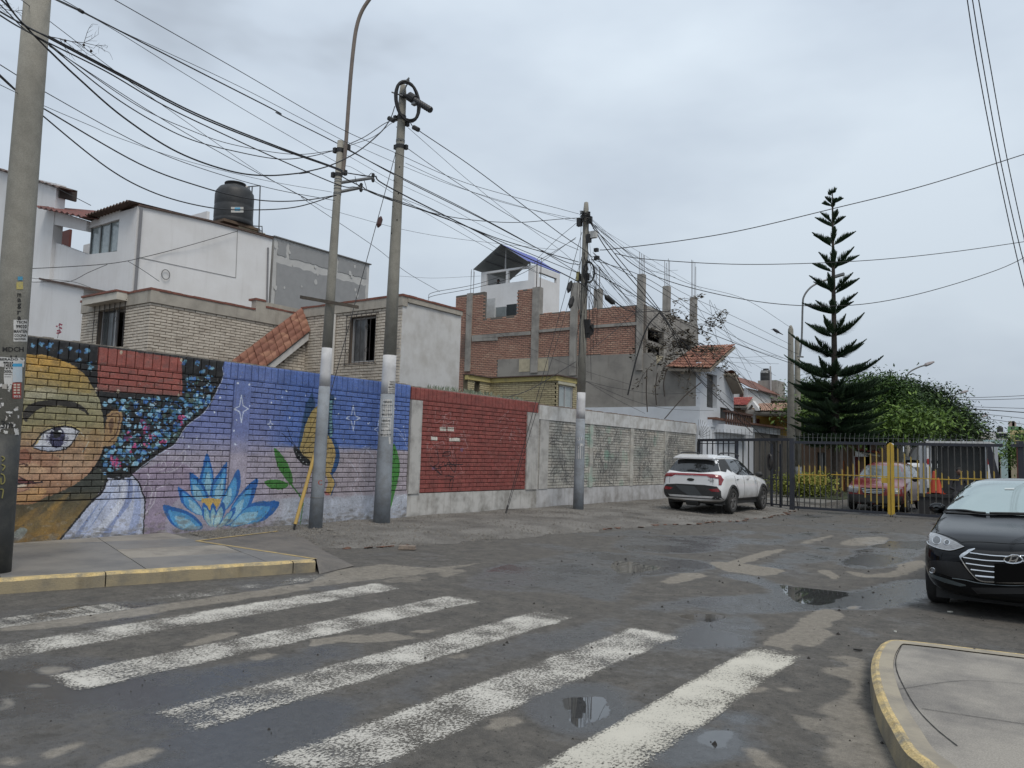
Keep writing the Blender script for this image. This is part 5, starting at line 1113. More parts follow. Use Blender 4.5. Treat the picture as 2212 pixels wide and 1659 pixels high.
for a,b,c_,d in ((605,685,1230,1325),(732,815,1225,1320)):
    mb=MB();(u0,z0_),(u1,z1v)=q6(a,d),q6(b,c_);pbox(mb,pR,u0,u1,z0_,z1v,.036,.045);mb.build('cream_patch',mat('cream_plaster',(.44,.39,.28),.9,(.3,.27,.2),4,.8),t)
def colm(a,b,top,bot,off=.09,pl=pR,nm='column'):
    mb=MB();u0,u1=gp(pl,*z6(a,900))[0],gp(pl,*z6(b,900))[0];zt_,zb_=gp(pl,*z6((a+b)/2,top))[1],gp(pl,*z6((a+b)/2,bot))[1];pbox(mb,pl,u0,u1,zb_,zt_,-.25,off);mb.build(nm,CCR,t);return u0,u1,zt_
def rebar(u0,u1,z,h,pl,n=4):
    r=random.Random(int(u0*50))
    for k in range(n):
        u=u0+(u1-u0)*(.1+.8*k/(n-1));mb=MB();o=-.05 if k % 2 else -.18;mb.tube([P3(pl,u,z-.02,o),P3(pl,u+r.uniform(-.03,.03),z+h*r.uniform(.85,1.05),o)],.012,5);mb.build('rebar',mat('rebar',(.10,.085,.08),.8),t)
for (a,b,tp_,bt,hb) in ((235,272,765,1320,1.35),(702,752,722,1330,1.5),(975,1025,690,1350,.0)):
    u0,u1,zt_=colm(a,b,tp_,bt)
    if hb:rebar(u0,u1,zt_,hb,pR)
for pts in [[(272,1065),(690,1035),(690,1060),(272,1088)],[(750,1025),(975,1005),(975,1025),(750,1045)],[(1090,995),(1460,968),(1460,990),(1090,1015)],[(272,1088),(455,1078),(455,1100),(272,1108)]]:
    mb=MB();mb.slab([P3(pR,*q6(*p),.0) for p in pts],(0,-.07,0));mb.build('ring_beam',CCR,t)
for k in range(5):
    mb=MB();u=q6(208+k*6,1100)[0];mb.tube([P3(pR,u,q6(210,1225)[1],.15),P3(pR,u,q6(210,1060)[1],.15)],.012,5);mb.build('rebar',mat('rebar',(.10,.085,.08),.8),t)
# white panel and glass in the top opening, set back
mb=MB();a,b=gy(*z6(357,945),BYp+1.5),gy(*z6(440,800),BYp+1.5);mb.box((a.x,BYp+1.4,a.z),(b.x,BYp+1.5,b.z));mb.build('white_panel',mat('white_panel',(.52,.53,.53),.7,(.38,.38,.38),5,.7),t)
for a_,b_,c_,d_,m_ in ((440,515,860,935,GLS2),(520,590,840,925,GLS)):
    mb=MB();a,b=gy(*z6(a_,d_),BYp+1.6),gy(*z6(b_,c_),BYp+1.6);mb.box((a.x,BYp+1.5,a.z),(b.x,BYp+1.6,b.z));mb.build('window_pane',m_,t)
mb=MB();mb.box((xL,BYp+.21,zop-1.7),(xR-.3,BYp+6.5,zop-1.5));mb.build('roof_slab',CCR,t)
mb=MB();mb.box((xL,BYp+.21,0),(xL+.2,BYp+6.5,zt1-.1));mb.build('side_wall',RMO,t)
# street face of the same building: concrete with two dark openings
XS=gp(pR,1389,700)[0];pS2=('X',XS);
f6=lambda x,y:gp(pS2,*z6(x,y))
yS1=f6(1882,950)[0];zS=f6(1540,860)[1]
h1_=(f6(1520,1100)[0],f6(1637,1100)[0],f6(1580,1215)[1],f6(1580,1025)[1]);h2_=(f6(1745,1120)[0],f6(1842,1120)[0],f6(1800,1165)[1],f6(1800,1095)[1])
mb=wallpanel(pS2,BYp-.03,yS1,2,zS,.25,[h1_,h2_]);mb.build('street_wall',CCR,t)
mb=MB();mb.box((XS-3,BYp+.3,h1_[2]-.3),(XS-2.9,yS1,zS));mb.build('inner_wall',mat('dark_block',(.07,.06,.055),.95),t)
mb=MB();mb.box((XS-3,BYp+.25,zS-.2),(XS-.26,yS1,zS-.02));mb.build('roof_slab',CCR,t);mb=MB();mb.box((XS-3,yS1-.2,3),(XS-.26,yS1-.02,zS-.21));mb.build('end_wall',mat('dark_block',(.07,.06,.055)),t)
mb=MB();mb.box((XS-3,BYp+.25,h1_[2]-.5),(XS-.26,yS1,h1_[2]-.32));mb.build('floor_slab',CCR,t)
for (a,b,tp_,hb) in ((1470,1520,625,1.0),(1650,1702,710,1.3),(1842,1882,790,1.9)):
    p0,p1=gx(*z6(a,tp_),XS-.1),gx(*z6(b,tp_),XS-.1);mb=MB();mb.box((XS-.27,p0.y,zS-.02 if a > 1500 else zS-3),(XS+.03,p0.y+.3,p0.z));mb.build('column',CCR,t);rebar(p0.y,p0.y+.3,p0.z,hb,('X',XS))
p0,p1=gy(*z6(1135,735),36),gy(*z6(1180,735),36);mb=MB();mb.box((p0.x,36,7),(p1.x,36.35,p0.z));mb.build('column',CCR,t);rebar(p0.x,p1.x,p0.z,1.4,('Y',36))
# sloping cream canopy under the opening
pts=[gx(*z6(*p),XS+.1) for p in ((1525,1195),(1620,1215),(1535,1310),(1520,1305))];mb=MB();mb.slab(pts,(.1,0,0));mb.build('cream_canopy',mat('cream_plaster',(.44,.39,.28)),t)
# ---- penthouse with blue gable roof
PY_=40.;pH=('Y',PY_);h6=lambda x,y:gp(pH,*z6(x,y))
t=thing('rooftop_house',(-28,41,9),'white rooftop house with open gable of blue metal sheets behind the red brick building','house')
a=h6(330,720);b_=h6(715,700);xa,xb=a[0],h6(712,700)[0];e_l=h6(330,610);e_r=h6(690,560)
ZB0=8.;wins=[(h6(370,690)[0],h6(508,690)[0],h6(440,700)[1],h6(440,628)[1]),(h6(524,690)[0],h6(668,690)[0],h6(600,680)[1],h6(600,600)[1])]
wins=[(wins[0][0],wins[0][1],(wins[0][2]+wins[1][2])/2,(wins[0][3]+wins[1][3])/2+.1),(wins[1][0],wins[1][1],(wins[0][2]+wins[1][2])/2,(wins[0][3]+wins[1][3])/2+.1)]
zwt=(h6(330,612)[1]+h6(712,565)[1])/2
zv=.5*(h6(330,612)[1]+zwt)
mb=wallpanel(pH,xa,xb,ZB0,zwt,.2,wins);mb.build('front_wall',WHT,t)
pG=('X',xb);yb=gx(*z6(893,700),xb).y;zz_=zwt
o2=(max(gx(*z6(745,690),xb).y,PY_+.4),gx(*z6(872,690),xb).y,wins[0][2]+.25,zwt-.35)
mb=wallpanel(pG,PY_+.205,yb,ZB0,zwt-.0,.2,[o2]);mb.build('side_wall',WHT,t)
mb=wallpanel(('X',xa+.2),PY_+.2,yb,ZB0,zwt,.2);mb.build('side_wall',WHT,t)
mb=MB();mb.box((xa+.2,PY_+.2,wins[0][2]-1.0),(xb-.2,yb,wins[0][2]-.9));mb.build('floor_slab',CCR,t)
mb=MB();mb.box((xa+.2,yb-.2,ZB0),(xb-.2,yb,wins[0][2]+.0));mb.build('parapet',mat('grey_panel_dim',(.16,.17,.18),.8),t)
mb=MB();mb.box((o2[0]*0+xb-.12,o2[0],wins[0][2]+.55),(xb-.08,o2[1],wins[0][2]+.95));mb.build('window_band',GLS,t)
ap=h6(505,425);el=h6(308,610);er=h6(892,625)
xm=ap[0];RO=.25
BLU=mat('blue_sheet',(.07,.09,.36),.45,(.04,.05,.2),5,.5);GRS=mat('grey_sheet_underside',(.26,.29,.30),.6,(.20,.22,.24),4,.7)
half=xm-el[0]
xr_=h6(690,540)[0];zE=(el[1]+h6(690,540)[1])/2;yb2=max(gx(*z6(720,505),xm).y,yb+.3)
# front gable rafters plane Y = PY_-.4 ; back at yb+.3
def sheet(x0,z0_,x1,z1v,ya,yb_,name):
    mb=MB();A=Vector((x0,ya,z0_));B=Vector((x1,ya,z1v));n=(B-A).cross(Vector((0,1,0))).normalized();n=n if n.z > 0 else -n
    N=26;vs=[]
    for i in range(N+1):
        y=ya+(yb_-ya)*i/N;o=n*(.02 if i % 2 else 0);vs += [Vector((x0,y,z0_))+o,Vector((x1,y,z1v))+o,Vector((x0,y,z0_))-n*.03,Vector((x1,y,z1v))-n*.03]
    for i in range(N):
        k=4*i;mb.add([vs[k],vs[k+1],vs[k+5],vs[k+4]],[(0,1,2,3)],0);mb.add([vs[k+2],vs[k+3],vs[k+7],vs[k+6]],[(0,1,2,3)],1)
    mb.add([vs[0],vs[1],vs[3],vs[2]],[(0,1,2,3)],1);return mb.build(name,[BLU,GRS],t)
sheet(xm,ap[1],xr_+.1,zE,PY_-.5,yb2,'roof_sheet');sheet(xm,ap[1],el[0],zE,PY_-.5,yb2,'roof_sheet')
for y in (PY_+.1,yb-.1):
    mb=MB();mb.tube([(xm,y,ap[1]-.1),(xm,y,zwt-.1)],.05,6);mb.build('king_post',ALU,t)
for fx in (.3,.6):
    for s_ in (-1,1):
        X_=xm+s_*half*fx;mb=MB();mb.tube([(X_,PY_-.3,ap[1]-(ap[1]-zE)*fx-.08),(X_,yb,ap[1]-(ap[1]-zE)*fx-.08)],.04,5);mb.build('purlin',mat('steel',(.16,.17,.18),.5),t)
# people lounging on the terrace as small dark figure
def ball(mb,c,rx,ry,rz,n=8,m_=6,mi=0):
    vs=[(c[0]+rx*math.cos(2*math.pi*i/n)*math.sin(math.pi*j/m_),c[1]+ry*math.sin(2*math.pi*i/n)*math.sin(math.pi*j/m_),c[2]+rz*math.cos(math.pi*j/m_)) for j in range(m_+1) for i in range(n)]
    mb.add(vs,[(j*n+i,(j+1)*n+i,(j+1)*n+(i+1) % n,j*n+(i+1) % n) for j in range(m_) for i in range(n)],mi)
SKN=mat('skin',(.16,.09,.065),.6)
def figure(name,joints,edges_,radii,m_,loc,label,headpos,facedir=None,hair=True,hs=1.0):
    """skinned figure. joints: list of Vectors"""
    t=thing(name,tuple(loc),label,'person');me=bpy.data.meshes.new('body');me.from_pydata([tuple(Vector(j)) for j in joints],edges_,[]);o=bpy.data.objects.new('body',me);COL.objects.link(o)
    md=o.modifiers.new('s','SKIN');me.skin_vertices[0].data
    for i,r in enumerate(radii):me.skin_vertices[0].data[i].radius=(r,r)
    me.skin_vertices[0].data[0].use_root=True
    sb=o.modifiers.new('u','SUBSURF');sb.levels=1;sb.render_levels=1
    dg=bpy.context.evaluated_depsgraph_get();nm=bpy.data.meshes.new_from_object(o.evaluated_get(dg));bpy.data.objects.remove(o)
    nm.materials.clear();nm.materials.append(m_);nm.polygons.foreach_set('use_smooth',[True]*len(nm.polygons));nm.name='body'
    b=bpy.data.objects.new('body',nm);COL.objects.link(b);b.parent=t
    mb=MB();h=Vector(headpos);ball(mb,h,.085*hs,.1*hs,.125*hs,10,8);f=Vector(facedir or (0,-1,0)).normalized();ball(mb,h+f*.1*hs+Vector((0,0,-.01)),.018,.018,.025,6,4)
    sd_=Vector((-f.y,f.x,0));
    for s_ in (-1,1):ball(mb,h+sd_*s_*.088*hs,.015,.02,.03,6,4)
    mb.v=[tuple(Vector(v)) for v in mb.v];mo=MB();mo.v,mo.f,mo.m=mb.v,mb.f,mb.m;ho=mo.build('head',SKN,None,True);ho.parent=t
    mb=MB();ball(mb,h-f*.015+Vector((0,0,.03)),.096*hs,.108*hs,.118*hs,10,8);mb.build('hair',mat('black_hair',(.01,.01,.01),.7),None).parent=t
    return t
fp=gy(*z6(455,690),PY_+.9)
J=[(0,0,.0),(0,0,.25),(.02,0,.5),(.25,-.02,.4),(.45,-.05,.25),(-.22,0,.4),(-.35,-.1,.2),(.12,-.3,.0),(.14,-.35,-.4),(-.12,-.3,0),(-.14,-.35,-.4),(0,0,.6)]
figure('person',J,[(0,1),(1,2),(2,3),(3,4),(2,5),(5,6),(0,7),(7,8),(0,9),(9,10),(2,11)],[.16,.15,.14,.07,.05,.07,.05,.09,.07,.09,.07,.06],mat('dark_clothes',(.02,.02,.025),.9),(fp.x,fp.y,wins[0][2]-.25),'person in dark clothes sitting behind the parapet of the blue-roofed rooftop house',(0,0,.72),hs=.95)
# ---- yellow-cream brick house in front
YBR=brickmat('cream_brick',(.42,.37,.23),(.47,.41,.26),(.36,.31,.2),.28,.075);YTR=mat('yellow_trim',(.50,.42,.17),.85,(.36,.30,.16),4,.7);YMO=mat('cream_mortar',(.14,.12,.08),.95)
t=thing('cream_house',(-14,20,0),'low cream brick house with yellow trim in front of the unfinished red brick building','house')
XW=-14.2;yo=gx(1202,812,XW).y;yr_=gx(1245,822,XW).y+.25;zt_=gx(1202,812,XW).z
pW=('X',XW);pE=('Y',yo);xi=gy(1060,815,yo).x;pI=('X',xi);yi0=gx(1011,803,xi).y
wn_=(gx(1205,850,XW).y,gx(1237,850,XW).y,gx(1220,881,XW).z,gx(1220,833,XW).z)
for pl_,u0,u1,hs_,mi_ in ((pW,yo+.0,yr_,[wn_],60),(pE,xi+.0,XW,[],150),(pI,yi0,yo-.0,[(gx(1024,850,xi).y,gx(1035,850,xi).y,gx(1030,848,xi).z,gx(1030,824,xi).z)],60)):
    wallpanel(pl_,u0,u1,0,zt_,.2,hs_).build('wall',YMO,t)
    lay(t,courses(u0,u1,2.7,zt_-.16,.28,.075,.013,hs_),YBR,pl_,.025,mi_,'brick',True)
    mb=MB();pbox(mb,pl_,u0-.05,u1+.05,zt_-.16,zt_,-.1,.06);mb.build('trim_band',YTR,t)
    mb=MB();pbox(mb,pl_,u0-.06,u1+.08,zt_+.002,zt_+.04,-.2,.12);mb.build('roof_edge',RUST,t)
window(t,pW,*wn_,frame=ALU,panes=2,open_right=False,glass=mat('pale_blind_glass',(.36,.40,.40),.12,(.25,.28,.29),6,.7,spec=.8),dep=.06)
mb=MB();pbox(mb,pW,wn_[0]-.05,wn_[1]+.1,wn_[3]+.02,wn_[3]+.32,.03,.05);mb.build('lintel_panel',mat('cream_panel',(.48,.46,.36),.85),t)
mb=MB();mb.box((XW-4,yo+.2,zt_-.12),(XW-.2,yr_-.01,zt_-.03));mb.box((XW-4,yo-.0,0),(XW-3.9,yr_,zt_-.05));mb.build('roof_slab',CCR,t)
# ---- house at the end of the wall: grey side, white street front, tiled gable
t=thing('tiled_house',(-13,33,0),'white-fronted house with orange tiled gable and brown balusters past the end of the wall','house')
XF=-12.55;pX=('X',XF);x6=lambda x,y:gp(pX,*z6(x,y));
zgr=gp(pR,1500,798)[1]
wallpanel(('Y',BYp-.06),XS+.05,XF-.2,0,zgr,.2).build('side_wall',CCD,t)
mb=MB();mb.box((q6(1080,1570)[0],BYp-.1,0),(XF,BYp-.062,gp(pR,1400,879)[1]));mb.build('white_dado',mat('pale_blue_white',(.60,.63,.67),.85,(.5,.52,.55),2,.5),t)
yq=[gx(x,860,XF).y for x in (1513,1527,1547,1575)]
zlow=gx(1520,890,XF).z;zwt2=gx(1530,806,XF).z
mb=wallpanel(pX,BYp-.06,yq[3]+.6,0,zgr+.3,.2,[(yq[1],yq[2]+.1,gx(1537,881,XF).z,gx(1537,808,XF).z),(yq[2]+.5,yq[3]+.1,gx(1560,914,XF).z,gx(1560,880,XF).z)]);mb.build('street_wall',mat('pale_blue_white',(.60,.63,.67)),t)
mb=MB();mb.box((XF-.3,yq[1]-.1,1.5),(XF-.2,yq[3]+.6,zgr+.3));mb.build('window_pane',mat('dark_tinted_glass',(.045,.045,.045),.25,(.08,.075,.07),5,.8),t)
# balcony with balusters
yb0,yb1=gx(1545,900,XF).y,gx(1581,900,XF).y;zb0,zb1=gx(1560,916,XF+.5).z,gx(1560,889,XF+.5).z
mb=MB();mb.box((XF+.0,yb0-.5,zb0-.35),(XF+.6,yb1+1.2,zb0));mb.build('balcony_slab',mat('pale_blue_white',(.6,.63,.67)),t)
BAL=mat('brown_baluster',(.085,.045,.035),.7)
for k in range(11):
    y=yb0+(yb1+1.0-yb0)*k/10;mb=MB();mb.tube([(XF+.5,y,zb0+(zb1-zb0)*h) for h in (0,.1,.3,.5,.75,.9,1)],[.05,.03,.06,.04,.03,.05,.05],8);mb.build('baluster',BAL,t)
mb=MB();mb.box((XF+.42,yb0-.2,zb1+.0),(XF+.58,yb1+1.2,zb1+.09));mb.build('handrail',BAL,t)
# tiled roof facing the camera and the rake that comes down beyond it
r0,r1=gy(1437,795,BYp-.5),gy(1534,797,BYp-.5);r2=gy(1588,747,BYp+2.6);r3=gy(1505,750,BYp+2.6)
tiles(t,r0,r1,r2,r3,16,9,TERR,'roof_tile',base=mat('roof_soffit',(.33,.29,.24),.9))
g0,g1=gx(1545,785,XF+.5),gx(1605,842,XF+.5)
g0=Vector((XF+.5,BYp+2.7,r2.z-1.2));g1=gx(1607,846,XF+.5)
tiles(t,g1,g1+Vector((-3,0,0)),g0+Vector((-3,0,0)),g0,8,7,TERR,'roof_tile',base=mat('roof_soffit',(.33,.29,.24)))
# boundary wall of that house and garage
XG=-12.4;p0=gx(1509,918,XG);
t=thing('white_garden_wall',(XG,35,0),'white garden wall with brown tile capping and grey garage door behind the gate fence','wall')
ya,yb_=30.35,gx(1630,1000,XG).y;zt_=gx(1560,925,XG).z
wallpanel(('X',XG),ya,yb_,0,zt_,.2).build('wall',mat('pale_blue_white',(.60,.63,.67)),t)
mb=MB();u=ya+1.4
while u < yb_+4:mb2_=MB();mb2_.box((XG-.3,u,zt_+.32),(XG+.25,u+.24,zt_+.40+.02*random.random()));mb2_.build('capping_tile',mat('brown_tile',(.16,.075,.05),.8,(.09,.05,.04),7,.7),t);u += .26
mb=MB();mb.box((XG-.25,ya+1.4,zt_),(XG+.05,yb_+4,zt_+.318));mb.build('wall_band',mat('pale_blue_white',(.6,.63,.67)),t)
yg1=gx(1704,1000,XG).y
GAR=mat('taupe_garage',(.21,.195,.175),.75,(.15,.14,.125),2,.6)
n=9
for k in range(n):
    a=yb_+(yg1-yb_)*k/n;b=yb_+(yg1-yb_)*(k+1)/n;mb=MB();mb.box((XG-.08,a+.02,.05),(XG-.02,b-.02,zt_-.0));mb.build('garage_panel',GAR if k not in (4,5) else mat('dark_door',(.05,.05,.052),.6),t)
mb=MB();mb.box((XG-.2,yb_,0),(XG-.1,yg1,zt_));mb.build('garage_back',mat('dark_block',(.07,.06,.055)),t)
# =================================================================== poles
PCON=mat('pole_concrete',(.28,.268,.232),.9,(.205,.195,.168),5,.8,.35,60,speck=.1)
PGRY=mat('pole_grey_paint',(.25,.275,.305),.7,(.17,.175,.18),6,.75,.2,50,speck=.06)
PWHT=mat('pole_white_paint',(.56,.56,.57),.75,(.42,.42,.42),7,.6,.2,50)
PBLK=mat('pole_black_paint',(.03,.032,.032),.6,(.075,.075,.065),4,.8,.3,50)
PAPER=mat('poster_paper',(.55,.545,.53),.8,(.44,.43,.41),9,.6)
INK=mat('black_ink',(.02,.02,.02),.8);STEEL=mat('galvanised',(.20,.21,.215),.5,(.12,.11,.1),9,.6,metal=.3)
BLACKR=mat('black_rubber',(.014,.014,.015),.6,(.03,.03,.03),9,.5)
class Pole:
    def __init__(s,name,base,top,r0,r1,lab,bands=(),top_cone=False,group=None,first=PCON,off0=None):
        s.A=Vector(base);s.B=Vector(top);s.r0,s.r1=r0,r1;s.ax=(s.B-s.A);s.L=s.ax.length;s.ax.normalize()
        s.t=thing(name,tuple(s.A),lab,'utility pole' if 'lamp' not in name else 'lamp post',group)
        # bands: list of (px_y_from_top, material) boundaries from the top down
        cuts=[1.0]+[s.frac(y) for y,m in bands]+[-.004];ms=[first]+[m for y,m in bands];nm=['shaft']+['painted_band']*len(bands)
        for k in range(len(ms)):
            a,b=cuts[k],cuts[k+1];mb=MB();n=3
            P=[s.A+s.ax*(s.L*(a+(b-a)*i/n)) for i in range(n+1)];rr=[s.rad(a+(b-a)*i/n)+.0015*k for i in range(n+1)]
            if k == 0 and top_cone:P=[s.B+s.ax*.22,s.B+s.ax*.2]+P;rr=[.02,.06]+rr
            mb.tube(P,rr,28);o=mb.build(nm[k],ms[k],s.t,True)
            for p in o.data.polygons:p.use_smooth=len(p.vertices) == 4
    def rad(s,f):return s.r0+(s.r1-s.r0)*f
    def frac(s,py):
        lo,hi=0.,1.
        for _ in range(30):
            m=(lo+hi)/2;q=proj(s.A+s.ax*(s.L*m));(lo,hi)=(m,hi) if q[1] > py else (lo,m)
        return lo
    def at(s,py,off=0.):   # axis point seen at image height py
        return s.A+s.ax*(s.L*s.frac(py)+off)
    def on(s,px,py,eps=.004):   # point on the shaft surface
        d=ray(px,py);o=EYE-s.A;f=s.frac(py);r=s.rad(f)+eps
        dp=d-s.ax*d.dot(s.ax);op=o-s.ax*o.dot(s.ax);a=dp.dot(dp);b=2*dp.dot(op);c=op.dot(op)-r*r;di=b*b-4*a*c
        return EYE+d*((-b-math.sqrt(max(0,di)))/(2*a))
    def poster(s,box,name='poster',m=PAPER,lines=(),par=None,torn=0,nx=6,eps=.004):
        x0,y0,x1,y1=box;r=random.Random(int(y0));mb=MB();ny=4
        vs=[]
        for j in range(ny+1):
            for i in range(nx+1):
                e=torn if (i in (0,nx) or j in (0,ny)) else 0
                vs.append(s.on(x0+(x1-x0)*i/nx+r.uniform(-e,e),y0+(y1-y0)*j/ny+r.uniform(-e,e),eps))
        mb.add(vs,[(j*(nx+1)+i,(j+1)*(nx+1)+i,(j+1)*(nx+1)+i+1,j*(nx+1)+i+1) for j in range(ny) for i in range(nx)]);o=mb.build(name,m,s.t)
        if lines:
            tb=MB()
            for (txt,a,b,c,d) in lines:
                if txt:put_text(tb,txt,(a,b,c,d),lambda x,y:s.on(x,y,eps+.003));continue
                k=a      # print too small to read: short dashes
                while k < c-.3:w_=min(r.uniform(1.2,3.2),c-k);q=[s.on(k,b,eps+.003),s.on(k+w_,b,eps+.003),s.on(k+w_,b+(d-b)*.45,eps+.003),s.on(k,b+(d-b)*.45,eps+.003)];tb.add(q,[(3,2,1,0)]);k += w_+.6
            tb.build('lettering',INK,o)
        return o
    def text(s,txt,box,m=INK,eps=.005):
        tb=MB();put_text(tb,txt,box,lambda x,y:s.on(x,y,eps));return tb.build('lettering',m,s.t)
g1_=gz(-17,1236,KZ);g1t=gd(86,-60,(g1_-EYE).dot(FW)*1.0);
def top_at(base,px,py):
    return gd(px,py,(Vector(base)-EYE).dot(FW)+ (0))
def vtop(base,px,py):   # point above base: choose depth so the pole stays close to vertical
    b=Vector(base);best=None
    for k in range(-60,61):
        p=gd(px,py,(b-EYE).dot(FW)+k*.03);h=Vector((p.x-b.x,p.y-b.y,0));e=abs((p-b).normalized().dot(FW*1.0-Vector((0,0,FW.z))))
        if best is None or e < best[0]:best=(e,p)
    return best[1]
b1=gz(-17,1236,KZ);p1=Pole('utility_pole',b1,vtop(b1,88,-90),.182,.138,'thick concrete pole with black base and torn posters at the left edge',[(938,PBLK)])
b2=gz(681,1141,.12);p2=Pole('utility_pole',b2,vtop(b2,736,305),.128,.064,'grey and white banded pole with two crossarms and a tall lamp arm',[(752,PWHT),(835,PGRY)])
b3=gz(824,1129,.12);p3=Pole('utility_pole',b3,vtop(b3,870,203),.175,.082,'concrete pole carrying a large black cable coil and two sale notices',[(768,PWHT),(852,PGRY)],True)
b4=gz(1249,1101,.11);p4=Pole('utility_pole',b4,vtop(b4,1266,452),.150,.078,'concrete pole wrapped in a dense tangle of wires in front of the brick building',[(848,PWHT),(905,PGRY)],True)
# posters on the near pole (source-pixel view 4: x = .664/1.4919, y = 850 + .663)
pv=lambda x,y:(x*.6639/1.49186,(850+y*.663)/1.49186)
def bx(x0,y0,x1,y1):a,b=pv(x0,y0),pv(x1,y1);return (a[0],a[1],b[0],b[1])
for ch,y0 in zip('magra',(137,162,191,222,250)):
    p1.text(ch,bx(84,y0+(6 if ch != 'g' else 2),103,y0+24 if ch != 'g' else y0+28))
mb=MB();patch(mb,lambda x,y:p1.on(x,y,.006),*bx(86,62,110,80));mb.build('sticker',mat('blue_sticker',(.06,.27,.42),.6),p1.t)
mb=MB();patch(mb,lambda x,y:p1.on(x,y,.006),*bx(80,88,112,124));mb.build('sticker',mat('yellow_sticker',(.48,.40,.10),.7,(.3,.28,.2),20,.8),p1.t)
L4=lambda t_,x0,y0,x1,y1:(t_,*bx(x0,y0,x1,y1))
p1.poster(bx(66,272,133,378),lines=[L4('TECN',80,277,130,290),L4('99020',78,296,130,314),L4('MANTEN',68,320,131,336),L4('COCINA',70,342,129,355),L4('NACIONAL',70,360,127,370)],torn=.4)
p1.text('MDCH',bx(12,404,116,428));p1.text('11',bx(50,446,82,456))
p1.poster(bx(-30,455,118,500),lines=[L4('LIBERADO',-20,458,88,470),L4('TERRE',16,476,64,512)],torn=1.2)
p1.poster(bx(20,500,70,585),lines=[L4('300L',20,516,60,530),L4('',22,536,56,542),L4('',22,548,52,553)],torn=1.,eps=.005)
mb=MB();patch(mb,lambda x,y:p1.on(x,y,.01),*bx(62,485,108,500));patch(mb,lambda x,y:p1.on(x,y,.009),*bx(62,500,108,575),mi=1);mb.build('poster',[mat('blue_header',(.05,.30,.52),.6),mat('pale_blue_paper',(.42,.50,.56),.7,(.5,.5,.5),9,.7)],p1.t)
mb=MB();patch(mb,lambda x,y:p1.on(x,y,.01),*bx(61,578,103,655));
for j in range(4):
    for i in range(2):patch(mb,lambda x,y:p1.on(x,y,.013),*bx(66+i*18,584+j*13,79+i*18,592+j*13),nx=2,ny=1,mi=1)
mb.build('poster',[mat('red_paper',(.30,.05,.04),.7),mat('cream_print',(.55,.48,.40),.7)],p1.t)
o=MB();put_text(o,'955',bx(66,640,100,650),lambda x,y:p1.on(x,y,.014));o.build('lettering',mat('white_ink',(.6,.6,.6)),p1.t)
r=random.Random(77)
for _ in range(34):
    x,y=r.uniform(-30,100),r.uniform(560,815);w_,h_=r.uniform(6,26),r.uniform(6,24)
    if x+w_ > 110-(y-560)*.06:continue
    if 58 < x+w_ and x < 104 and y < 660:continue
    p1.poster(bx(x,y,x+w_,y+h_),'paper_scrap',PAPER if r.random() < .75 else mat('aged_paper',(.38,.36,.33),.85),torn=1.6,nx=3,eps=.003+r.random()*.003)
p1.text('3m',bx(5,762,62,800),eps=.012);
YG=mat('olive_spray',(.22,.20,.07),.8)
mb=MB()
for pts in [[(8,935),(22,945),(10,960)],[(8,975),(24,985),(12,1005)],[(4,1020),(20,1030),(22,1060),(6,1070),(4,1040)],[(2,1095),(16,1100),(10,1140)]]:
    P=[p1.on(*pv(x,y),.006) for x,y in pts];mb.tube(curve3(P,4),.008,4)
mb.build('spray_marks',YG,p1.t);p1.t.children[-1]['kind']='stuff'
# sale notices on the coil pole (view 5: x=1180+.3922, y=1100+.3918)
p5v=lambda x,y:((1180+x*.3922)/1.49186,(1100+y*.3918)/1.49186)
def bx5(x0,y0,x1,y1):a,b=p5v(x0,y0),p5v(x1,y1);return (a[0],a[1],b[0],b[1])
L5=lambda t_,*b:(t_,*bx5(*b))
p3.poster(bx5(178,322,238,425),lines=[L5('TECN',194,328,234,340),L5('9902',192,346,236,364),L5('MANTEN',184,370,236,384),L5('COCINA',186,392,234,404),L5('NACIONAL',184,410,232,420)],torn=.5)
p3.poster(bx5(124,476,224,624),lines=[L5('VENDO',140,490,212,507),L5('CHALET 4 Pisos',130,520,216,530),L5('',140,537,206,541),L5('',142,546,206,550),L5('San Roque',134,561,206,572),L5('',152,579,186,585),L5('981277519',128,594,212,610)])
p3.poster(bx5(114,632,214,782),lines=[L5('VENDO',126,645,198,661),L5('BELLO DPTO.',124,675,196,684),L5('C/COCHERA',124,694,178,701),L5('',130,706,190,710),L5('Santa Leonor',120,724,202,735),L5('',140,744,184,750),L5('981277519',116,761,204,777)])
p3.poster(bx5(186,786,202,846),'paper_scrap',torn=.8,nx=2)
mb=MB()
for k in range(9):
    q=p3.on(*z8(930-5*k+(38 if k % 2 else 0),515+105*k),.001);mb.tube([q,q+(q-p3.at(proj(q)[1])).normalized()*.012],.014,6)
mb.build('bolt_holes',INK,p3.t);p3.t.children[-1]['kind']='stuff'
p2.text('C',(684+0,842+0,694,853),mat('red_spray',(.35,.07,.04),.8)) if False else None
q=z4(735,1005);p2.text('C',(q[0]-5,q[1]-5,q[0]+4,q[1]+6),mat('red_spray',(.35,.07,.04),.8))
mb=MB();a=p2.at(1165);f=p2.frac(z4(700,1112)[1]);a=p2.A+p2.ax*p2.L*f;mb.tube([a-p2.ax*.012,a+p2.ax*.012],p2.rad(f)+.01,20);mb.build('strap',STEEL,p2.t)
p4b=lambda x,y:((1700+x*.3617)/1.49186,(1100+y*.3617)/1.49186)
a,b=p4b(422,935),p4b(489,1046);p4.poster((a[0],a[1],b[0],b[1]),lines=[('',a[0]+7,a[1]+4,b[0]-7,a[1]+7),('',a[0]+5,a[1]+12,b[0]-6,a[1]+14)],nx=4)
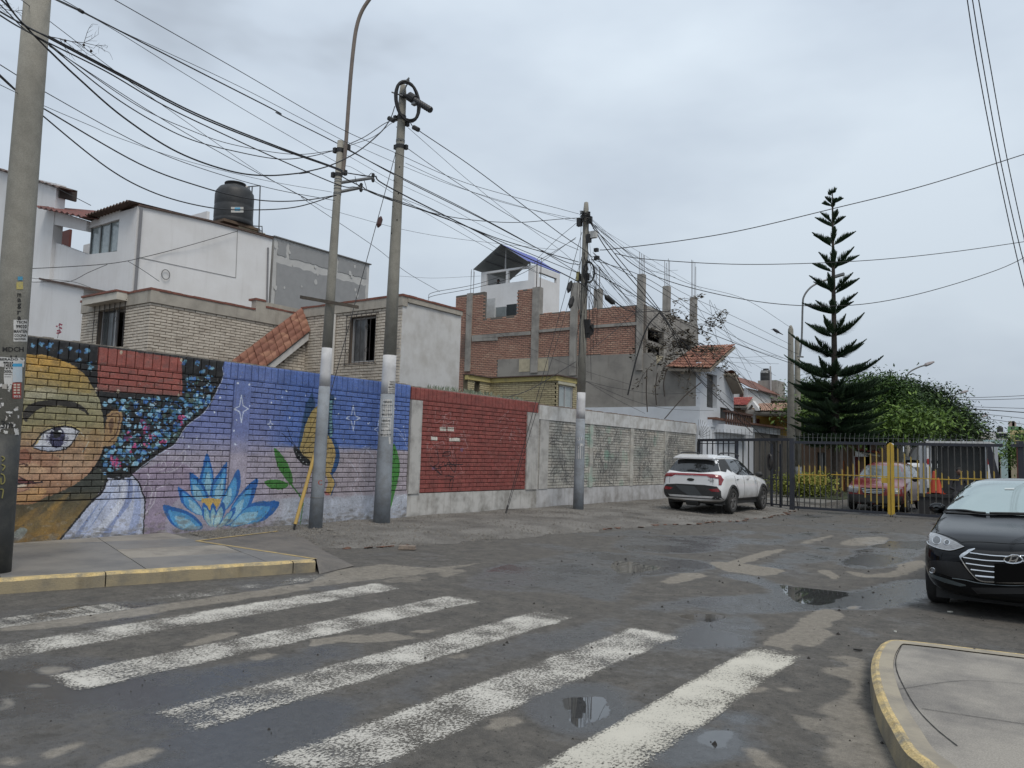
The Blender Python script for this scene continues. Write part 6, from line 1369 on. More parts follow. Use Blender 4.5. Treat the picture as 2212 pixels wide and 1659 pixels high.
a,b=p4b(440,850),p4b(503,885);p4.poster((a[0],a[1],b[0],b[1]),'paper_scrap',torn=1.,nx=3);a,b=p4b(468,910),p4b(498,932);p4.poster((a[0],a[1],b[0],b[1]),'paper_scrap',torn=1.,nx=3)
# hardware: straps, clamps
def strap(p,py,h=.012,m=STEEL,ex_=.006,name='strap'):
    a=p.at(py);mb=MB();mb.tube([a-p.ax*h,a+p.ax*h],p.rad(p.frac(py))+ex_,20);return mb.build(name,m,p.t)
def blk(p,px,py,s_,m=BLACKR,name='clamp',dd=0):
    d=(p.at(py)-EYE).dot(FW)+dd;c=gd(px,py,d);mb=MB();mb.box((c.x-s_[0],c.y-s_[1],c.z-s_[2]),(c.x+s_[0],c.y+s_[1],c.z+s_[2]));return mb.build(name,m,p.t)
for y in (388,393,402,408,417,420):strap(p2,y,.006)
for y in (303,306,313,316):strap(p3,y,.006)
for x,y in ((724,325),(752,318),(745,373),(720,378)):blk(p2,x,y,(.035,.035,.05))
for x,y in ((855,318),(877,318),(854,255),(880,268),(862,256)):blk(p3,x,y,(.035,.035,.05))
strap(p3,318,.035,BLACKR,.012,'collar');strap(p3,255,.05,BLACKR,.015,'collar');strap(p2,325,.04,BLACKR,.01,'collar');strap(p2,378,.03,BLACKR,.012,'collar')
# crossarms of pole 2
d2=(p2.at(390)-EYE).dot(FW)
for (xa_,ya_),(xb_,yb_) in (((733,395),(806,384)),((731,415),(780,405))):
    a=gd(xa_,ya_,d2);b=gd(xb_,yb_,d2+.1);mb=MB();mb.tube([a,b],.032,8);ar=mb.build('crossarm',STEEL,p2.t)
    mb=MB();
    for s_ in (-1,1):mb.tube([b+Vector((0,0,.07*s_)),b+Vector((0,0,.02*s_))],.035,7)
    mb.tube([b+Vector((-.0,0,-.09)),b+Vector((0,0,.09))],.022,7);mb.build('insulator',BLACKR,p2.t)
# long thin plank across pole 2
a,b=gd(650,642,d2+.15-.45),gd(775,664,d2+.1-.45);a,b=gd(650,642,(p2.at(650)-EYE).dot(FW)-.1),gd(775,664,(p2.at(660)-EYE).dot(FW)-.16)
mb=MB();mb.slab([a+Vector((0,0,-.03)),b+Vector((0,0,-.03)),b+Vector((0,0,.03)),a+Vector((0,0,.03))],(.02,-.04,0));mb.build('crosspiece',mat('weathered_plank',(.09,.075,.06),.9,(.04,.035,.03),9,.8),p2.t)
# lamp arm
dl=d2
pp=[(740,377),(744,345),(748,300),(752,240),(758,160),(764,100),(770,60),(780,28),(797,0),(830,-40),(880,-62)]
mb=MB();mb.tube(curve3([gd(x,y,dl) for x,y in pp],5),.038,10);ao=mb.build('lamp_arm',mat('brown_steel_pipe',(.20,.165,.14),.6,(.12,.1,.09),5,.6),p2.t,True)
mb=MB();c=gd(905,-70,dl);mb.box((c.x-.28,c.y-.12,c.z-.06),(c.x+.28,c.y+.12,c.z+.05));mb.build('lamp_head',STEEL,ao)
# coil and splice case on pole 3
d3=(p3.at(220)-EYE).dot(FW)-.16
t=thing('cable_ring',tuple(gd(879,219,d3)),'big oval coil of thick black cable hung round the top of the tall pole','cable coil')
rr=random.Random(5)
for k in range(7):
    mb=MB();rx,ry=24+rr.uniform(-2.5,3.5),42+rr.uniform(-3,3.5);P=[]
    for i in range(25):
        a=i*2*math.pi/24;x=880+rr.uniform(-.3,.3)+rx*math.cos(a)+ry*.10*math.sin(a);y=219+ry*math.sin(a)+rx*.12*math.cos(a);P.append(gd(x,y,d3-.03+.012*k+.10*math.cos(a)))
    mb.tube(P,.016,6,cap=False);mb.build('cable_loop',BLACKR,t,True)
mb=MB();mb.tube([gd(874+0,178,d3),gd(884,168,d3)],.02,6);mb.build('hanger',STEEL,t);mb=MB();mb.tube([gd(884,172,d3),gd(872,198,d3+.05),gd(866,215,d3+.1)],.014,6);mb.build('hanger',STEEL,t);mb=MB();mb.tube([gd(846,199,d3),gd(870,207,d3)],.016,6);mb.build('hanger',STEEL,t)
t=thing('splice_case',tuple(gd(905,220,d3)),'ribbed black cable splice case jutting from the coil on the tall pole','splice case')
a,b=gd(890,213,d3-.12),gd(931,238,d3-.35);ax=(b-a);n=18
rrs=[];P=[]
for i in range(n+1):P.append(a+ax*(i/n));rrs.append(.062+(.01 if i % 2 else 0) if i > 2 else .07)
mb=MB();mb.tube(P,rrs,14);mb.build('case',mat('black_ribbed_plastic',(.03,.03,.032),.5),t)
a2,b2_=gd(884,208,d3-.08),gd(896,216,d3-.14);mb=MB();mb.tube([a2,b2_],.10,12);mb.build('collar',BLACKR,t)
mb=MB();c=gd(896,222,d3-.16);mb.box((c.x-.06,c.y-.05,c.z-.05),(c.x+.06,c.y+.05,c.z+.06));mb.build('bracket',STEEL,t);mb=MB();mb.tube([gd(866,206,d3+.1),gd(890,210,d3-.05)],.05,8);mb.build('arm',BLACKR,t)
# tangled pole hardware
d4=(p4.at(600)-EYE).dot(FW)
mb=MB();rr=random.Random(8)
for k in range(26):
    P=[];x0=1264+rr.uniform(-3,3);y0=rr.uniform(458,478)
    for i in range(8):a=i*.9+k;P.append(gd(x0+9*math.cos(a),y0+i*.8-3+rr.uniform(-2,2),d4+.13*math.sin(a)))
    mb.tube(curve3(P,2),.012,4)
mb.build('wire_bundle',BLACKR,p4.t);p4.t.children[-1]['kind']='stuff'
for x,y,s_ in ((1252,480,(.07,.06,.12)),(1275,475,(.05,.05,.1)),(1272,515,(.06,.06,.12)),(1250,600,(.05,.05,.11)),(1269,598,(.05,.05,.1)),(1270,705,(.06,.06,.2)),(1288,540,(.06,.05,.05)),(1289,557,(.07,.05,.05))):blk(p4,x,y,s_,dd=-.1)
blk(p4,1281,507,(.12,.06,.10),mat('white_box',(.5,.5,.48),.6),'junction_box',-.15)
blk(p4,1249,597,(.04,.05,.13),mat('yellow_tag',(.35,.32,.14),.7),'marker',-.1)
t=thing('cable_ring',tuple(gd(1272,588,d4-.25)),'small black cable coil on the shaft of the wire-tangled pole','cable coil')
for k in range(5):
    mb=MB();P=[gd(1272+(11+k*.4)*math.cos(a),588+(23-k*.5)*math.sin(a),d4-.25+.03*k+.06*math.cos(a)) for a in [i*2*math.pi/20 for i in range(21)]];mb.tube(P,.02,6,cap=False);mb.build('cable_loop',BLACKR,t,True)
t=thing('cable_knot',tuple(gd(1275,705,d4-.2)),'drooping clump of black splice boots low on the wire-tangled pole','splice boots')
mb=MB();mb.tube([gd(1267,690,d4-.2),gd(1269,730,d4-.2)],.09,8);mb.build('boot',BLACKR,t);mb=MB();mb.tube([gd(1280,700,d4-.2),gd(1276,722,d4-.2)],[.03,.06],8);mb.build('boot',BLACKR,t)
mb=MB();mb.tube(curve3([gd(x,y,d4-.25) for x,y in ((1266,690),(1278,706),(1281,716),(1272,726),(1267,716))],5),.025,6);mb.build('loop',BLACKR,t)
# far poles beyond the gate
bA=gz(1708,1052,.1);bA=gd(1709,1072,38.);pA=Pole('utility_pole',(bA.x,bA.y,0),vtop((bA.x,bA.y,0),1708,712),.21,.13,'plain concrete pole standing just beyond the gate post',(),True)
bB=gd(1724,1068,40.);pB=Pole('utility_pole',(bB.x,bB.y,0),vtop((bB.x,bB.y,0),1722,735),.20,.13,'concrete pole with curved lamp arm partly behind the tall pine',[(1008,PGRY)],True)
dB=40.;mb=MB();mb.tube(curve3([gd(x,y,dB) for x,y in ((1728,772),(1732,730),(1734,660),(1737,640),(1750,622),(1770,610),(1800,600))],5),.05,7);ao=mb.build('lamp_arm',STEEL,pB.t);mb=MB();c=gd(1808,598,dB);mb.slab([c+Vector((-.3,-.1,-.08)),c+Vector((.35,-.1,.06)),c+Vector((.35,.15,.06)),c+Vector((-.3,.15,-.08))],(0,0,.12));mb.build('lamp_head',STEEL,ao)
for (x0,y0,x1,y1) in ((1722,770,1736,771),(1724,786,1752,786),(1724,793,1748,792)):mb=MB();mb.tube([gd(x0,y0,dB-.1),gd(x1,y1,dB-.2)],.04,6);mb.build('crossarm',STEEL,pB.t)
def lamp(pts,head,dpt,lab,base=None):
    p=gd(*pts[0],dpt);t=thing('street_lamp',(p.x,p.y,0),lab,'street lamp');mb=MB();mb.tube([(p.x,p.y,0),(p.x,p.y,p.z*.6),tuple(p)],[.13,.10,.06],8);mb.build('post',PCON,t)
    mb=MB();mb.tube(curve3([gd(x,y,dpt) for x,y in pts],5),.055,6);mb.build('lamp_arm',STEEL,t);c=gd(*head,dpt);d=(gd(*head,dpt)-gd(*pts[-1],dpt)).normalized();mb=MB();mb.tube([c-d*.35,c-d*.2,c+d*.1,c+d*.4],[.04,.13,.12,.05],7);mb.build('lamp_head',mat('lamp_housing',(.30,.27,.27),.5),t)
lamp([(1955,840),(1956,818),(1966,803),(1985,793),(1998,789)],(2006,786),52.,'grey street lamp rising above the dark green tree crown, the tallest of three')
lamp([(2045,880),(2047,864),(2058,856),(2072,850)],(2082,847),66.,'street lamp above the right shoulder of the tree crown, the middle of three')
lamp([(2098,915),(2101,908),(2110,903),(2118,901)],(2126,899),88.,'smallest and farthest street lamp, above the distant houses')
# guy wires
def guyw(pts,lab,n0,r_=.008):
    t=thing('guy_wire',tuple(pts[-1]),lab,'guy wire');mb=MB();mb.tube(pts,r_,5);mb.build('wire',BLACKR,t);return t
ga=gz(634,1146,.1);gt=p3.at(320);mid=lambda a,b,f:a.lerp(b,f)
def between(A,B,px,py):  # point on segment AB seen nearest px,py
    best=min(range(101),key=lambda i:(lambda q:(q[0]-px)**2+(q[1]-py)**2)(proj(A.lerp(B,i/100))));return A.lerp(B,best/100)
t=guyw([gt+Vector((-.1,0,0)),ga],'guy wire from the coil pole to the ground with a yellow guard tube',0)
q=between(gt,ga,810,475);d_=(ga-gt).normalized();mb=MB();mb.tube([q-d_*.13,q-d_*.07,q+d_*.07,q+d_*.13],[.02,.055,.055,.02],8);mb.build('strain_insulator',mat('brown_ceramic',(.07,.03,.025),.3),t)
q0,q1=between(gt,ga,697,915),ga-d_*.12;mb=MB();mb.tube([q0,q1],.034,10);mb.build('guard',mat('yellow_guard',(.52,.35,.10),.6,(.36,.25,.10),7,.7,.1),t);mb=MB();mb.tube([ga-d_*.14,ga+d_*.03],[.03,.012],7);mb.build('anchor',BLACKR,t)
gb=gz(1091,1112,.1);gt4=p4.at(600)
t=guyw([p4.at(500)+Vector((-.12,0,0)),gb],'pair of thin guy wires from the tangled pole down to the verge',0)
mb=MB();mb.tube([p4.at(560)+Vector((-.12,0,0)),gb+Vector((.03,0,0))],.007,5);mb.build('wire',BLACKR,t)
q=between(p4.at(500),gb,*z6(945,710));d_=(gb-p4.at(500)).normalized();mb=MB();mb.tube([q-d_*.2,q-d_*.1,q+d_*.1,q+d_*.2],[.02,.07,.07,.02],8);mb.build('strain_insulator',BLACKR,t);mb=MB();q=between(p4.at(560),gb,*z6(948,815));mb.tube([q-d_*.2,q-d_*.1,q+d_*.1,q+d_*.2],[.02,.07,.07,.02],8);mb.build('strain_insulator',BLACKR,t);mb=MB();mb.tube([gb-d_*.25,gb],[.02,.012],6);mb.build('anchor',IRON,t)

# =================================================================== cables
WIRE=mat('cable_black',(.018,.018,.02),.6)
CG='overhead cables strung across the street'
def cable(lab,r_,pts,n=8):
    """pts: (x, y, depth) in picture grid; a real hanging curve through them"""
    P=curve3([gd(*p) for p in pts],n)      # spans that leave the picture run on to poles beyond it
    off=lambda p:p[0] < 5 or p[0] > 2205 or p[1] < 5
    if off(pts[-1]):d=(P[-1]-P[-2]).normalized();P += [P[-1]+d*k*4+Vector((0,0,.03*k*k)) for k in range(1,6)]
    if off(pts[0]):d=(P[0]-P[1]).normalized();P=[P[0]+d*k*3 for k in range(4,0,-1)]+P
    mb=MB();mb.tube(P,r_,5,cap=False);o=mb.build('overhead_cable',WIRE,None,True,loc=tuple(P[0]));tag(o,lab,'cable',CG)
D1,D2,D3,D4,D5=8.9,14.8,16.5,22.,39.
def c1(lab,r_,pts,ds):   # zoom1 pts
    n=len(pts);cable(lab,r_,[(*z1(*p),ds[0]+(ds[1]-ds[0])*(p[0]-pts[0][0])/(pts[-1][0]-pts[0][0])) for p in pts])
def c8(lab,r_,pts,ds):cable(lab,r_,[(*z8(*p),ds[0]+(ds[1]-ds[0])*(p[0]-pts[0][0])/(pts[-1][0]-pts[0][0])) for p in pts])
def cx(lab,r_,pts,ds):cable(lab,r_,[(*p,ds[0]+(ds[1]-ds[0])*(i/(len(pts)-1))) for i,p in enumerate(pts)])
def mixp(*segs):  # join zoom1 and zoom8 coordinate lists into picture coordinates
    out=[]
    for z,pts in segs:out += [z(*p) for p in pts]
    return out
Z=mixp
cx('thin cable, highest of all from the top edge to the tangled pole',.006,Z((z1,[(735-60,-40),(1500,430),(2180,820)]),(z8,[(900,710),(1500,965),(2212,1160)]))+[(1250,462)],(10,22))
cx('thick cable with a taped splice leaving the top edge above the left pole',.011,Z((z1,[(300,-30),(520,70),(1280,460),(1800,725)]),(z8,[(0,415),(470,650),(980,930),(1600,1240),(2212,1560)]))+[(1252,572)],(9,22))
cx('thin cable just above the spliced cable, ending on the tangled pole',.005,Z((z1,[(410,0),(760,190),(1550,560),(2212,905)]),(z8,[(580,650),(1350,970),(2212,1230)]))+[(1250,478)],(9,22))
cx('thin cable just below the spliced cable, running on to the tangled pole',.005,Z((z1,[(370,5),(700,170),(1200,480),(1700,780),(2180,1050)]),(z8,[(620,860),(1100,1160),(1700,1500)]))+[(1160,590)],(9,22))
cx('upper strand of the double cable from the left pole to the crossarm pole',.011,Z((z1,[(315,235),(780,480),(1270,735),(1800,950),(2190,1092)]))+[(742,372),(806,382)],(8.9,14.7))
cx('lower strand of the double cable from the left pole to the crossarm pole',.011,Z((z1,[(315,245),(780,492),(1270,748),(1800,960),(2190,1100)]))+[(740,382),(782,404)],(8.9,14.7))
cx('cable below the double cable, crossing the crossarm pole',.009,Z((z1,[(316,278),(700,470),(1020,660),(1300,800),(1800,1030),(2200,1200)]),(z8,[(600,990),(700,1020)])),(8.9,14.7))
cx('heavy deeply sagging cable from the left pole up to the coil pole',.012,Z((z1,[(310,320),(500,500),(800,760),(1150,985),(1500,1110),(1750,1137),(2000,1115)]),(z8,[(160,880),(400,820),(620,710),(800,560),(870,470)])),(8.9,16.4))
cx('thin sagging cable ending at the top clamp of the crossarm pole',.008,Z((z1,[(315,290),(700,600),(1000,790),(1240,905),(1500,975),(1800,1030),(2000,1015),(2170,975)])),(8.9,14.7))
cx('thin sagging cable parallel and above it to the same clamp',.006,Z((z1,[(318,285),(500,420),(900,690),(1200,830),(1500,935),(1900,1000),(2170,975)])),(8.9,14.7))
cx('faint straight cable falling behind the two near poles to the beige house',.005,Z((z1,[(320,300),(1000,740),(1500,1030),(2000,1295)]),(z8,[(200,1090),(750,1460),(1000,1659)]))+[(950,630)],(8.9,19))
cx('faint cable crossing the others at mid height towards the red building',.005,Z((z1,[(140,0),(325,140),(800,500),(1200,785),(1700,1130),(2050,1320)]),(z8,[(470,1190),(1200,1370),(2212,1490)])),(8.5,24))
cx('thin straight cable low over the white house to the crossarm pole',.006,Z((z1,[(-40,395),(290,595),(900,930),(1300,1090),(1750,1220),(2170,1300)])),(8.5,15))
cx('faint wavy cable above the roof tank',.004,Z((z1,[(-40,530),(285,685),(600,820),(760,890),(1200,1040),(1700,1165),(2150,1245)])),(8.5,15))
cx('thick sagging cable passing in front of the top of the roof tank',.010,Z((z1,[(-60,440),(120,600),(285,705),(900,1060),(1300,1210),(1600,1285),(1800,1305),(2000,1295),(2180,1265)])),(8.5,14.7))
cx('thick lowest cable sagging across the middle of the roof tank',.010,Z((z1,[(-60,430),(110,590),(275,748),(700,1090),(1000,1250),(1300,1335),(1550,1360),(1900,1345),(2180,1265)])),(8.5,14.7))
cx('cable from beyond the top left corner behind the left pole, upper',.010,Z((z1,[(-60,-70),(60,50),(170,170),(315,240)])),(7.5,8.9))
cx('cable from beyond the top left corner behind the left pole, second',.010,Z((z1,[(-60,40),(60,110),(160,165),(315,245)])),(7.5,8.9))
cx('cable from beyond the top left corner behind the left pole, third',.009,Z((z1,[(-60,60),(80,150),(170,200),(316,280)])),(7.5,8.9))
cx('steep cable from the top left corner to the back of the left pole',.010,Z((z1,[(-10,-80),(80,70),(160,165),(310,320)])),(7.5,8.9))
cx('thin cable from the left edge meeting the left pole shaft',.006,Z((z1,[(-40,-10),(60,90),(160,190),(315,290)])),(7.5,8.9))
cx('short slack cable hanging off the eave of the white house',.008,[z2(200,160),z2(310,210),z2(450,262),z2(720,398)],(18,17))
SWP=[gd(*z2(-40,898),20),gd(*z2(250,898),20.3),gd(*z2(860,860),20.8)]+[gx(*z2(*q),GX_+.12) for q in ((1180,798),(1550,700),(1880,602))]
mb=MB();mb.tube(curve3(SWP,6),.010,5,cap=False);tag(mb.build('overhead_cable',WIRE,None,True,loc=tuple(SWP[0])),'service wire along the blank white wall up to its roof edge','cable',CG)
cx('lower service wire looping from the left edge to the white corner',.008,[z2(-40,975),z2(240,1004),z2(400,1002),z2(560,998),z2(700,930),z2(850,866)],(20,21.5))
cx('short service wire dropping to the beige parapet corner',.008,[z2(1010,838),z2(1130,910),z2(1262,1000)],(21.5,20.5))
cx('low faint service wire in front of the white annex',.006,[z2(250,975),z2(560,1000),z2(720,1050)],(20,20.5))
# from the two near poles to the tangled pole
c8('cable from the crossarm pole top to the coil pole, upper',.008,[(540,655),(680,590),(830,490),(930,445)],(14.7,16.4))
c8('cable from the crossarm pole top to the coil pole, lower',.006,[(560,660),(750,590),(880,490),(935,465)],(14.7,16.4))
cx('cable leaving the spliced one for the tangled pole middle',.009,Z((z8,[(550,700),(1000,930),(1500,1180),(2000,1450)]))+[(1250,590)],(14.7,22))
cx('faint cable between the poles below the coil',.004,Z((z8,[(540,740),(900,940),(1300,1130),(1700,1340),(2212,1540)])),(14.8,22))
cx('heavy cable from the upper crossarm across the blue roof to the brick building',.014,Z((z8,[(765,905),(800,950),(1000,1060),(1300,1210),(1600,1360),(1900,1520),(2212,1659)]))+[(1262,618),(1290,650)],(14.7,22.2))
cx('heavy cable from the lower crossarm to the tangled pole shaft',.012,Z((z8,[(660,990),(720,1030),(900,1100),(1150,1180),(1480,1300),(1800,1420)]))+[(1250,566)],(14.7,22))
cx('second heavy cable from the lower crossarm to the tangled pole shaft',.009,Z((z8,[(700,1020),(900,1085),(1100,1155),(1450,1290),(1800,1440),(2212,1610)]))+[(1255,592)],(14.7,22))
cx('slack cable sagging from the lower crossarm up to the head of the tangled pole',.009,Z((z8,[(690,1010),(1000,1130),(1300,1215),(1600,1258),(1900,1270),(2212,1245)]))+[(1258,470)],(14.7,22))
cx('thick cable from the foot of the coil to the tangled pole middle',.010,Z((z8,[(1040,485),(1100,540),(1500,810),(1900,1110),(2212,1350)]))+[(1262,540),(1280,556)],(16.4,22))
cx('thin cable from the foot of the coil to the tangled pole',.005,Z((z8,[(1020,520),(1270,740),(1500,940),(1850,1220),(2212,1480)]))+[(1250,575)],(16.4,22))
cx('cable from the lower clamp of the coil pole to the tangled pole',.007,Z((z8,[(1010,680),(1250,850),(1600,1080),(1900,1260),(2212,1420)]))+[(1250,540)],(16.4,22))
cx('thin cable between coil pole clamp and tangled pole head',.005,Z((z8,[(1000,800),(1400,980),(1800,1120),(2212,1215)]))+[(1255,476)],(16.4,22))
cx('faint long cable passing behind the blue roof',.005,Z((z8,[(980,1080),(1300,1220),(1700,1460),(2000,1640)]))+[(1180,600)],(16.4,24))
cx('vertical feeder looping from the coil to its clamp',.010,Z((z8,[(915,350),(900,400),(885,440),(870,470)])),(16.3,16.3))
cx('jumper loop at the end of the upper crossarm',.007,Z((z8,[(560,880),(690,905),(730,880),(755,900),(775,930)])),(14.6,14.7))
cx('small hanging jumper under the crossarms',.006,Z((z8,[(600,905),(612,960),(650,1000),(690,1010),(680,960),(668,930)])),(14.6,14.6))
cx('thin wire from the left behind the penthouse roof',.006,[z6(-260,640),z6(0,655),z6(330,640)],(34,36))
cx('wire rising from the beige parapet to the tangled pole, upper',.007,[(925,643),z6(0,755),z6(330,690),z6(700,550),z6(1005,375)],(20,22));cx('wire rising from the beige parapet to the tangled pole, middle',.007,[(925,648),z6(0,780),z6(330,715),z6(650,610),z6(1010,365)],(20,22));cx('wire rising from the red building to the pole head',.007,[(1160,560),z6(850,400),z6(1010,265)],(26,22))
# right of the tangled pole
cx('long cable rising from the tangled pole to the right edge, highest',.012,[z6(1180,455),(1323,538),(1470,520),(1609,496),(1798,451),(2000,400),(2260,318)],(22,20))
cx('nearly level cable from the tangled pole to the right edge',.012,[z6(1290,480),(1400,560),(1608,571),(1850,564),(2050,545),(2260,515)],(22,26))
cx('sagging cable passing behind the pine to the right edge',.012,[z6(1130,300),(1400,590),(1609,647),(1800,661),(1963,640),(2154,583),(2260,530)],(22,26))
cx('leftmost of three near-vertical lines at the top right',.010,[(2085,-30),(2110,130),(2150,340),(2200,570),(2240,720)],(14,18));cx('middle of three near-vertical lines at the top right',.010,[(2096,-30),(2122,130),(2160,340),(2205,540),(2250,700)],(14,18));cx('rightmost of three near-vertical lines at the top right',.010,[(2109,-30),(2137,130),(2175,340),(2222,560)],(14,18))
for i,(lab,pts) in enumerate([('far level cable above the tree crown, highest at right',[(1990,857),(2080,859),(2160,857),(2240,853)]),('faint far cable just under the highest one',[(2060,864),(2150,863),(2240,860)]),('far cable in the middle of the right-hand bundle',[(2063,877),(2140,880),(2240,883)]),('thicker far cable in the right-hand bundle',[(2070,882),(2140,886),(2240,893)]),('far cable above the small lamp',[(2080,891),(2150,897),(2240,907)]),('lowest far cable sloping behind the small lamp',[(2095,899),(2150,907),(2240,921)])]):cx(lab,.02 if i != 3 else .035,pts,(60,60))
fanr=[('wire fanning from the tangled pole, highest right',.008,[z6(1115,255),z6(1400,480),z6(1800,690),z6(2212,805),(1709,668+40)],(22,38)),
        ('wire fanning from the tangled pole to the far pole, second',.008,[z6(1115,265),z6(1350,450),z6(1700,720),z6(2212,965),(1709,745)],(22,38)),('wire fanning from the tangled pole to the far pole, third',.010,[z6(1120,520),z6(1500,650),z6(1850,860),z6(2212,1025),(1724,765)],(22,39)),('wire fanning from the tangled pole to the far pole, fourth',.010,[z6(1130,500),z6(1500,690),z6(1900,930),z6(2212,1110),(1724,786)],(22,39)),
        ('thick cable from the tangled pole to the far crossarm',.014,[z6(1130,610),z6(1400,760),z6(1700,940),z6(2212,1145),(1724,790)],(22,39)),('bundle cable diving past the tiled gable, left strand',.016,[z6(1100,240),z6(1250,480),z6(1500,780),z6(1650,960),z6(1850,1330),z6(2100,1590),(1625,935)],(22,33)),('bundle cable diving past the tiled gable, right strand',.014,[z6(1110,250),z6(1300,500),z6(1590,860),z6(1760,1130),z6(1900,1380),z6(2212,1659),(1690,985)],(22,34)),
        ('cable with a splice drooping before the brick building',.012,[z6(1100,710),z6(1250,800),z6(1400,890),z6(1600,890),z6(1730,900)],(21.8,24)),('slanting cable through the vines towards the gate post',.012,[z6(1600,900),z6(1850,1180),z6(2212,1430),(1690,905),(1718,930)],(24,36)),('wire down to the yellow house eave',.009,[z6(1140,480),z6(1550,860),z6(2000,1200),z6(2212,1370),(1680,870)],(22,40)),
        ('loose wire to the grey rendered wall, upper',.006,[z6(1090,1392),z6(1300,1440),z6(1600,1480),z6(1900,1470)],(22,30.5)),('loose wire to the grey rendered wall, lower',.006,[z6(1080,1390),z6(1300,1520),z6(1500,1620)],(22,30)),('thin wire crossing the render to the white strip',.006,[z6(1080,1392),z6(1450,1540),z6(1700,1590),z6(1990,1600)],(22,30.5)),
        ('cable falling left from the pole to the red wall top',.009,[z6(1050,1010),z6(1010,1250),z6(700,1440),z6(520,1505)][1:],(21.8,18)),('faint wire from the roof across the brickwork to the pole',.005,[z6(190,890),z6(500,1070),z6(1000,1290),z6(1450,1430)],(26,30)),('slanting wire over the red bricks right of the pole',.008,[z6(1080,1190),z6(1250,1060),z6(1450,890),z6(1600,890)],(22,26))]
for lab,r_,pts,ds in fanr:cx(lab,r_,pts,ds)
# loose drops and loops around the tangled pole
r=random.Random(99)
for k in range(22):
    y0=r.choice([470,478,485,545,555,560]);x0=1262+r.uniform(-8,12);x1=1262+r.uniform(-24,30);y1=r.uniform(600,880);pts=[(x0,y0,D4-.1),((x0+x1)/2+r.uniform(-9,9),(y0*.6+y1*.4),D4-.2),(x1,y1*.6+y0*.4+r.uniform(0,30),D4-.2),(x1+r.uniform(-6,6),y1,D4-.15)]
    cable('loose wire dangling %s the tangled pole, ending %s' % ('left of' if x1 < 1258 else 'close against' if x1 < 1272 else 'right of','by the coil' if y1 < 660 else 'level with the splice boots' if y1 < 740 else 'level with the tiled gable' if y1 < 800 else 'near the white band'),.004+.003*r.random(),pts,5)
for k in range(24):
    x0,y0=1272+r.uniform(-5,12),r.choice([475,545,560,590,610]);x1=r.uniform(1330,1560);y1=y0+(x1-x0)*r.uniform(.55,1.25);sag=r.uniform(0,40)
    cable('slack wire from %s of the tangled pole sagging to %s' % ('the head' if y0 < 500 else 'the upper shaft' if y0 < 570 else 'the coil','the brick wall edge' if x1 < 1385 else 'the dark openings' if x1 < 1440 else 'the concrete columns' if x1 < 1500 else 'the tiled gable'),.004+.003*r.random(),[(x0,y0,D4),(x0*.66+x1*.34,y0*.66+y1*.34+sag*.7,D4+2),(x0*.34+x1*.66,y0*.34+y1*.66+sag,D4+4),(x1,y1,D4+6.5)],5)
for k in range(14):
    x0=r.uniform(1380,1560);y0=r.uniform(640,740);x1=r.uniform(1590,1730);y1=r.uniform(760,900)
    cable('slack wire from %s over the tiled gable to %s' % ('the vine top' if x0 < 1450 else 'the concrete columns' if x0 < 1510 else 'the gable tip','the far tank' if x1 < 1660 else 'the yellow house' if x1 < 1695 else 'the far poles'),.006,[(x0,y0,28),((x0+x1)/2,(y0+y1)/2+r.uniform(0,22),32),(x1,y1,37)],6)
mb=MB();a,b=gd(*z6(1215,780),22),gd(*z6(1285,840),22.2);mb.tube([a,a.lerp(b,.2),a.lerp(b,.8),b],[.02,.08,.08,.02],8);tag(mb.build('cable_splice',BLACKR,None,loc=tuple(a)),'black torpedo-shaped splice on the drooping cable right of the tangled pole','cable splice')
mb=MB();a=gd(173,23,9.3);mb.tube([a+Vector((-.03,0,.02)),a+Vector((.03,.02,-.02))],.022,7);tag(mb.build('cable_splice',BLACKR,None,loc=tuple(a)),'small taped splice on the thick cable near the top edge','cable splice')
for x,y,lab in ((882,450,'left'),(1078,522,'right')):
    mb=MB();a=gd(*z8(x,y),16.3);mb.tube([a+Vector((-.06,0,.03)),a+Vector((.07,.03,-.05))],.05,7);tag(mb.build('cable_clamp',BLACKR,None,loc=tuple(a)),'bristly black strain clamp just %s of the coil pole head' % lab,'cable clamp')
# perched bird
c=gd(*( (2400+250*.4069)/1.49186,(500+1398*.4069)/1.49186 ),30);t=thing('bird',tuple(c),'small dark bird perched on a wire left of the far poles','bird');mb=MB()
mb.tube([c+Vector((-.14,0,.10)),c+Vector((-.09,0,.09)),c+Vector((-.02,0,.04)),c+Vector((.06,0,-.01)),c+Vector((.13,0,-.06)),c+Vector((.26,0,-.14))],[.035,.045,.06,.05,.025,.012],8);mb.build('body',mat('dark_feathers',(.03,.03,.035),.8),t,True)
mb=MB();mb.tube([c+Vector((-.17,0,.10)),c+Vector((-.22,0,.09))],[.012,.003],5);mb.build('beak',INK,t);mb=MB();[mb.tube([c+Vector((.0+k,0,-.0)),c+Vector((.0+k,0,-.1))],.006,4) for k in (0,.03)];mb.build('leg',INK,t)
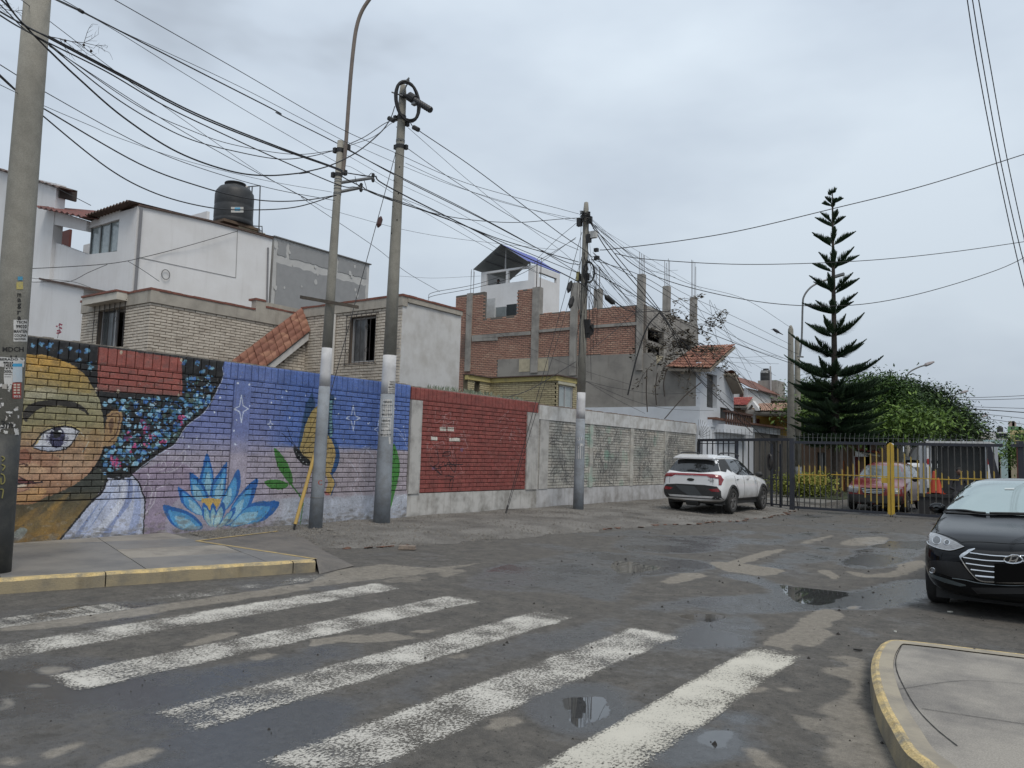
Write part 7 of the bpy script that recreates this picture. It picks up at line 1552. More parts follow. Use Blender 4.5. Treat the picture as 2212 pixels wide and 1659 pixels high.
# bare twigs at the top left
t=thing('bare_twig',tuple(gd(150,85,9.6)),'bare branching twig with seed pods reaching in right of the left pole','twig');TW=mat('twig_bark',(.035,.027,.024),.9);mb=MB();r=random.Random(4)
def twig(p,d,L_,r_,n):
    P=[p];
    for k in range(4):d=(d+Vector((r.uniform(-.25,.25),r.uniform(-.2,.2),r.uniform(-.2,.22)))).normalized();P.append(P[-1]+d*L_/4)
    mb.tube(P,[r_,r_*.9,r_*.8,r_*.7,r_*.5],4)
    if n:
        for q in P[1:]:
            for _ in range(2 if n > 1 else 1):twig(q,(d+Vector((r.uniform(-.9,.9),r.uniform(-.7,.7),r.uniform(-.9,.9)))).normalized(),L_*.42,r_*.6,n-1)
s0=gd(100,78,9.4);e0_=gd(215,95,9.8);twig(s0,(e0_-s0).normalized(),(e0_-s0).length,.006,2);mb.build('twigs',TW,t)
for q in ((181,97),(197,110),(141,88)):mb2_=MB();ball(mb2_,gd(*q,9.6),.016,.016,.018);mb2_.build('seed_pod',TW,t)
t=thing('bare_twig',tuple(gd(20,20,9.)),'faint bare twig at the very top left corner behind the cables','twig');mb=MB();s0=gd(-25,8,8.8);e0_=gd(55,45,9.1);twig(s0,(e0_-s0).normalized(),(e0_-s0).length,.004,2);mb.build('twigs',TW,t)
# vine tangle on the tiled house
t=thing('dry_vine',tuple(gd(*z6(1650,1100),29.5)),'leggy half-dead vine hanging from the wires before the orange tiled gable','vine');VB=mat('vine_bark',(.06,.048,.04),.9);VL=mat('vine_leaf',(.05,.045,.03),.7,(.09,.06,.035),9,.8);r=random.Random(17);mbv=MB();leaves=MB()
def vine(pts,dd,lf=12,r_=.014):
    P=curve3([gd(*z6(*p),dd+r.uniform(-.3,.3)) for p in pts],6);mbv.tube(P,[r_*(1-.6*i/len(P)) for i in range(len(P))],4)
    for _ in range(lf):
        q=r.choice(P)+Vector((r.uniform(-.08,.08),r.uniform(-.1,.1),r.uniform(-.1,.06)));s_=r.uniform(.05,.11);a=r.uniform(0,6.3);u=Vector((math.cos(a),math.sin(a),r.uniform(-.6,.3))).normalized();v=u.orthogonal().normalized()*.45
        leaves.add([q,q+u*s_*.6+v*s_,q+u*s_*1.5,q+u*s_*.6-v*s_],[(0,1,2,3)])
for k in range(46):
    x,y=r.gauss(1775,140),r.gauss(1120,110);ang=r.uniform(-.6,3.6);L_=r.uniform(120,330);c_=r.uniform(-.7,.7)
    vine([(x,y),(x+L_*.35*math.cos(ang),y-L_*.3*math.sin(ang)),(x+L_*.7*math.cos(ang+c_),y-L_*.5*math.sin(ang+c_)+20),(x+L_*math.cos(ang+c_*1.5),y-L_*.55*math.sin(ang+c_*1.5)+70)],29.2,26,.009)
for pts in ([(1640,900),(1740,880),(1850,1000),(1950,1080)],[(1700,830),(1800,800),(1880,860)],[(1860,800),(1890,780),(1915,770)],[(2000,900),(2060,960),(2020,1010)],[(1600,1220),(1500,1330),(1440,1440)],[(1660,1240),(1600,1380),(1560,1480)],[(1900,1300),(2000,1420),(2060,1560)],[(2060,1350),(2150,1330)],[(1840,1300),(1800,1440),(1860,1500)]):vine(pts,29,26,.012)
mbv.build('stems',VB,t);t.children[-1]['kind']='stuff';tag(leaves.build('leaves',VL,t),kind='stuff')
t=thing('hanging_pipe',tuple(gd(*z6(1600,900),25)),'long dark corrugated pipe slanting down from the wires in front of the render','pipe');mb=MB();mb.tube(curve3([gd(*z6(*p),25.5) for p in ((1600,905),(1515,1010),(1440,1230),(1378,1490))],6),.024,6);mb.build('pipe',BLACKR,t)
t=thing('hanging_branch',tuple(gd(*z6(1700,1560),27)),'long slanting dark cane leaning across the corner of the white wall','cane');mb=MB();mb.tube(curve3([gd(*z6(*p),28) for p in ((1900,1400),(1780,1500),(1640,1659))],6),.018,6);mb.build('cane',VB,t)
for i,(xa_,y0,y1) in enumerate(((1515,1310,1610),(1580,1330,1560),(1638,1300,1500))):
    mb=MB();mb.tube(curve3([gd(*z6(xa_+10*i,y0),29),gd(*z6(xa_-4,(y0+y1)/2),29),gd(*z6(xa_+3,y1),29)],4),.02,5);tag(mb.build('dead_vine',VB,None,loc=tuple(gd(*z6(xa_,y0),29))),'straight dead stem hanging down the grey rendered wall, %s of three' % ('leftmost','middle','rightmost')[i],'vine')
# =================================================================== vehicles
def carpaint(name,col,rough=.25,dirt=None,zd=.5,coat=.8,metal=0.):
    m=mat(name,col,rough,tuple(c*.9 for c in col),3,.2,coat=coat,metal=metal)
    if dirt:
        t=m.node_tree;N=t.nodes.new;l=t.links.new;b=t.nodes['Principled BSDF'];src=b.inputs['Base Color'].links[0].from_socket
        g_=N('ShaderNodeNewGeometry');sp=N('ShaderNodeSeparateXYZ');l(g_.outputs['Position'],sp.inputs[0]);n=N('ShaderNodeTexNoise');n.inputs['Scale'].default_value=3;n.inputs['Detail'].default_value=5;l(g_.outputs['Position'],n.inputs['Vector'])
        a=N('ShaderNodeMath');a.operation='MULTIPLY_ADD';l(n.outputs['Fac'],a.inputs[0]);a.inputs[1].default_value=-.5;l(sp.outputs['Z'],a.inputs[2])
        r=N('ShaderNodeMapRange');r.inputs['From Min'].default_value=zd+.2;r.inputs['From Max'].default_value=zd-.3;r.inputs['To Max'].default_value=.75;l(a.outputs[0],r.inputs['Value'])
        mx=N('ShaderNodeMixRGB');l(r.outputs[0],mx.inputs[0]);l(src,mx.inputs[1]);mx.inputs[2].default_value=(*dirt,1);l(mx.outputs[0],b.inputs['Base Color'])
    return m
TYRE=mat('tyre',(.018,.018,.018),.85,(.06,.055,.05),8,.5);RIM=mat('alloy',(.30,.30,.30),.35,(.18,.17,.16),9,.6,metal=.7);PLAS=mat('black_trim',(.02,.021,.022),.6,(.05,.048,.045),6,.4)
CHR=mat('chrome',(.72,.73,.74),.12,metal=1.);CGL=mat('car_glass',(.018,.02,.022),.03,(.02,.022,.024),3,.3,spec=1.0);LAMPG=mat('lamp_lens',(.22,.23,.24),.08,(.10,.10,.11),30,.7,coat=1.);REDL=mat('red_lens',(.22,.012,.016),.15,(.12,.008,.01),12,.5,coat=1.)
def car_body(parent,st,S,X0,Y0,Z0,flip,m,arches,rw,cutw=.24,name='body'):
    """st: stations y,zb,wl,zm,wm,zbelt,wbelt,zr,wr,zc ; flip +1 nose towards -Y"""
    vs=[];fs=[];n=9
    for (y,zb,wl,zm,wm,zt,wt,zr,wr,zc) in st:
        ring=[(0,zb),(wl*.75,zb),(wl,zb+.07),(wm,zm),(wt+.012,zt-.07),(wt-.02,zt),(wr,zr),(wr*.55,zc-.012),(0,zc)]
        full=ring+[(-x,z) for x,z in ring[-2:0:-1]]
        vs += [(X0+x*S,Y0+flip*y*S,Z0+z*S) for x,z in full]
    N=16;M_=len(st)
    for i in range(M_-1):
        for k in range(N):
            q=(i*N+k,i*N+(k+1) % N,(i+1)*N+(k+1) % N,(i+1)*N+k);fs.append(q if flip < 0 else q[::-1])
    for i,o in ((0,0),(M_-1,(M_-1)*N)):
        for k in range(8):
            a,b,c,d=k,k+1,(N-k-1) % N,(N-k) % N
            if k == 0:q=(o,o+1,o+15)
            elif k == 7:q=(o+7,o+8,o+9)
            else:q=(o+a,o+b,o+c,o+d)
            fs.append(q if (i == 0) == (flip < 0) else q[::-1])
    me=bpy.data.meshes.new('body');me.from_pydata(vs,[],fs);o=bpy.data.objects.new('tmp',me);COL.objects.link(o)
    bm=bmesh.new();bm.from_mesh(me);bmesh.ops.recalc_face_normals(bm,faces=bm.faces);bm.to_mesh(me);bm.free()
    sb=o.modifiers.new('u','SUBSURF');sb.levels=2;sb.render_levels=2
    cuts=[]
    for (y,r) in arches:
        for s_ in (-1,1):
            mb=MB();P=[(X0+s_*(rw-cutw)*S,Y0+flip*y*S,Z0+.34*S),(X0+s_*(rw+.3)*S,Y0+flip*y*S,Z0+.34*S)];mb.tube(P,r*S,28)
            c=mb.build('cut',PLAS);cuts.append(c);bo=o.modifiers.new('b','BOOLEAN');bo.operation='DIFFERENCE';bo.object=c;bo.solver='EXACT'
    me.materials.append(m)
    dg=bpy.context.evaluated_depsgraph_get();nm=bpy.data.meshes.new_from_object(o.evaluated_get(dg));nm.name=name
    bpy.data.objects.remove(o)
    for c in cuts:bpy.data.objects.remove(c)
    nm.materials.clear();nm.materials.append(m);nm.materials.append(PLAS)
    nm.polygons.foreach_set('use_smooth',[True]*len(nm.polygons))
    # faces inside the arches are dark
    ac=[Vector((0,Y0+flip*y*S,Z0+.34*S)) for y,r in arches];rs=[r*S for y,r in arches]
    for p in nm.polygons:
        c=p.center
        for a,r in zip(ac,rs):
            d=math.hypot(c.y-a.y,c.z-a.z)
            if d < r*1.01 and abs(c.x-X0) < (rw-.02)*S and (abs(p.normal.x) > .9 and abs(c.x-X0) < (rw-cutw+.02)*S or abs(d-r) < .02):p.material_index=1
            elif d < r*1.01 and abs(p.normal.x) > .9 and abs(c.x-X0) < (rw-.1)*S:p.material_index=1
    o=bpy.data.objects.new(name,nm);COL.objects.link(o);org=Vector(parent['org'])
    bv=BVHTree.FromPolygons([v.co.copy() for v in nm.vertices],[tuple(p.vertices) for p in nm.polygons])
    for v in nm.vertices:v.co -= org
    o.parent=parent;o['org']=tuple(org)
    return o,bv
def fillpoly(pts,maxlen):
    bm=bmesh.new();vs=[bm.verts.new((x,y,0)) for x,y in pts];bm.faces.new(vs);bmesh.ops.triangulate(bm,faces=bm.faces)
    for _ in range(5):
        es=[e for e in bm.edges if e.calc_length() > maxlen]
        if not es:break
        bmesh.ops.subdivide_edges(bm,edges=es,cuts=1);bmesh.ops.triangulate(bm,faces=bm.faces)
    v=[tuple(a.co)[:2] for a in bm.verts];idx={a:i for i,a in enumerate(bm.verts)};f=[tuple(idx[q] for q in p.verts) for p in bm.faces];bm.free();return v,f
def hitpix(bv,px,py,off,cen=None):
    d=ray(px,py).normalized();h=bv.ray_cast(EYE,d)
    if h[0] is None and cen:
        for k in range(1,60):
            f=k/60;d=ray(px+(cen[0]-px)*f,py+(cen[1]-py)*f).normalized();h=bv.ray_cast(EYE,d)
            if h[0] is not None:break
    if h[0] is None or False:
        # nearest body point to the ray
        best=None
        for k in range(40):
            q=EYE+d*(6+k*.5);n=bv.find_nearest(q)
            if n[0] is not None and (best is None or n[3] < best[0]):best=(n[3],n[0],n[1])
        p,nr=best[1],best[2]
    else:p,nr=h[0],h[1]
    if nr.dot(d) > 0:nr=-nr
    return p+nr*off
def decal(bv,par,name,m,pts,zf,off=.006,mirror=None,maxlen=30,smooth=False,curve=False):
    """outline in picture grid laid on the body surface; mirror = x of the car's axis gives the twin on the hidden side"""
    if curve:pts=smooth_pts(pts,4)
    v,f=fillpoly(pts,maxlen);cen=zf(sum(p[0] for p in pts)/len(pts),sum(p[1] for p in pts)/len(pts));P=[hitpix(bv,*zf(*p),off,cen) for p in v];mb=MB();mb.add(P,[q[::-1] for q in f]);o=mb.build(name,m,par,smooth)
    if mirror is not None:mb=MB();mb.add([(2*mirror-p.x,p.y,p.z) for p in P],f);mb.build(name,m,par,smooth)
    return o
def decal_line(bv,par,name,m,pts,zf,r=.004,off=.003,mirror=None,closed=False):
    c=[tuple(v[:2]) for v in curve3([(x,y,0) for x,y in (pts+[pts[0]] if closed else pts)],8)] if len(pts) > 2 else [(pts[0][0]+(pts[1][0]-pts[0][0])*i/10,pts[0][1]+(pts[1][1]-pts[0][1])*i/10) for i in range(11)]
    P=[hitpix(bv,*zf(*p),off) for p in c];mb=MB();mb.tube(P,r,5);o=mb.build(name,m,par)
    if mirror is not None:mb=MB();mb.tube([(2*mirror-p.x,p.y,p.z) for p in P],r,5);mb.build(name,m,par)
    return o
def wheel(par,x,y,z,R,w_,side,spokes=5,rim=RIM,rr=.66):
    t=MB();n=28;prof=[(rr*R,w_*.42),(rr*R+.01,w_*.5),(R*.93,w_*.5),(R,w_*.38),(R,-w_*.38),(R*.93,-w_*.5),(rr*R,-w_*.5)]
    vs=[(x+side*p[1],y+p[0]*math.cos(2*math.pi*k/n),z+p[0]*math.sin(2*math.pi*k/n)) for p in prof for k in range(n)]
    t.add(vs,[(i*n+k,i*n+(k+1) % n,(i+1)*n+(k+1) % n,(i+1)*n+k) for i in range(len(prof)-1) for k in range(n)]);to=t.build('wheel',TYRE,par,True)
    h=MB();h.tube([(x+side*w_*.05,y,z),(x+side*w_*.08,y,z)],R*rr,24,1)
    ring=[(R*rr,w_*.46),(R*rr*.9,w_*.44),(R*rr*.88,w_*.1)];vs=[(x+side*p[1],y+p[0]*math.cos(2*math.pi*k/n),z+p[0]*math.sin(2*math.pi*k/n)) for p in ring for k in range(n)]
    h.add(vs,[(i*n+k,i*n+(k+1) % n,(i+1)*n+(k+1) % n,(i+1)*n+k) for i in range(2) for k in range(n)]);h.tube([(x+side*w_*.2,y,z),(x+side*w_*.44,y,z)],[R*.18,R*.12],12)
    for k in range(spokes):
        a=2*math.pi*k/spokes+.3;ca,sa=math.cos(a),math.sin(a)
        for e in (-.16,.16):
            c2_,s2_=math.cos(a+e),math.sin(a+e);q=lambda rr_,ww,o_:(x+side*w_*o_,y+rr_*c2_-ww*s2_,z+rr_*s2_+ww*c2_)
            h.hexa([q(R*.12,-.015,.3),q(R*.12,.015,.3),q(R*rr*.93,.02,.36),q(R*rr*.93,-.02,.36)],[q(R*.12,-.015,.42),q(R*.12,.015,.42),q(R*rr*.93,.02,.45),q(R*rr*.93,-.02,.45)])
    h.build('rim',[rim,PLAS],to)
# ------------------------------------------------ black sedan facing the camera
S_=1.05;SX,SY=-.485,9.93
BLK=carpaint('black_car_paint',(.003,.0035,.0045),.07,coat=0.)
BLK.node_tree.nodes['Principled BSDF'].inputs['Specular IOR Level'].default_value=.28
WSC=mat('reflective_windscreen',(.42,.50,.50),.05,(.36,.44,.44),2,.5,metal=.62)
t=thing('parked_sedan',(SX,SY+2.4,0),'glossy black sedan facing the camera at the right edge, with chrome-barred grille','car')
st=[(0.0,.26,.40,.45,.50,.60,.46,.655,.30,.665),(.03,.20,.60,.45,.70,.63,.66,.70,.42,.715),(.14,.17,.76,.46,.84,.70,.80,.765,.52,.785),(.34,.16,.84,.52,.895,.79,.845,.83,.58,.85),(.62,.16,.86,.56,.90,.85,.85,.875,.62,.895),(.95,.16,.87,.57,.90,.90,.845,.925,.64,.945),(1.18,.16,.87,.57,.90,.93,.855,.975,.70,1.0),
      (1.34,.16,.87,.57,.90,.945,.86,1.06,.74,1.105),(1.75,.16,.87,.57,.90,.955,.86,1.27,.67,1.325),(2.05,.16,.87,.57,.90,.96,.85,1.37,.64,1.42),(2.6,.16,.87,.57,.90,.965,.84,1.39,.62,1.44),(3.15,.16,.87,.57,.90,.97,.83,1.33,.60,1.38),(3.7,.17,.87,.57,.90,.98,.82,1.13,.55,1.16),(4.05,.18,.86,.57,.89,.98,.80,1.02,.60,1.05),(4.4,.24,.80,.57,.85,.95,.72,.98,.50,.99),(4.55,.32,.66,.57,.74,.85,.62,.90,.4,.91)]
body,bv=car_body(t,st,S_,SX,SY,.02,1,BLK,[(.87,.36),(3.57,.36)],.90)
for y in (.87,3.57):
    for s_ in (-1,1):wheel(t,SX+s_*.80*S_,SY+y*S_,.325*S_,.325*S_,.21,s_,5)
DK=dict(mirror=SX)
def sproj(x,z,off):
    h=bv.ray_cast(Vector((SX+x*S_,SY-3,.02+z*S_)),Vector((0,1,0)))
    if h[0] is None:n=bv.find_nearest(Vector((SX+x*S_,SY+1.6,.02+z*S_)));return n[0]+n[1]*off
    return h[0]+(h[1] if h[1].y < 0 else -h[1])*off
v_,f_=fillpoly([(-.80,1.03),(-.4,1.015),(0,1.01),(.4,1.015),(.80,1.03),(.755,1.12),(.70,1.25),(.655,1.35),(.35,1.385),(0,1.395),(-.35,1.385),(-.655,1.35),(-.70,1.25),(-.755,1.12)],.05)
mb=MB();mb.add([sproj(a,b,.006) for a,b in v_],f_);mb.build('windscreen',WSC,t,True)
for s_ in (-1,1):
    mb=MB();mb.tube([sproj(s_*a,b,.006) for a,b in ((.80,1.03),(.755,1.12),(.70,1.25),(.655,1.35))],.014,6);mb.build('windscreen_seal',PLAS,t)
decal(bv,t,'headlight',LAMPG,[(290,800),(330,786),(400,800),(500,838),(600,885),(690,938),(650,956),(560,978),(480,972),(370,945),(310,910),(288,860)],zs,.007,mirror=SX,maxlen=25)
decal_line(bv,t,'headlight_rim',CHR,[(296,880),(320,915),(400,952),(500,975),(575,974),(688,940)],zs,.005,.010,**DK)
for (cx_,cy_,r_) in ((397,873,46),(505,895,30)):
    decal_line(bv,t,'headlight_ring',CHR,[(cx_+r_*math.cos(a),cy_+r_*.9*math.sin(a)) for a in [i*.63 for i in range(10)]],zs,.005,.010,mirror=SX,closed=True)
    decal(bv,t,'headlight_projector',mat('projector',(.05,.055,.06),.05,coat=1.),[(cx_+r_*.8*math.cos(a),cy_+r_*.75*math.sin(a)) for a in [i*.52 for i in range(12)]],zs,.009,mirror=SX)
GR=[(670,1045),(760,985),(810,968),(1000,985),(1215,993),(1430,985),(1620,968),(1670,985),(1760,1045),(1700,1200),(1590,1290),(1400,1318),(1215,1322),(1030,1318),(850,1290),(740,1200)]
cen=1215.
decal(bv,t,'grille',mat('grille_black',(.008,.008,.009),.4),GR,zs,.004,maxlen=40)
decal_line(bv,t,'grille_surround',CHR,[(645,1030),(655,1062),(740,1190),(850,1292),(1010,1312),(1215,1318)],zs,.009,.010)
decal_line(bv,t,'grille_surround',CHR,[(1785,1030),(1775,1062),(1690,1190),(1580,1292),(1420,1312),(1215,1318)],zs,.009,.010)
decal(bv,t,'grille_wing',CHR,[(642,1040),(655,1018),(735,972),(800,958),(808,966),(745,998),(668,1048),(655,1052)],zs,.014,mirror=SX,maxlen=30)
for k,(y0,x0,dy) in enumerate(((1003,750,36),(1050,680,42),(1112,708,42),(1178,760,36),(1242,808,28))):
    decal_line(bv,t,'grille_bar',CHR,[(x0,y0),(x0+130,y0+dy*.45),(x0+260,y0+dy*.8),(cen-60,y0+dy),(cen+60,y0+dy),(2430-x0-260,y0+dy*.8),(2430-x0-130,y0+dy*.45),(2430-x0,y0)],zs,.0085,.014)
el=lambda a,rx,ry:(1216+rx*math.cos(a),1072+ry*math.sin(a))
decal(bv,t,'emblem_field',mat('grille_black',(.008,.008,.009)),[el(i*.393,100,38) for i in range(16)],zs,.022)
em=decal_line(bv,t,'emblem_ring',CHR,[el(i*.393,100,38) for i in range(16)],zs,.009,.026,closed=True)
decal(bv,t,'emblem_stroke',CHR,[(1160,1098),(1178,1098),(1205,1046),(1186,1044)],zs,.028);decal(bv,t,'emblem_stroke',CHR,[(1228,1100),(1246,1100),(1272,1048),(1254,1046)],zs,.028);decal(bv,t,'emblem_stroke',CHR,[(1182,1072),(1215,1078),(1250,1062),(1248,1072),(1215,1090),(1180,1084)],zs,.029)
decal(bv,t,'number_plate',mat('blank_plate',(.004,.004,.004),.9,spec=.1),[(1012,1114),(1418,1114),(1418,1316),(1012,1316)],zs,.034,maxlen=400)
decal(bv,t,'fog_recess',mat('grille_black',(.008,.008,.009)),[(312,1085),(400,1080),(640,1100),(800,1290),(560,1262),(420,1215),(320,1180)],zs,.003,mirror=SX,maxlen=40)
decal_line(bv,t,'fog_lamp_ring',CHR,[(354+28*math.cos(i*.63),1187+27*math.sin(i*.63)) for i in range(10)],zs,.005,.008,mirror=SX,closed=True)
decal(bv,t,'fog_lamp',LAMPG,[(354+20*math.cos(i*.63),1187+19*math.sin(i*.63)) for i in range(10)],zs,.007,mirror=SX)
decal(bv,t,'lower_lip',mat('lip_gloss',(.05,.065,.07),.12,coat=1.),[(300,1196),(400,1245),(560,1296),(700,1340),(712,1352),(650,1358),(480,1318),(350,1262),(310,1228)],zs,.006,mirror=SX,maxlen=40)
decal(bv,t,'lower_intake',mat('grille_black',(.008,.008,.009)),[(760,1372),(1670,1372),(1600,1440),(830,1440)],zs,.004,maxlen=60)
decal_line(bv,t,'bumper_crease',mat('lip_gloss',(.05,.065,.07),.12,coat=1.),[(560,1272),(700,1292),(850,1325),(1060,1345),(1215,1352),(1370,1345),(1580,1325)],zs,.006,.003)
SEAM=mat('panel_gap',(.001,.001,.001),.9)
decal_line(bv,t,'bonnet_seam',SEAM,[(660,892),(700,884),(900,886),(1215,905),(1530,886),(1730,884),(1770,892)],zs,.003,.001)
decal_line(bv,t,'fender_seam',SEAM,[(400,640),(402,700),(400,760),(385,785)],zs,.003,.001,**DK)
decal_line(bv,t,'bonnet_seam',SEAM,[(660,892),(580,850),(470,808),(385,785)],zs,.003,.001,**DK)
decal_line(bv,t,'wiper',PLAS,[(488,566),(560,556),(700,560),(820,580),(920,588)],zs,.012,.02);decal_line(bv,t,'wiper',PLAS,[(960,588),(1120,590),(1300,594),(1500,600)],zs,.012,.02)
decal(bv,t,'cowl',PLAS,[(470,566),(700,575),(1000,590),(1500,600),(1700,604),(1700,612),(1400,606),(950,597),(600,583),(470,576)],zs,.009,maxlen=60)
decal(bv,t,'windscreen_sticker',mat('pale_sticker',(.5,.55,.55),.5),[(1120,316),(1222,316),(1224,332),(1120,331)],zs,.012)
# side windows from plain geometry
def sidewin(bv,t,X0,pts,off,m=CGL,name='side_window'):
    for s_ in (-1,1):
        v,f=fillpoly(pts,.12);P=[]
        for (y,z) in v:
            h=bv.ray_cast(Vector((X0+s_*3,y,z)),Vector((-s_,0,0)));P.append((h[0]+Vector((s_*off,0,0))) if h[0] else Vector((X0+s_*.8,y,z)))
        mb=MB();mb.add(P,f if s_ < 0 else [q[::-1] for q in f]);mb.build(name,m,t)
yz=lambda y,z:(SY+y*S_,.02+z*S_)
sidewin(bv,t,SX,[yz(1.55,.99),yz(2.45,1.0),yz(2.45,1.37),yz(2.05,1.35),yz(1.85,1.25)],.006);sidewin(bv,t,SX,[yz(2.52,1.0),yz(3.4,1.02),yz(3.7,1.07),yz(3.3,1.27),yz(2.9,1.36),yz(2.52,1.37)],.006)
for s_ in (-1,1):
    mb=MB();c=Vector((SX+s_*1.0*S_,SY+1.72*S_,1.04*S_));n=10;
    vs=[(c.x+s_*(-.10+.21*math.sin(math.pi*min(j,5)/10)*0+.11*math.cos(2*math.pi*i/n)*math.sin(math.pi*(j+.6)/6.2)),c.y+(j-3)*.028,c.z+.075*math.sin(2*math.pi*i/n)*math.sin(math.pi*(j+.6)/6.2)) for j in range(6) for i in range(n)]
    mb.add(vs,[(j*n+i,j*n+(i+1) % n,(j+1)*n+(i+1) % n,(j+1)*n+i) for j in range(5) for i in range(n)]+[tuple(range(n)),tuple(range(6*n-1,5*n-1,-1))]);mo=mb.build('mirror',BLK,t,True)
    mb=MB();mb.tube([c+Vector((-s_*.12,.02,-.05)),c+Vector((-s_*.28,.05,-.06))],.022,6);mb.build('mirror_arm',PLAS,mo)
mb=MB();mb.box((SX-.82,SY+.5,.12),(SX+.82,SY+4.3,.25));mb.build('underbody',PLAS,t)
# ------------------------------------------------ white SUV seen from behind
VX,VY,VZ=-8.98,21.45,.09;VS=1.06;VL=4.35
WP_=carpaint('white_car_paint',(.74,.75,.76),.22,(.22,.19,.15),.36)
t=thing('parked_suv',(VX,VY+2.2,VZ),'white compact SUV parked on the verge seen from behind, with red light bar','car')
# stations measured from the rear bumper forward, nose towards +Y
sv=[(0.0,.34,.58,.52,.70,.98,.62,1.02,.50,1.03),(.04,.32,.74,.52,.83,1.02,.76,1.07,.58,1.08),(.14,.30,.82,.55,.885,1.04,.83,1.17,.64,1.19),(.30,.28,.85,.60,.90,1.05,.85,1.42,.60,1.455),(.42,.27,.86,.62,.90,1.06,.855,1.52,.575,1.56),(.70,.27,.865,.62,.905,1.06,.86,1.56,.57,1.605),(1.3,.26,.87,.62,.905,1.05,.86,1.575,.575,1.625),(1.9,.26,.87,.62,.905,1.03,.86,1.57,.58,1.62),(2.35,.26,.87,.62,.905,1.01,.86,1.51,.58,1.56),(2.75,.26,.87,.62,.905,1.0,.86,1.29,.62,1.34),(3.1,.26,.87,.62,.905,.985,.855,1.07,.66,1.11),(3.3,.26,.87,.62,.905,.97,.85,1.01,.66,1.04),(3.8,.27,.86,.62,.90,.92,.83,.95,.62,.98),(4.15,.28,.80,.58,.84,.84,.76,.87,.55,.89),(4.32,.32,.62,.55,.66,.74,.58,.78,.4,.79)]
body,bv=car_body(t,sv,VS,VX,VY,VZ,-1,WP_,[(-.86,.385),(-3.48,.385)],.905) if False else (None,None)
sv2=[(-s_[0],)+s_[1:] for s_ in sv]
body,bv=car_body(t,sv2,VS,VX,VY,VZ,-1,WP_,[(-.86,.385),(-3.48,.385)],.905)
for y in (.86,3.48):
    for s_ in (-1,1):wheel(t,VX+s_*.80*VS,VY+y*VS,VZ+.345*VS,.345*VS,.22,s_,5)
D_=lambda *a,**k:decal(bv,t,*a,**k)
# rear face decals given in true rear view (x to the right, z up), thrown on the body from behind
def rproj(x,z,off):
    h=bv.ray_cast(Vector((VX+x*VS,VY-3,VZ+z*VS)),Vector((0,1,0)))
    if h[0] is None:n=bv.find_nearest(Vector((VX+x*VS,VY+.1,VZ+z*VS)));return n[0]+n[1]*off
    return h[0]+(h[1] if h[1].y < 0 else -h[1])*off
def rdec(name,m,pts,off=.006,mirror=False,ml=.08,par=None):
    v,f=fillpoly(pts,ml);P=[rproj(a,b,off) for a,b in v];mb=MB();mb.add(P,f);o=mb.build(name,m,par or t)
    if mirror:P=[rproj(-a,b,off) for a,b in v];mb=MB();mb.add(P,[q[::-1] for q in f]);mb.build(name,m,par or t)
    return o
def rline(name,m,pts,r=.004,off=.003,mirror=False):
    for s_ in ((1,-1) if mirror else (1,)):
        P=[rproj(s_*a,b,off) for a,b in [tuple(v[:2]) for v in curve3([(x,y,0) for x,y in pts],6)]];mb=MB();mb.tube(P,r,5);mb.build(name,m,t)
rdec('rear_window',CGL,[(-.74,1.15),(-.3,1.10),(.3,1.10),(.74,1.15),(.60,1.42),(.3,1.45),(-.3,1.45),(-.60,1.42)],.008)
rdec('lower_bumper',PLAS,[(-.83,.39),(.83,.39),(.83,.62),(.74,.74),(.4,.77),(-.4,.77),(-.74,.74),(-.83,.62)],.007)
rdec('light_bar',REDL,[(-.86,1.03),(-.6,1.065),(.6,1.065),(.86,1.03),(.86,.975),(.56,.965),(.46,1.015),(-.46,1.015),(-.56,.965),(-.86,.975)],.012)
rdec('tail_light',REDL,[(.56,1.03),(.80,1.03),(.93,.99),(.93,.93),(.85,.93),(.83,.78),(.78,.78),(.77,.95),(.60,.98)],.016,True)
rdec('reflector',REDL,[(.52,.66),(.78,.69),(.80,.60),(.60,.60)],.012,True)
rdec('skid_plate',mat('dull_silver',(.42,.42,.42),.45,(.25,.23,.21),6,.6),[(-.66,.47),(.66,.47),(.60,.415),(-.60,.415)],.014)
rdec('number_plate',mat('grey_plate',(.052,.058,.062),.7),[(-.46,.74),(.12,.72),(.34,.48),(-.06,.47),(-.3,.60)],.022,ml=.3)
rdec('emblem',PLAS,[(.11*math.cos(i*.5),.90+.04*math.sin(i*.5)) for i in range(12)],.01)
mb=MB();rr=random.Random(3)
for j,(x0,x1,z) in enumerate(((.50,.66,.90),(.55,.66,.855))):
    k=x0
    while k < x1:mb.add([rproj(k,z,.011),rproj(k+.018,z,.011),rproj(k+.018,z+.022,.011),rproj(k,z+.022,.011)],[(0,1,2,3)]);k += .028
mb.build('badge',PLAS,t)
rline('tailgate_seam',SEAM,[(.60,1.04),(.63,.9),(.63,.78)],.004,.001,True);rline('wiper',PLAS,[(-.14,1.14),(0,1.155),(.26,1.115)],.012,.025)
rline('high_brake_light',PLAS,[(-.2,1.50),(0,1.505),(.2,1.50)],.012,.02)
mb=MB();pts=[(-.60,1.44),(-.3,1.50),(.3,1.50),(.60,1.44)]
q=lambda x,y,z:(VX+x*VS,VY+y*VS,VZ+z*VS)
mb.hexa([q(-.60,.17,1.475),q(.60,.17,1.475),q(.57,.55,1.53),q(-.57,.55,1.53)],[q(-.57,.17,1.515),q(.57,.17,1.515),q(.54,.55,1.60),q(-.54,.55,1.60)]);mb.build('roof_spoiler',WP_,t)
yv=lambda y,z:(VY+y*VS,VZ+z*VS)
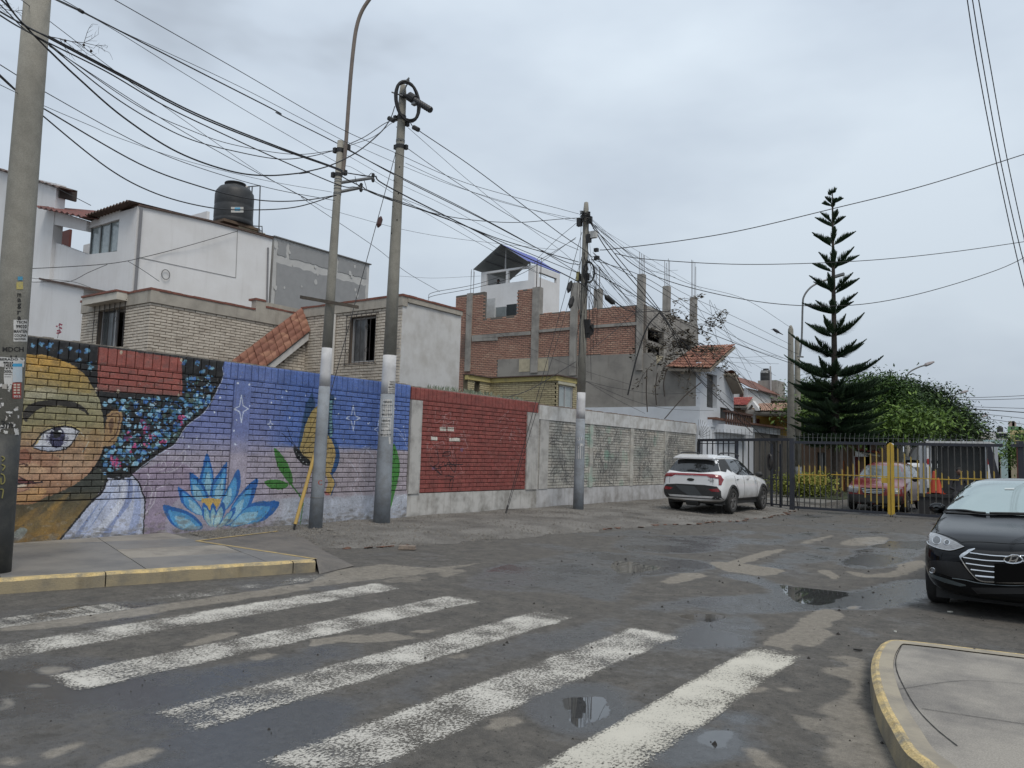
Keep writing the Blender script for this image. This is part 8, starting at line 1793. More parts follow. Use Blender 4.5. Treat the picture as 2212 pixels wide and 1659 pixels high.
sidewin(bv,t,VX,[yv(.22,1.16),yv(.55,1.13),yv(.74,1.22),yv(1.0,1.12),yv(1.03,1.49),yv(.5,1.48),yv(.33,1.40)],.006,PLAS,'quarter_panel')
sidewin(bv,t,VX,[yv(.98,1.18),yv(1.35,1.06),yv(1.75,1.05),yv(1.75,1.49),yv(1.02,1.49)],.008);sidewin(bv,t,VX,[yv(1.80,1.05),yv(2.85,1.03),yv(2.95,1.05),yv(2.65,1.27),yv(2.35,1.42),yv(2.1,1.48),yv(1.80,1.49)],.008)
for y0,y1 in ((1.75,1.80),):sidewin(bv,t,VX,[yv(y0,1.05),yv(y1,1.05),yv(y1,1.49),yv(y0,1.49)],.009,PLAS,'window_pillar')
sidewin(bv,t,VX,[yv(1.28,.26),yv(3.05,.26),yv(3.05,.40),yv(1.28,.40)],.008,PLAS,'sill_trim')
def sline(name,m,pts,r=.004,off=.002):
    for s_ in (-1,1):
        P=[]
        for (y,z) in [tuple(v[:2]) for v in curve3([(a,b,0) for a,b in pts],6)]:
            h=bv.ray_cast(Vector((VX+s_*3,VY+y*VS,VZ+z*VS)),Vector((-s_,0,0)))
            if h[0]:P.append(h[0]+Vector((s_*off,0,0)))
        if len(P) > 2:mb=MB();mb.tube(P,r,5);mb.build(name,m,t)
DG=mat('dark_gap',(.05,.05,.05),.9)
sline('door_seam',DG,[(1.78,1.04),(1.79,.7),(1.78,.4)]);sline('door_seam',DG,[(2.9,1.0),(2.95,.7),(2.9,.4)]);sline('door_seam',DG,[(1.05,1.03),(1.1,.85),(1.32,.6),(1.36,.4)])
for y in (1.15,2.0):sline('door_handle',CHR,[(y,.93),(y+.08,.935),(y+.17,.93)],.014,.02)
for cy in (.86,3.48):
    for s_ in (-1,1):
        mb=MB();P=[]
        for i in range(19):
            a=math.pi*i/18;y,z=VY+(cy+.42*math.cos(a))*VS,VZ+(.34+.42*math.sin(a))*VS;h=bv.ray_cast(Vector((VX+s_*3,y,z)),Vector((-s_,0,0)));P.append((h[0].x if h[0] else VX+s_*.9,y,z))
        mb.tube(P,.035,6);mb.build('wheel_arch_trim',PLAS,t)
for s_ in (-1,1):
    mb=MB();mb.tube(curve3([q(s_*.56,.62,1.60),q(s_*.575,.75,1.645),q(s_*.58,1.4,1.665),q(s_*.575,2.0,1.64),q(s_*.57,2.2,1.59)],4),.02,6);mb.build('roof_rail',PLAS,t)
    mb=MB();c=Vector(q(s_*1.0,2.72,1.07));ball(mb,c,.12,.07,.085,10,7);mo=mb.build('mirror',PLAS,t,True)
mb=MB();mb.add([q(-.02,.50,1.60),q(.02,.50,1.60),q(0,.62,1.61),q(0,.53,1.69)],[(0,1,3),(1,2,3),(2,0,3)]);mb.build('roof_antenna',PLAS,t)
mb=MB();mb.box(q(-.8,.4,.24),q(.8,4.0,.36));mb.build('underbody',PLAS,t);mb=MB();mb.tube([q(-.15,.12,.30),q(.2,.12,.30)],.11,8);mb.build('exhaust_box',PLAS,t)
# ------------------------------------------------ dark red minivan behind the gate
MX,MY=-5.55,29.3;MS=1.05
RP=carpaint('dark_red_paint',(.15,.018,.02),.3)
t=thing('parked_minivan',(MX,MY+2.3,0),'dark red minivan facing the camera behind the barred gate','car')
sm_=[(0,.30,.5,.45,.62,.70,.58,.76,.42,.78),(.05,.24,.72,.45,.80,.74,.76,.82,.52,.84),(.25,.20,.84,.5,.89,.82,.86,.90,.6,.93),(.7,.2,.88,.55,.92,.92,.88,.98,.64,1.02),(1.0,.2,.88,.55,.93,1.0,.88,1.10,.66,1.14),(1.6,.2,.88,.55,.93,1.06,.88,1.48,.62,1.52),(1.95,.2,.88,.55,.93,1.07,.88,1.60,.62,1.66),(3,.2,.88,.55,.93,1.07,.88,1.64,.62,1.70),(4.2,.2,.88,.55,.93,1.07,.88,1.62,.62,1.68),(4.6,.3,.8,.55,.86,1.0,.8,1.5,.55,1.55)]
body,bv=car_body(t,sm_,MS,MX,MY,0,1,RP,[(.9,.37),(3.8,.37)],.93)
for y in (.9,3.8):
    for s_ in (-1,1):wheel(t,MX+s_*.82*MS,MY+y*MS,.33*MS,.33*MS,.21,s_,5)
def fproj(x,z,off):
    h=bv.ray_cast(Vector((MX+x*MS,MY-3,z*MS)),Vector((0,1,0)))
    if h[0] is None:n=bv.find_nearest(Vector((MX+x*MS,MY+.1,z*MS)));return n[0]+n[1]*off
    return h[0]+(h[1] if h[1].y < 0 else -h[1])*off
def fdec(name,m,pts,off=.008,mirror=False):
    v,f=fillpoly(pts,.1)
    for s_ in ((1,-1) if mirror else (1,)):mb=MB();mb.add([fproj(s_*a,b,off) for a,b in v],f if s_ > 0 else [q[::-1] for q in f]);mb.build(name,m,t)
fdec('windscreen',mat('pale_car_glass',(.10,.115,.12),.06,(.06,.07,.075),3,.6,spec=1.),[(-.78,1.10),(0,1.08),(.78,1.10),(.62,1.52),(-.62,1.52)],.01)
fdec('lower_bumper',PLAS,[(-.9,.22),(.9,.22),(.9,.55),(-.9,.55)]);fdec('headlight',LAMPG,[(.42,.80),(.84,.80),(.86,.64),(.5,.60)],.01,True);fdec('grille',mat('grille_black',(.008,.008,.009)),[(-.38,.78),(.38,.78),(.30,.60),(0,.56),(-.30,.60)],.01)
for z in (.74,.69,.64):
    P=[fproj(a*.36*(1-(.78-z)*.8),z-.02*(1-a*a),.016) for a in (-1,-.5,0,.5,1)];mb=MB();mb.tube(P,.009,5);mb.build('grille_bar',CHR,t)
yv=lambda y,z:(MY+y*MS,z*MS)
sidewin(bv,t,MX,[yv(1.3,1.12),yv(2.5,1.12),yv(2.5,1.58),yv(1.9,1.57)],.006);sidewin(bv,t,MX,[yv(2.6,1.12),yv(4.3,1.12),yv(4.2,1.55),yv(2.6,1.58)],.006)
for s_ in (-1,1):mb=MB();ball(mb,(MX+s_*1.06*MS,MY+1.35*MS,1.1*MS),.11,.07,.09);mb.build('mirror',PLAS,t,True)
# ------------------------------------------------ white pickup and tank lorry further back
def boxtruck(loc,lab,name,cab_w,cab_h,cols,tankr=None):
    x,y=loc;t=thing(name,(x,y,0),lab,'truck');W_=carpaint('white_truck_paint',(.55,.56,.57),.35)
    mb=MB();w2_=cab_w/2;prof=[(0,.45),(0,1.0),(.25,1.1),(.55,cab_h-.1),(.7,cab_h),(2.0,cab_h),(2.0,.45)]
    mb.slab([(x-w2_,y+a,b) for a,b in prof],(cab_w,0,0));mb.build('cab',W_,t)
    mb=MB();mb.slab([(x-w2_+.12,y+.235,1.12),(x+w2_-.12,y+.235,1.12),(x+w2_-.2,y+.52,cab_h-.18),(x-w2_+.2,y+.52,cab_h-.18)],(0,-.012,.006));mb.build('windscreen',CGL,t)
    mb=MB();mb.box((x-w2_+.05,y-.06,.35),(x+w2_-.05,y-.005,.72));mb.build('bumper',PLAS,t)
    for s_ in (-1,1):
        mb=MB();mb.box((x+s_*(w2_-.12)-.12,y-.03,.78),(x+s_*(w2_-.12)+.10,y-.003,.95));mb.build('headlight',LAMPG,t);mb=MB();mb.box((x+s_*(w2_+.14)-.07,y+.35,1.3),(x+s_*(w2_+.14)+.07,y+.42,1.6));mb.build('mirror',PLAS,t);wheel(t,x+s_*(w2_-.12),y+.8,.36,.36,.22,s_);wheel(t,x+s_*(w2_-.12),y+3.6,.36,.36,.22,s_)
    if tankr:mb=MB();mb.tube([(x,y+2.1,cols),(x,y+2.2,cols),(x,y+6.4,cols),(x,y+6.5,cols)],[tankr*.85,tankr,tankr,tankr*.85],24);mb.build('tank',W_,t,False);mb=MB();mb.box((x-w2_+.1,y+2.0,.6),(x+w2_-.1,y+6.5,.85));mb.build('chassis',PLAS,t)
    else:mb=MB();mb.box((x-w2_,y+2.02,.55),(x+w2_,y+4.4,1.1));mb.build('load_bed',W_,t)
    return t
pk=gy(1985,1070,37);boxtruck((pk.x+.35,37),'white pickup with dark windscreen parked behind the red minivan','parked_pickup',1.75,1.75,None)
tk=gy(1977,1000,45);boxtruck((tk.x+.3,45),'lorry with a white cylindrical tank showing over the white pickup','tank_lorry',2.0,2.1,2.05,.95)
# =================================================================== gate and everything beyond
NAVY=mat('navy_black_iron',(.022,.026,.038),.55,(.035,.033,.035),5,.6);BARM=mat('weathered_bar',(.065,.065,.062),.7,(.035,.032,.03),12,.8);YEL=mat('yellow_bar_paint',(.50,.33,.035),.6,(.38,.25,.05),7,.7);YED=mat('dull_yellow_bar',(.38,.27,.06),.7,(.28,.2,.06),12,.8)
GYY=27.1;pg=('Y',GYY);gq=lambda x,y:gp(pg,*zb(x,y))
z_top=gq(390,675)[1];z_bot=gq(390,1187)[1]
t=thing('barred_gate',(-4.6,GYY,0),'tall double-leaf barred street gate with yellow centre stiles and yellow-tipped bars','gate')
XL_,XM_,XR_=gq(390,900)[0],gq(1157,900)[0],gq(2050,900)[0];zT=2.33;zBt=.10
def bar(par,pl,u,z0,z1_,w_=.014,m=BARM,o=0.,name='bar'):
    mb=MB();pbox(mb,pl,u-w_,u+w_,z0,z1_,-w_+o,w_+o);return mb.build(name,m,par)
for (a,b) in ((XL_+.03,XM_-.13),(XM_+.13,XR_)):
    mb=MB();pbox(mb,pg,a,b,zT-.06,zT+.03,-.03,.03);mb.build('top_rail',NAVY,t);mb=MB();pbox(mb,pg,a,b,zBt-.03,zBt+.05,-.03,.03);mb.build('bottom_rail',NAVY,t)
yl={430:(855,1000),472:(858,1005),514:(858,1005),556:(862,1010),598:(862,1015),640:(864,1015),685:None,730:(910,1055),773:(890,1058),816:(866,1030),860:(845,1040),905:(820,1085),952:(790,1115),998:(765,1145),1045:(745,1170),1092:(720,1200),
      1215:(725,1210),1268:(765,1190),1318:(790,1165),1370:(815,1140),1418:(840,1110),1465:(865,1085),1512:(890,1060),1562:(917,1038),1614:(945,1010),1664:None,1715:(900,1015),1766:(900,1020),1818:(902,1025),1870:(902,1030),1922:(905,1035),1975:(905,1035)}
for x,v in yl.items():
    u=gq(x,900)[0];o=bar(t,pg,u,zBt+.052,zT-.062)
    if v:
        za_,zb_=gq(x,v[1])[1],gq(x,v[0])[1];mb=MB();pbox(mb,pg,u-.017,u+.017,za_,zb_-.03,-.016,.019);mb.add([P3(pg,u-.017,zb_-.03,.019),P3(pg,u+.017,zb_-.03,.019),P3(pg,u-.017,zb_+.01,.019),P3(pg,u-.017,zb_-.03,-.016),P3(pg,u+.017,zb_-.03,-.016),P3(pg,u-.017,zb_+.01,-.016)],[(0,1,2),(5,4,3),(1,4,5,2),(0,2,5,3)]);mb.build('yellow_sleeve',YED,o)
for a,b,y in ((425,650,935),(685,1130,940),(1180,1700,965),(1700,1990,968)):
    mb=MB();z=gq((a+b)/2,y)[1];pbox(mb,pg,gq(a,y)[0],gq(b,y)[0],z-.014,z+.014,.02,.035);mb.build('cross_bar',YEL,t)
for s_ in (-1,1):
    mb=MB();a,b=XM_+s_*.012,XM_+s_*.095;zt1,zt2=zT+.02,zT-.06
    mb.slab([P3(pg,a,.05,.06),P3(pg,b,.10,.06),P3(pg,b,zt2,.06),P3(pg,a,zt1,.06)],(0,.11,0));mb.build('centre_stile',YEL,t)
    mb=MB();mb.tube([P3(pg,XM_+s_*.03,.05,0),P3(pg,XM_+s_*.03,-.0,0)],.012,6);mb.build('drop_bolt',IRON,t)
mb=MB();pbox(mb,pg,XM_-.27,XM_-.1,gq(1110,1000)[1],gq(1110,955)[1],-.03,.05);mb.build('lock_box',YEL,t)
# spikes along the top
r=random.Random(6);spk=MB()
x=XL_+.05
while x < XR_+.5:
    mb=MB();mb.tube([P3(pg,x,zT+.03,0),P3(pg,x,zT+.16,0),P3(pg,x+.035*(1 if x > -6.9 else .2),zT+.30,.05)],.007,4);mb.build('spike',STEEL,t);x += .145
mb=MB();mb.tube([P3(pg,XL_,zT+.15,0),P3(pg,XR_,zT+.15,0)],.004,4);mb.build('spike_wire',STEEL,t)
# posts
def post(x,y,z1_,w_,lab,m=NAVY):
    mb=MB();mb.box((x-w_,y-w_,0),(x+w_,y+w_,z1_));tag(mb.build('gate_post',m,None,loc=(x,y,0)),lab,'post')
post(gy(1711,1030,GYY).x,GYY+.0,2.45,.07,'dark navy gate post between the side fence and the left gate leaf')
post(gy(2157,960,GYY+.3).x+.55,GYY+.1,2.45,.09,'dark gate post near the right edge just above the black sedan roof')
mb=MB();a,b=gy(*zb(395,960),GYY-.35),gy(*zb(424,1222),GYY-.55);mb.tube([gy(*zb(392,950),GYY-.12),gz(*zb(424,1218),.0)],.018,5);tag(mb.build('gate_prop',IRON,None,loc=tuple(b)),'thin iron prop leaning against the left gate leaf beside its post','prop')
# fixed side fence running slightly skew to the wall end
t=thing('side_fence',(-10,28.6,0),'dark iron fence of thick bars between the white wall end and the gate post','fence')
A_=Vector((gy(1508,950,29.9).x,29.9,0));B_=Vector((gy(1704,950,GYY+.05).x,GYY+.05,0));dd_=(B_-A_);LF=dd_.length;dn=dd_.normalized()
def onf(px):   # fence parameter under a picture column
    d=ray(px,1000); # solve EYE + d t = A + s dn
    den=d.x*dn.y-d.y*dn.x;s_=((A_.x-EYE.x)*d.y-(A_.y-EYE.y)*d.x)/den;return s_ if True else 0
def fpt(s_,z):return A_+dn*s_+Vector((0,0,z))
def fbox(par,s0,s1,z0,z1_,w_,m,name):
    n=Vector((-dn.y,dn.x,0))*w_;mb=MB();mb.hexa([fpt(s0,z0)-n,fpt(s1,z0)-n,fpt(s1,z0)+n,fpt(s0,z0)+n],[fpt(s0,z1_)-n,fpt(s1,z1_)-n,fpt(s1,z1_)+n,fpt(s0,z1_)+n]);return mb.build(name,m,par)
zTf=2.40
fbox(t,0,LF,zTf-.04,zTf+.06,.035,NAVY,'top_rail');fbox(t,0,LF,.12,.17,.03,NAVY,'bottom_rail');fbox(t,onf(1640),LF,1.0,1.03,.012,NAVY,'middle_rail')
fbox(t,0,.12,0,zTf-.042,.05,NAVY,'fence_post');s_m=onf(1591);fbox(t,s_m-.05,s_m+.05,0,zTf-.042,.05,NAVY,'fence_post');fbox(t,.12,s_m-.05,zTf-.14,zTf-.11,.02,NAVY,'inner_rail')
s0_=.35
xs_=[1516+11.6*i for i in range(6)]+[1605+12*i for i in range(9)]
for x_ in xs_:s_=onf(x_);fbox(t,s_-.018,s_+.018,.17,zTf-.042,.018,NAVY if x_ < 1600 else BARM,'bar')
for k in range(24):
    s_=LF*(k+.5)/24;mb=MB();mb.tube([fpt(s_,zTf+.06),fpt(s_,zTf+.42)],.006,4);mb.build('spike',IRON,t)
mb=MB();mb.tube([fpt(.9,zTf+.26),fpt(LF,zTf+.26)],.005,4);mb.build('spike_wire',IRON,t)
c=fpt(.05,zTf+.1)
for k in range(8):a=math.pi*(.52-.47*k/7);mb=MB();mb.tube([c+dn*.12*math.cos(a)+Vector((0,0,.12*math.sin(a))),c+dn*(.75)*math.cos(a)+Vector((0,0,.75*math.sin(a)))],.007,4);mb.build('fan_spike',IRON,t)
mb=MB();c2_=fpt(onf(1664),1.62);mb.tube([c2_+dn*.09*math.cos(a)+Vector((0,-.03,.27*math.sin(a))) for a in [i*.42 for i in range(16)]],.05,5);mb.build('oval_ornament',IRON,t)
for x_ in (1667,1686):s_=onf(x_);fbox(t,s_-.03,s_+.03,0,zTf-.15,.03,NAVY,'fence_post')
# kerb and planted strip beyond the gate
mb=MB();mb.box((-12.2,31,0),(-7.6,90,.12));struct('far_pavement',mb,CONC2)
mb=MB();mb.box((-9.6,34,.1),(-7.7,60,.17));struct('planting_strip',mb,mat('dark_lawn',(.035,.05,.02),.95,(.06,.055,.03),9,.8,.8,80))
# ---- foliage tools
def leafmat(name,c1,c2,c3=None):
    if name in MATS:return MATS[name]
    m=bpy.data.materials.new(name);m.use_nodes=True;MATS[name]=m;t=m.node_tree;N=t.nodes.new;l=t.links.new;b=t.nodes['Principled BSDF'];b.inputs['Roughness'].default_value=.6;b.inputs['Specular IOR Level'].default_value=.25
    g_=N('ShaderNodeNewGeometry');n=N('ShaderNodeTexNoise');n.inputs['Scale'].default_value=.9;n.inputs['Detail'].default_value=3;l(g_.outputs['Position'],n.inputs['Vector'])
    ad=N('ShaderNodeMath');ad.operation='MULTIPLY_ADD';l(g_.outputs['Random Per Island'],ad.inputs[0]);ad.inputs[1].default_value=.45;l(n.outputs['Fac'],ad.inputs[2])
    cr=N('ShaderNodeValToRGB');e=cr.color_ramp.elements;e[0].position=.4;e[1].position=.95;e[0].color=(*c1,1);e[1].color=(*(c3 or c2),1);e.new(.68).color=(*c2,1);l(ad.outputs[0],cr.inputs[0]);l(cr.outputs[0],b.inputs['Base Color']);return m
def leafcloud(parent,name,blobs,n,size,m,seed,fr=.0,drop=0.,aspect=2.6,flat=.6):
    """many small pointed leaves grouped in sprays inside ellipsoids, built with numpy"""
    rg=np.random.default_rng(seed);tot=sum(b[3]*b[4]*b[5] for b in blobs);V=[];
    for (cx_,cy_,cz_,rx,ry,rz) in blobs:
        k=int(n*rx*ry*rz/tot);sp=max(1,k//22)
        u=rg.normal(size=(sp,3));u /= np.linalg.norm(u,axis=1)[:,None];rad=rg.uniform(.55,1.0,sp)**.6;u[:,2]=np.where(u[:,2] < -.35,u[:,2]*.4,u[:,2])
        c=np.array((cx_,cy_,cz_))+u*rad[:,None]*np.array((rx,ry,rz))
        c=np.repeat(c,22,0)+rg.normal(size=(sp*22,3))*np.array((1,1,.42))*size*3.2;N_=len(c)
        out=np.repeat(u,22,0)*np.array((1,1,.2))+rg.normal(size=(N_,3))*.75;out[:,2] -= drop;out /= np.linalg.norm(out,axis=1)[:,None]
        side=np.cross(out,rg.normal(size=(N_,3))*np.array((.5,.5,0))+np.array((0,0,flat)));side /= np.linalg.norm(side,axis=1)[:,None]+1e-9
        L_=size*rg.uniform(.6,1.4,N_)[:,None];W_=L_/aspect
        V.append(np.stack([c,c+out*L_*.45+side*W_*.5,c+out*L_,c+out*L_*.45-side*W_*.5],1))
    V=np.concatenate(V);nn=len(V);me=bpy.data.meshes.new(name);me.vertices.add(nn*4);me.vertices.foreach_set('co',(V.reshape(-1,3)-np.array(parent['org'])).astype(np.float32).ravel());me.loops.add(nn*4);me.loops.foreach_set('vertex_index',np.arange(nn*4,dtype=np.int32));me.polygons.add(nn);me.polygons.foreach_set('loop_start',np.arange(0,nn*4,4,dtype=np.int32));me.polygons.foreach_set('loop_total',np.full(nn,4,np.int32));me.update();me.validate();me.materials.append(m)
    o=bpy.data.objects.new(name,me);COL.objects.link(o);o.parent=parent;return o
BARK=mat('bark',(.075,.06,.05),.95,(.035,.03,.025),6,.9,.8,30)
# ---- tall Norfolk-type pine
bt=gd(1801,1076,35.2);bt=Vector((bt.x,bt.y,.1));dT=(bt-EYE).dot(FW)
tp=gd(1798,412,dT);t=thing('pine_tree',tuple(bt),'tall dark tiered pine with a bare spire top rising behind the gate','tree')
axp=lambda y:gd(1798+(y-412)*.012,y,dT)
mb=MB();ys=[1080,980,900,800,700,600,500,440,412];mb.tube([(bt.x,bt.y,0)]+[axp(y) for y in ys[1:]],[.2,.19,.17,.14,.11,.08,.05,.035,.02],9);mb.build('trunk',BARK,t)
PIN=leafmat('pine_needles',(.010,.022,.013),(.020,.042,.020),(.035,.065,.028));r=random.Random(20)
pxm=dT/FPX
tiers=[(417,9,5,.25),(444,22,5,.38),(489,34,6,.42),(526,50,6,.40),(582,56,7,.42),(632,60,7,.40),(678,58,8,.34),(722,66,8,.34),(768,84,9,.28),(812,98,10,.20),(838,92,10,.14),(862,98,11,.10),(886,108,11,.06),(908,104,11,.02),(928,108,10,-.02),(948,104,9,-.06)]
nb_=0
for (yy,Lp,nb,rise) in tiers:
    a0=r.uniform(0,6.3);o_=axp(yy+r.uniform(-3,3))
    for k in range(nb):
        if yy > 560 and r.random() < .10:continue
        a=a0+2*math.pi*k/nb+r.uniform(-.3,.3);rise_=rise;rise=rise_+r.uniform(-.09,.07);L_=Lp*pxm*r.uniform(.72,1.15);hd=Vector((math.cos(a),math.sin(a),0));sdv=Vector((-hd.y,hd.x,0));o2_=o_+Vector((0,0,r.uniform(-.12,.12)))
        def ax_(s_):return o2_+hd*(L_*s_)+Vector((0,0,L_*(rise*1.15*s_+(.12 if yy > 700 else .1)*s_*s_*s_ - (.22 if yy > 700 else .08)*s_*(1-s_)*1.6)))
        mb=MB();mb.tube([ax_(i/6) for i in range(7)],[max(.006,.03*(Lp/80)*(1-i/7)) for i in range(7)],4,cap=False)
        nn=int(18+L_*34)
        for j in range(nn):
            s_=.10+.9*j/nn;p=ax_(s_);d=(ax_(min(1,s_+.05))-ax_(s_-.05)).normalized();env=min(1.,(1-s_)*1.6+.10)*min(1,s_*3+.2);bl=min(.58,.20+.15*L_)*env*r.uniform(.8,1.15)
            for sd__ in (-1,1):
                dr=(d*.55+sdv*sd__*.62*r.uniform(.3,1.1)+Vector((0,0,.72 if yy < 760 else .45))).normalized();w_=.013+.006*r.random();q1=p+dr*bl*.55+d*.02;q2=p+dr*bl+Vector((0,0,bl*.16))
                n1=dr.cross(sdv).normalized()*w_;n2=dr.cross(n1).normalized()*w_
                mb.add([p+n1*.6,p-n1*.3+n2*.5,p-n1*.3-n2*.5,q1+n1*1.3,q1-n1*.7+n2*1.1,q1-n1*.7-n2*1.1,q2],[(0,1,4,3),(1,2,5,4),(2,0,3,5),(3,4,6),(4,5,6),(5,3,6)])
                if yy > 690 and j % 2 == 0:
                    dr2=(d*.5+sdv*sd__*.9+Vector((0,0,-.35))).normalized();q2=p+dr2*bl*.7;mb.add([p+n1*.7,p-n1*.5+n2*.7,p-n1*.5-n2*.7,q2],[(0,1,3),(1,2,3),(2,0,3)])
        mb.build('branch',PIN,t);rise=rise_
# ---- broad green trees
def crown(px,py,rxp,ryp,d,ratio=.9):
    c=gd(px,py,d);k=d/FPX;return (c.x,c.y,c.z,rxp*k,rxp*k*ratio,ryp*k)
FL1=leafmat('feathery_leaves',(.010,.025,.008),(.030,.064,.017),(.07,.13,.03));FL2=leafmat('dark_feathery_leaves',(.010,.021,.009),(.022,.045,.015),(.048,.085,.025));FL3=leafmat('hedge_leaves',(.05,.07,.015),(.16,.19,.035),(.32,.33,.08));FL4=leafmat('fresh_leaves',(.03,.06,.012),(.08,.14,.03),(.16,.25,.05))
def tree(name,blobs,n,size,m,lab,seed,trunk,mt=BARK,bright=None):
    b0=blobs[0];bz=Vector((trunk[0],trunk[1],0));t=thing(name,tuple(bz),lab,'tree');r=random.Random(seed)
    mb=MB();c=Vector(b0[:3]);fk=bz.lerp(Vector((bz.x,bz.y,c.z)),.62);mb.tube([bz,bz+Vector((.05,0,.8)),fk],[.2,.17,.13],8);mb.build('trunk',mt,t)
    for b in blobs:
        for _ in range(2):
            e=Vector(b[:3])+Vector((r.uniform(-.5,.5)*b[3],r.uniform(-.5,.5)*b[4],r.uniform(0,.5)*b[5]));mb=MB();mb.tube(curve3([fk,fk.lerp(e,.5)+Vector((0,0,-.2)),e],4),[.09-.008*i for i in range(9)],5);mb.build('limb',mt,t)
    sub_=[(b[0]+r.uniform(-1,1)*b[3]*.75,b[1]+r.uniform(-1,1)*b[4]*.75,b[2]+r.uniform(-.3,.95)*b[5],b[3]*.34,b[4]*.34,b[5]*.26) for b in blobs for _ in range(9)]
    blobs=[(b[0],b[1],b[2],b[3]*.86,b[4]*.86,b[5]*.84) for b in blobs]+sub_
    o=leafcloud(t,'crown',blobs,n,size,m,seed,drop=.12);tag(o,kind='stuff')
    if bright:o=leafcloud(t,'young_leaves',bright,int(n*.05),size*1.35,FL4,seed+1,drop=.2);tag(o,kind='stuff')
dA_,dB_,dC_=43.,50.,60.
A1=[crown(1870,885,78,55,dA_),crown(1800,905,60,50,dA_),crown(1930,900,62,50,dA_),crown(1770,870,45,40,dA_),crown(1880,850,66,36,dA_),crown(1835,930,80,36,dA_-1),crown(1945,930,66,34,dA_-2),crown(1900,925,50,34,dA_-3)]
pt=gd(1868,1060,dA_)
tree('shade_tree',A1,64000,.19,FL1,'broad green feathery-leaved tree directly behind the pine',1,(pt.x,pt.y),bright=[crown(1770,895,40,30,dA_-3.5),crown(1950,900,40,26,dA_-4),crown(1990,915,50,26,dA_-4),crown(1900,930,50,26,dA_-4)])
A2=[crown(1955,875,60,38,dB_),crown(2005,890,55,38,dB_),crown(1985,925,66,32,dB_),crown(1930,850,40,26,dB_),crown(2040,915,45,32,dB_)];pt=gd(1975,1040,dB_)
tree('shade_tree',A2,42000,.2,FL2,'darker spreading tree right of the broad tree, its crown falling in ragged tiers',2,(pt.x,pt.y))
A3=[crown(2050,925,42,28,dC_),crown(2082,938,28,18,dC_),crown(2030,900,26,20,dC_)];pt=gd(2060,1030,dC_)
tree('shade_tree',A3,18000,.22,FL2,'last small dark tree crown sloping down towards the distant houses',3,(pt.x,pt.y))
A4=[crown(1745,880,26,60,52.),crown(1738,930,24,40,52.)];pt=gd(1745,1040,52.)
tree('shade_tree',A4,9000,.18,FL1,'narrow light green foliage between the two far poles and the yellow house',4,(pt.x,pt.y))
# right-hand small tree
t_=[crown(2200,978,22,34,33.),crown(2222,1000,22,30,33.),crown(2240,960,30,34,33.)];pt=gd(2205,1060,33.)
tree('young_tree',t_,5000,.13,FL4,'small bright green tree at the far right edge behind the gate',5,(pt.x,pt.y))
# hedge
h0_=gd(1735,1050,33.5);t=thing('clipped_hedge',(h0_.x,h0_.y,0),'rounded yellow-green hedge seen through the left gate leaf','hedge');k_=33.5/FPX
hb=[crown(1700+18*i,1052+2*(i % 2),16,27,33.5,1.) for i in range(5)]
tag(leafcloud(t,'foliage',hb,9000,.085,FL3,9,aspect=1.7),kind='stuff');mb=MB();[mb.tube([(b[0],b[1],.1),(b[0],b[1],b[2])],.03,5) for b in hb];tag(mb.build('stems',BARK,t),kind='stuff')
# spiky shrub and palm-like plant
for (px,py,dd__,n_,sz,lab) in ((1815,935,34,26,.9,'dark spiky shrub at the foot of the tall pine'),(1995,1010,40,30,1.2,'arching green palm-like plant behind the red minivan'),(1758,1005,37,22,1.,'dark arching shrub behind the clipped hedge')):
    c=gd(px,py+35,dd__);t=thing('palm_shrub',(c.x,c.y,.1),lab,'shrub');r=random.Random(px);mbs=MB();mbs.tube([(c.x,c.y,.1),(c.x,c.y,c.z)],.07,6);mbs.build('stem',BARK,t);lf=MB()
    for i in range(n_):
        a=r.uniform(0,6.3);L_=sz*r.uniform(.6,1.1);h=Vector((math.cos(a),math.sin(a),0));s_=Vector((-h.y,h.x,0));P=[c+h*L_*f+Vector((0,0,L_*(1.0*f-1.2*f*f))) for f in (0,.25,.5,.75,1)]
        for j in range(4):lf.quad(P[j]-s_*.05*(1-j/4.2),P[j]+s_*.05*(1-j/4.2),P[j+1]+s_*.05*(1-(j+1)/4.2),P[j+1]-s_*.05*(1-(j+1)/4.2))
    tag(lf.build('fronds',FL2,t),kind='stuff')
# ---- houses beyond
def house(name,lab,x0,x1,y0,y1,h,m,wins=(),roofm=None,cat='building'):
    """plain block facing the camera side with real window recesses on the -Y and +X faces"""
    t=thing(name,((x0+x1)/2,y0,0),lab,cat);pf=('Y',y0)
    hs_=[w_ for w_ in wins];wallpanel(pf,x0,x1,0,h,.25,hs_).build('wall',m,t)
    mb=MB();mb.box((x0,y0+.26,0),(x1,y1,h-.01));
    mb2_=wallpanel(('X',x1),y0,y1,0,h,.25);mb2_.build('side_wall',m,t)
    mb=MB();mb.box((x0,y0+.26,h-.3),(x1-.26,y1,h-.1));mb.build('roof_slab',CCR,t)
    for (a,b,c,d) in hs_:g_=MB();pbox(g_,pf,a,b,c,d,-.2,-.16);fo=g_.build('window',GLS,t);g_=MB();pbox(g_,pf,(a+b)/2-.04,(a+b)/2+.04,c+.01,d-.01,-.158,-.10);g_.build('window_frame',ALU,fo)
    return t
RT_=brickmat('red_roof_tile',(.33,.07,.055),(.25,.05,.045),(.40,.11,.08),.3,.2)
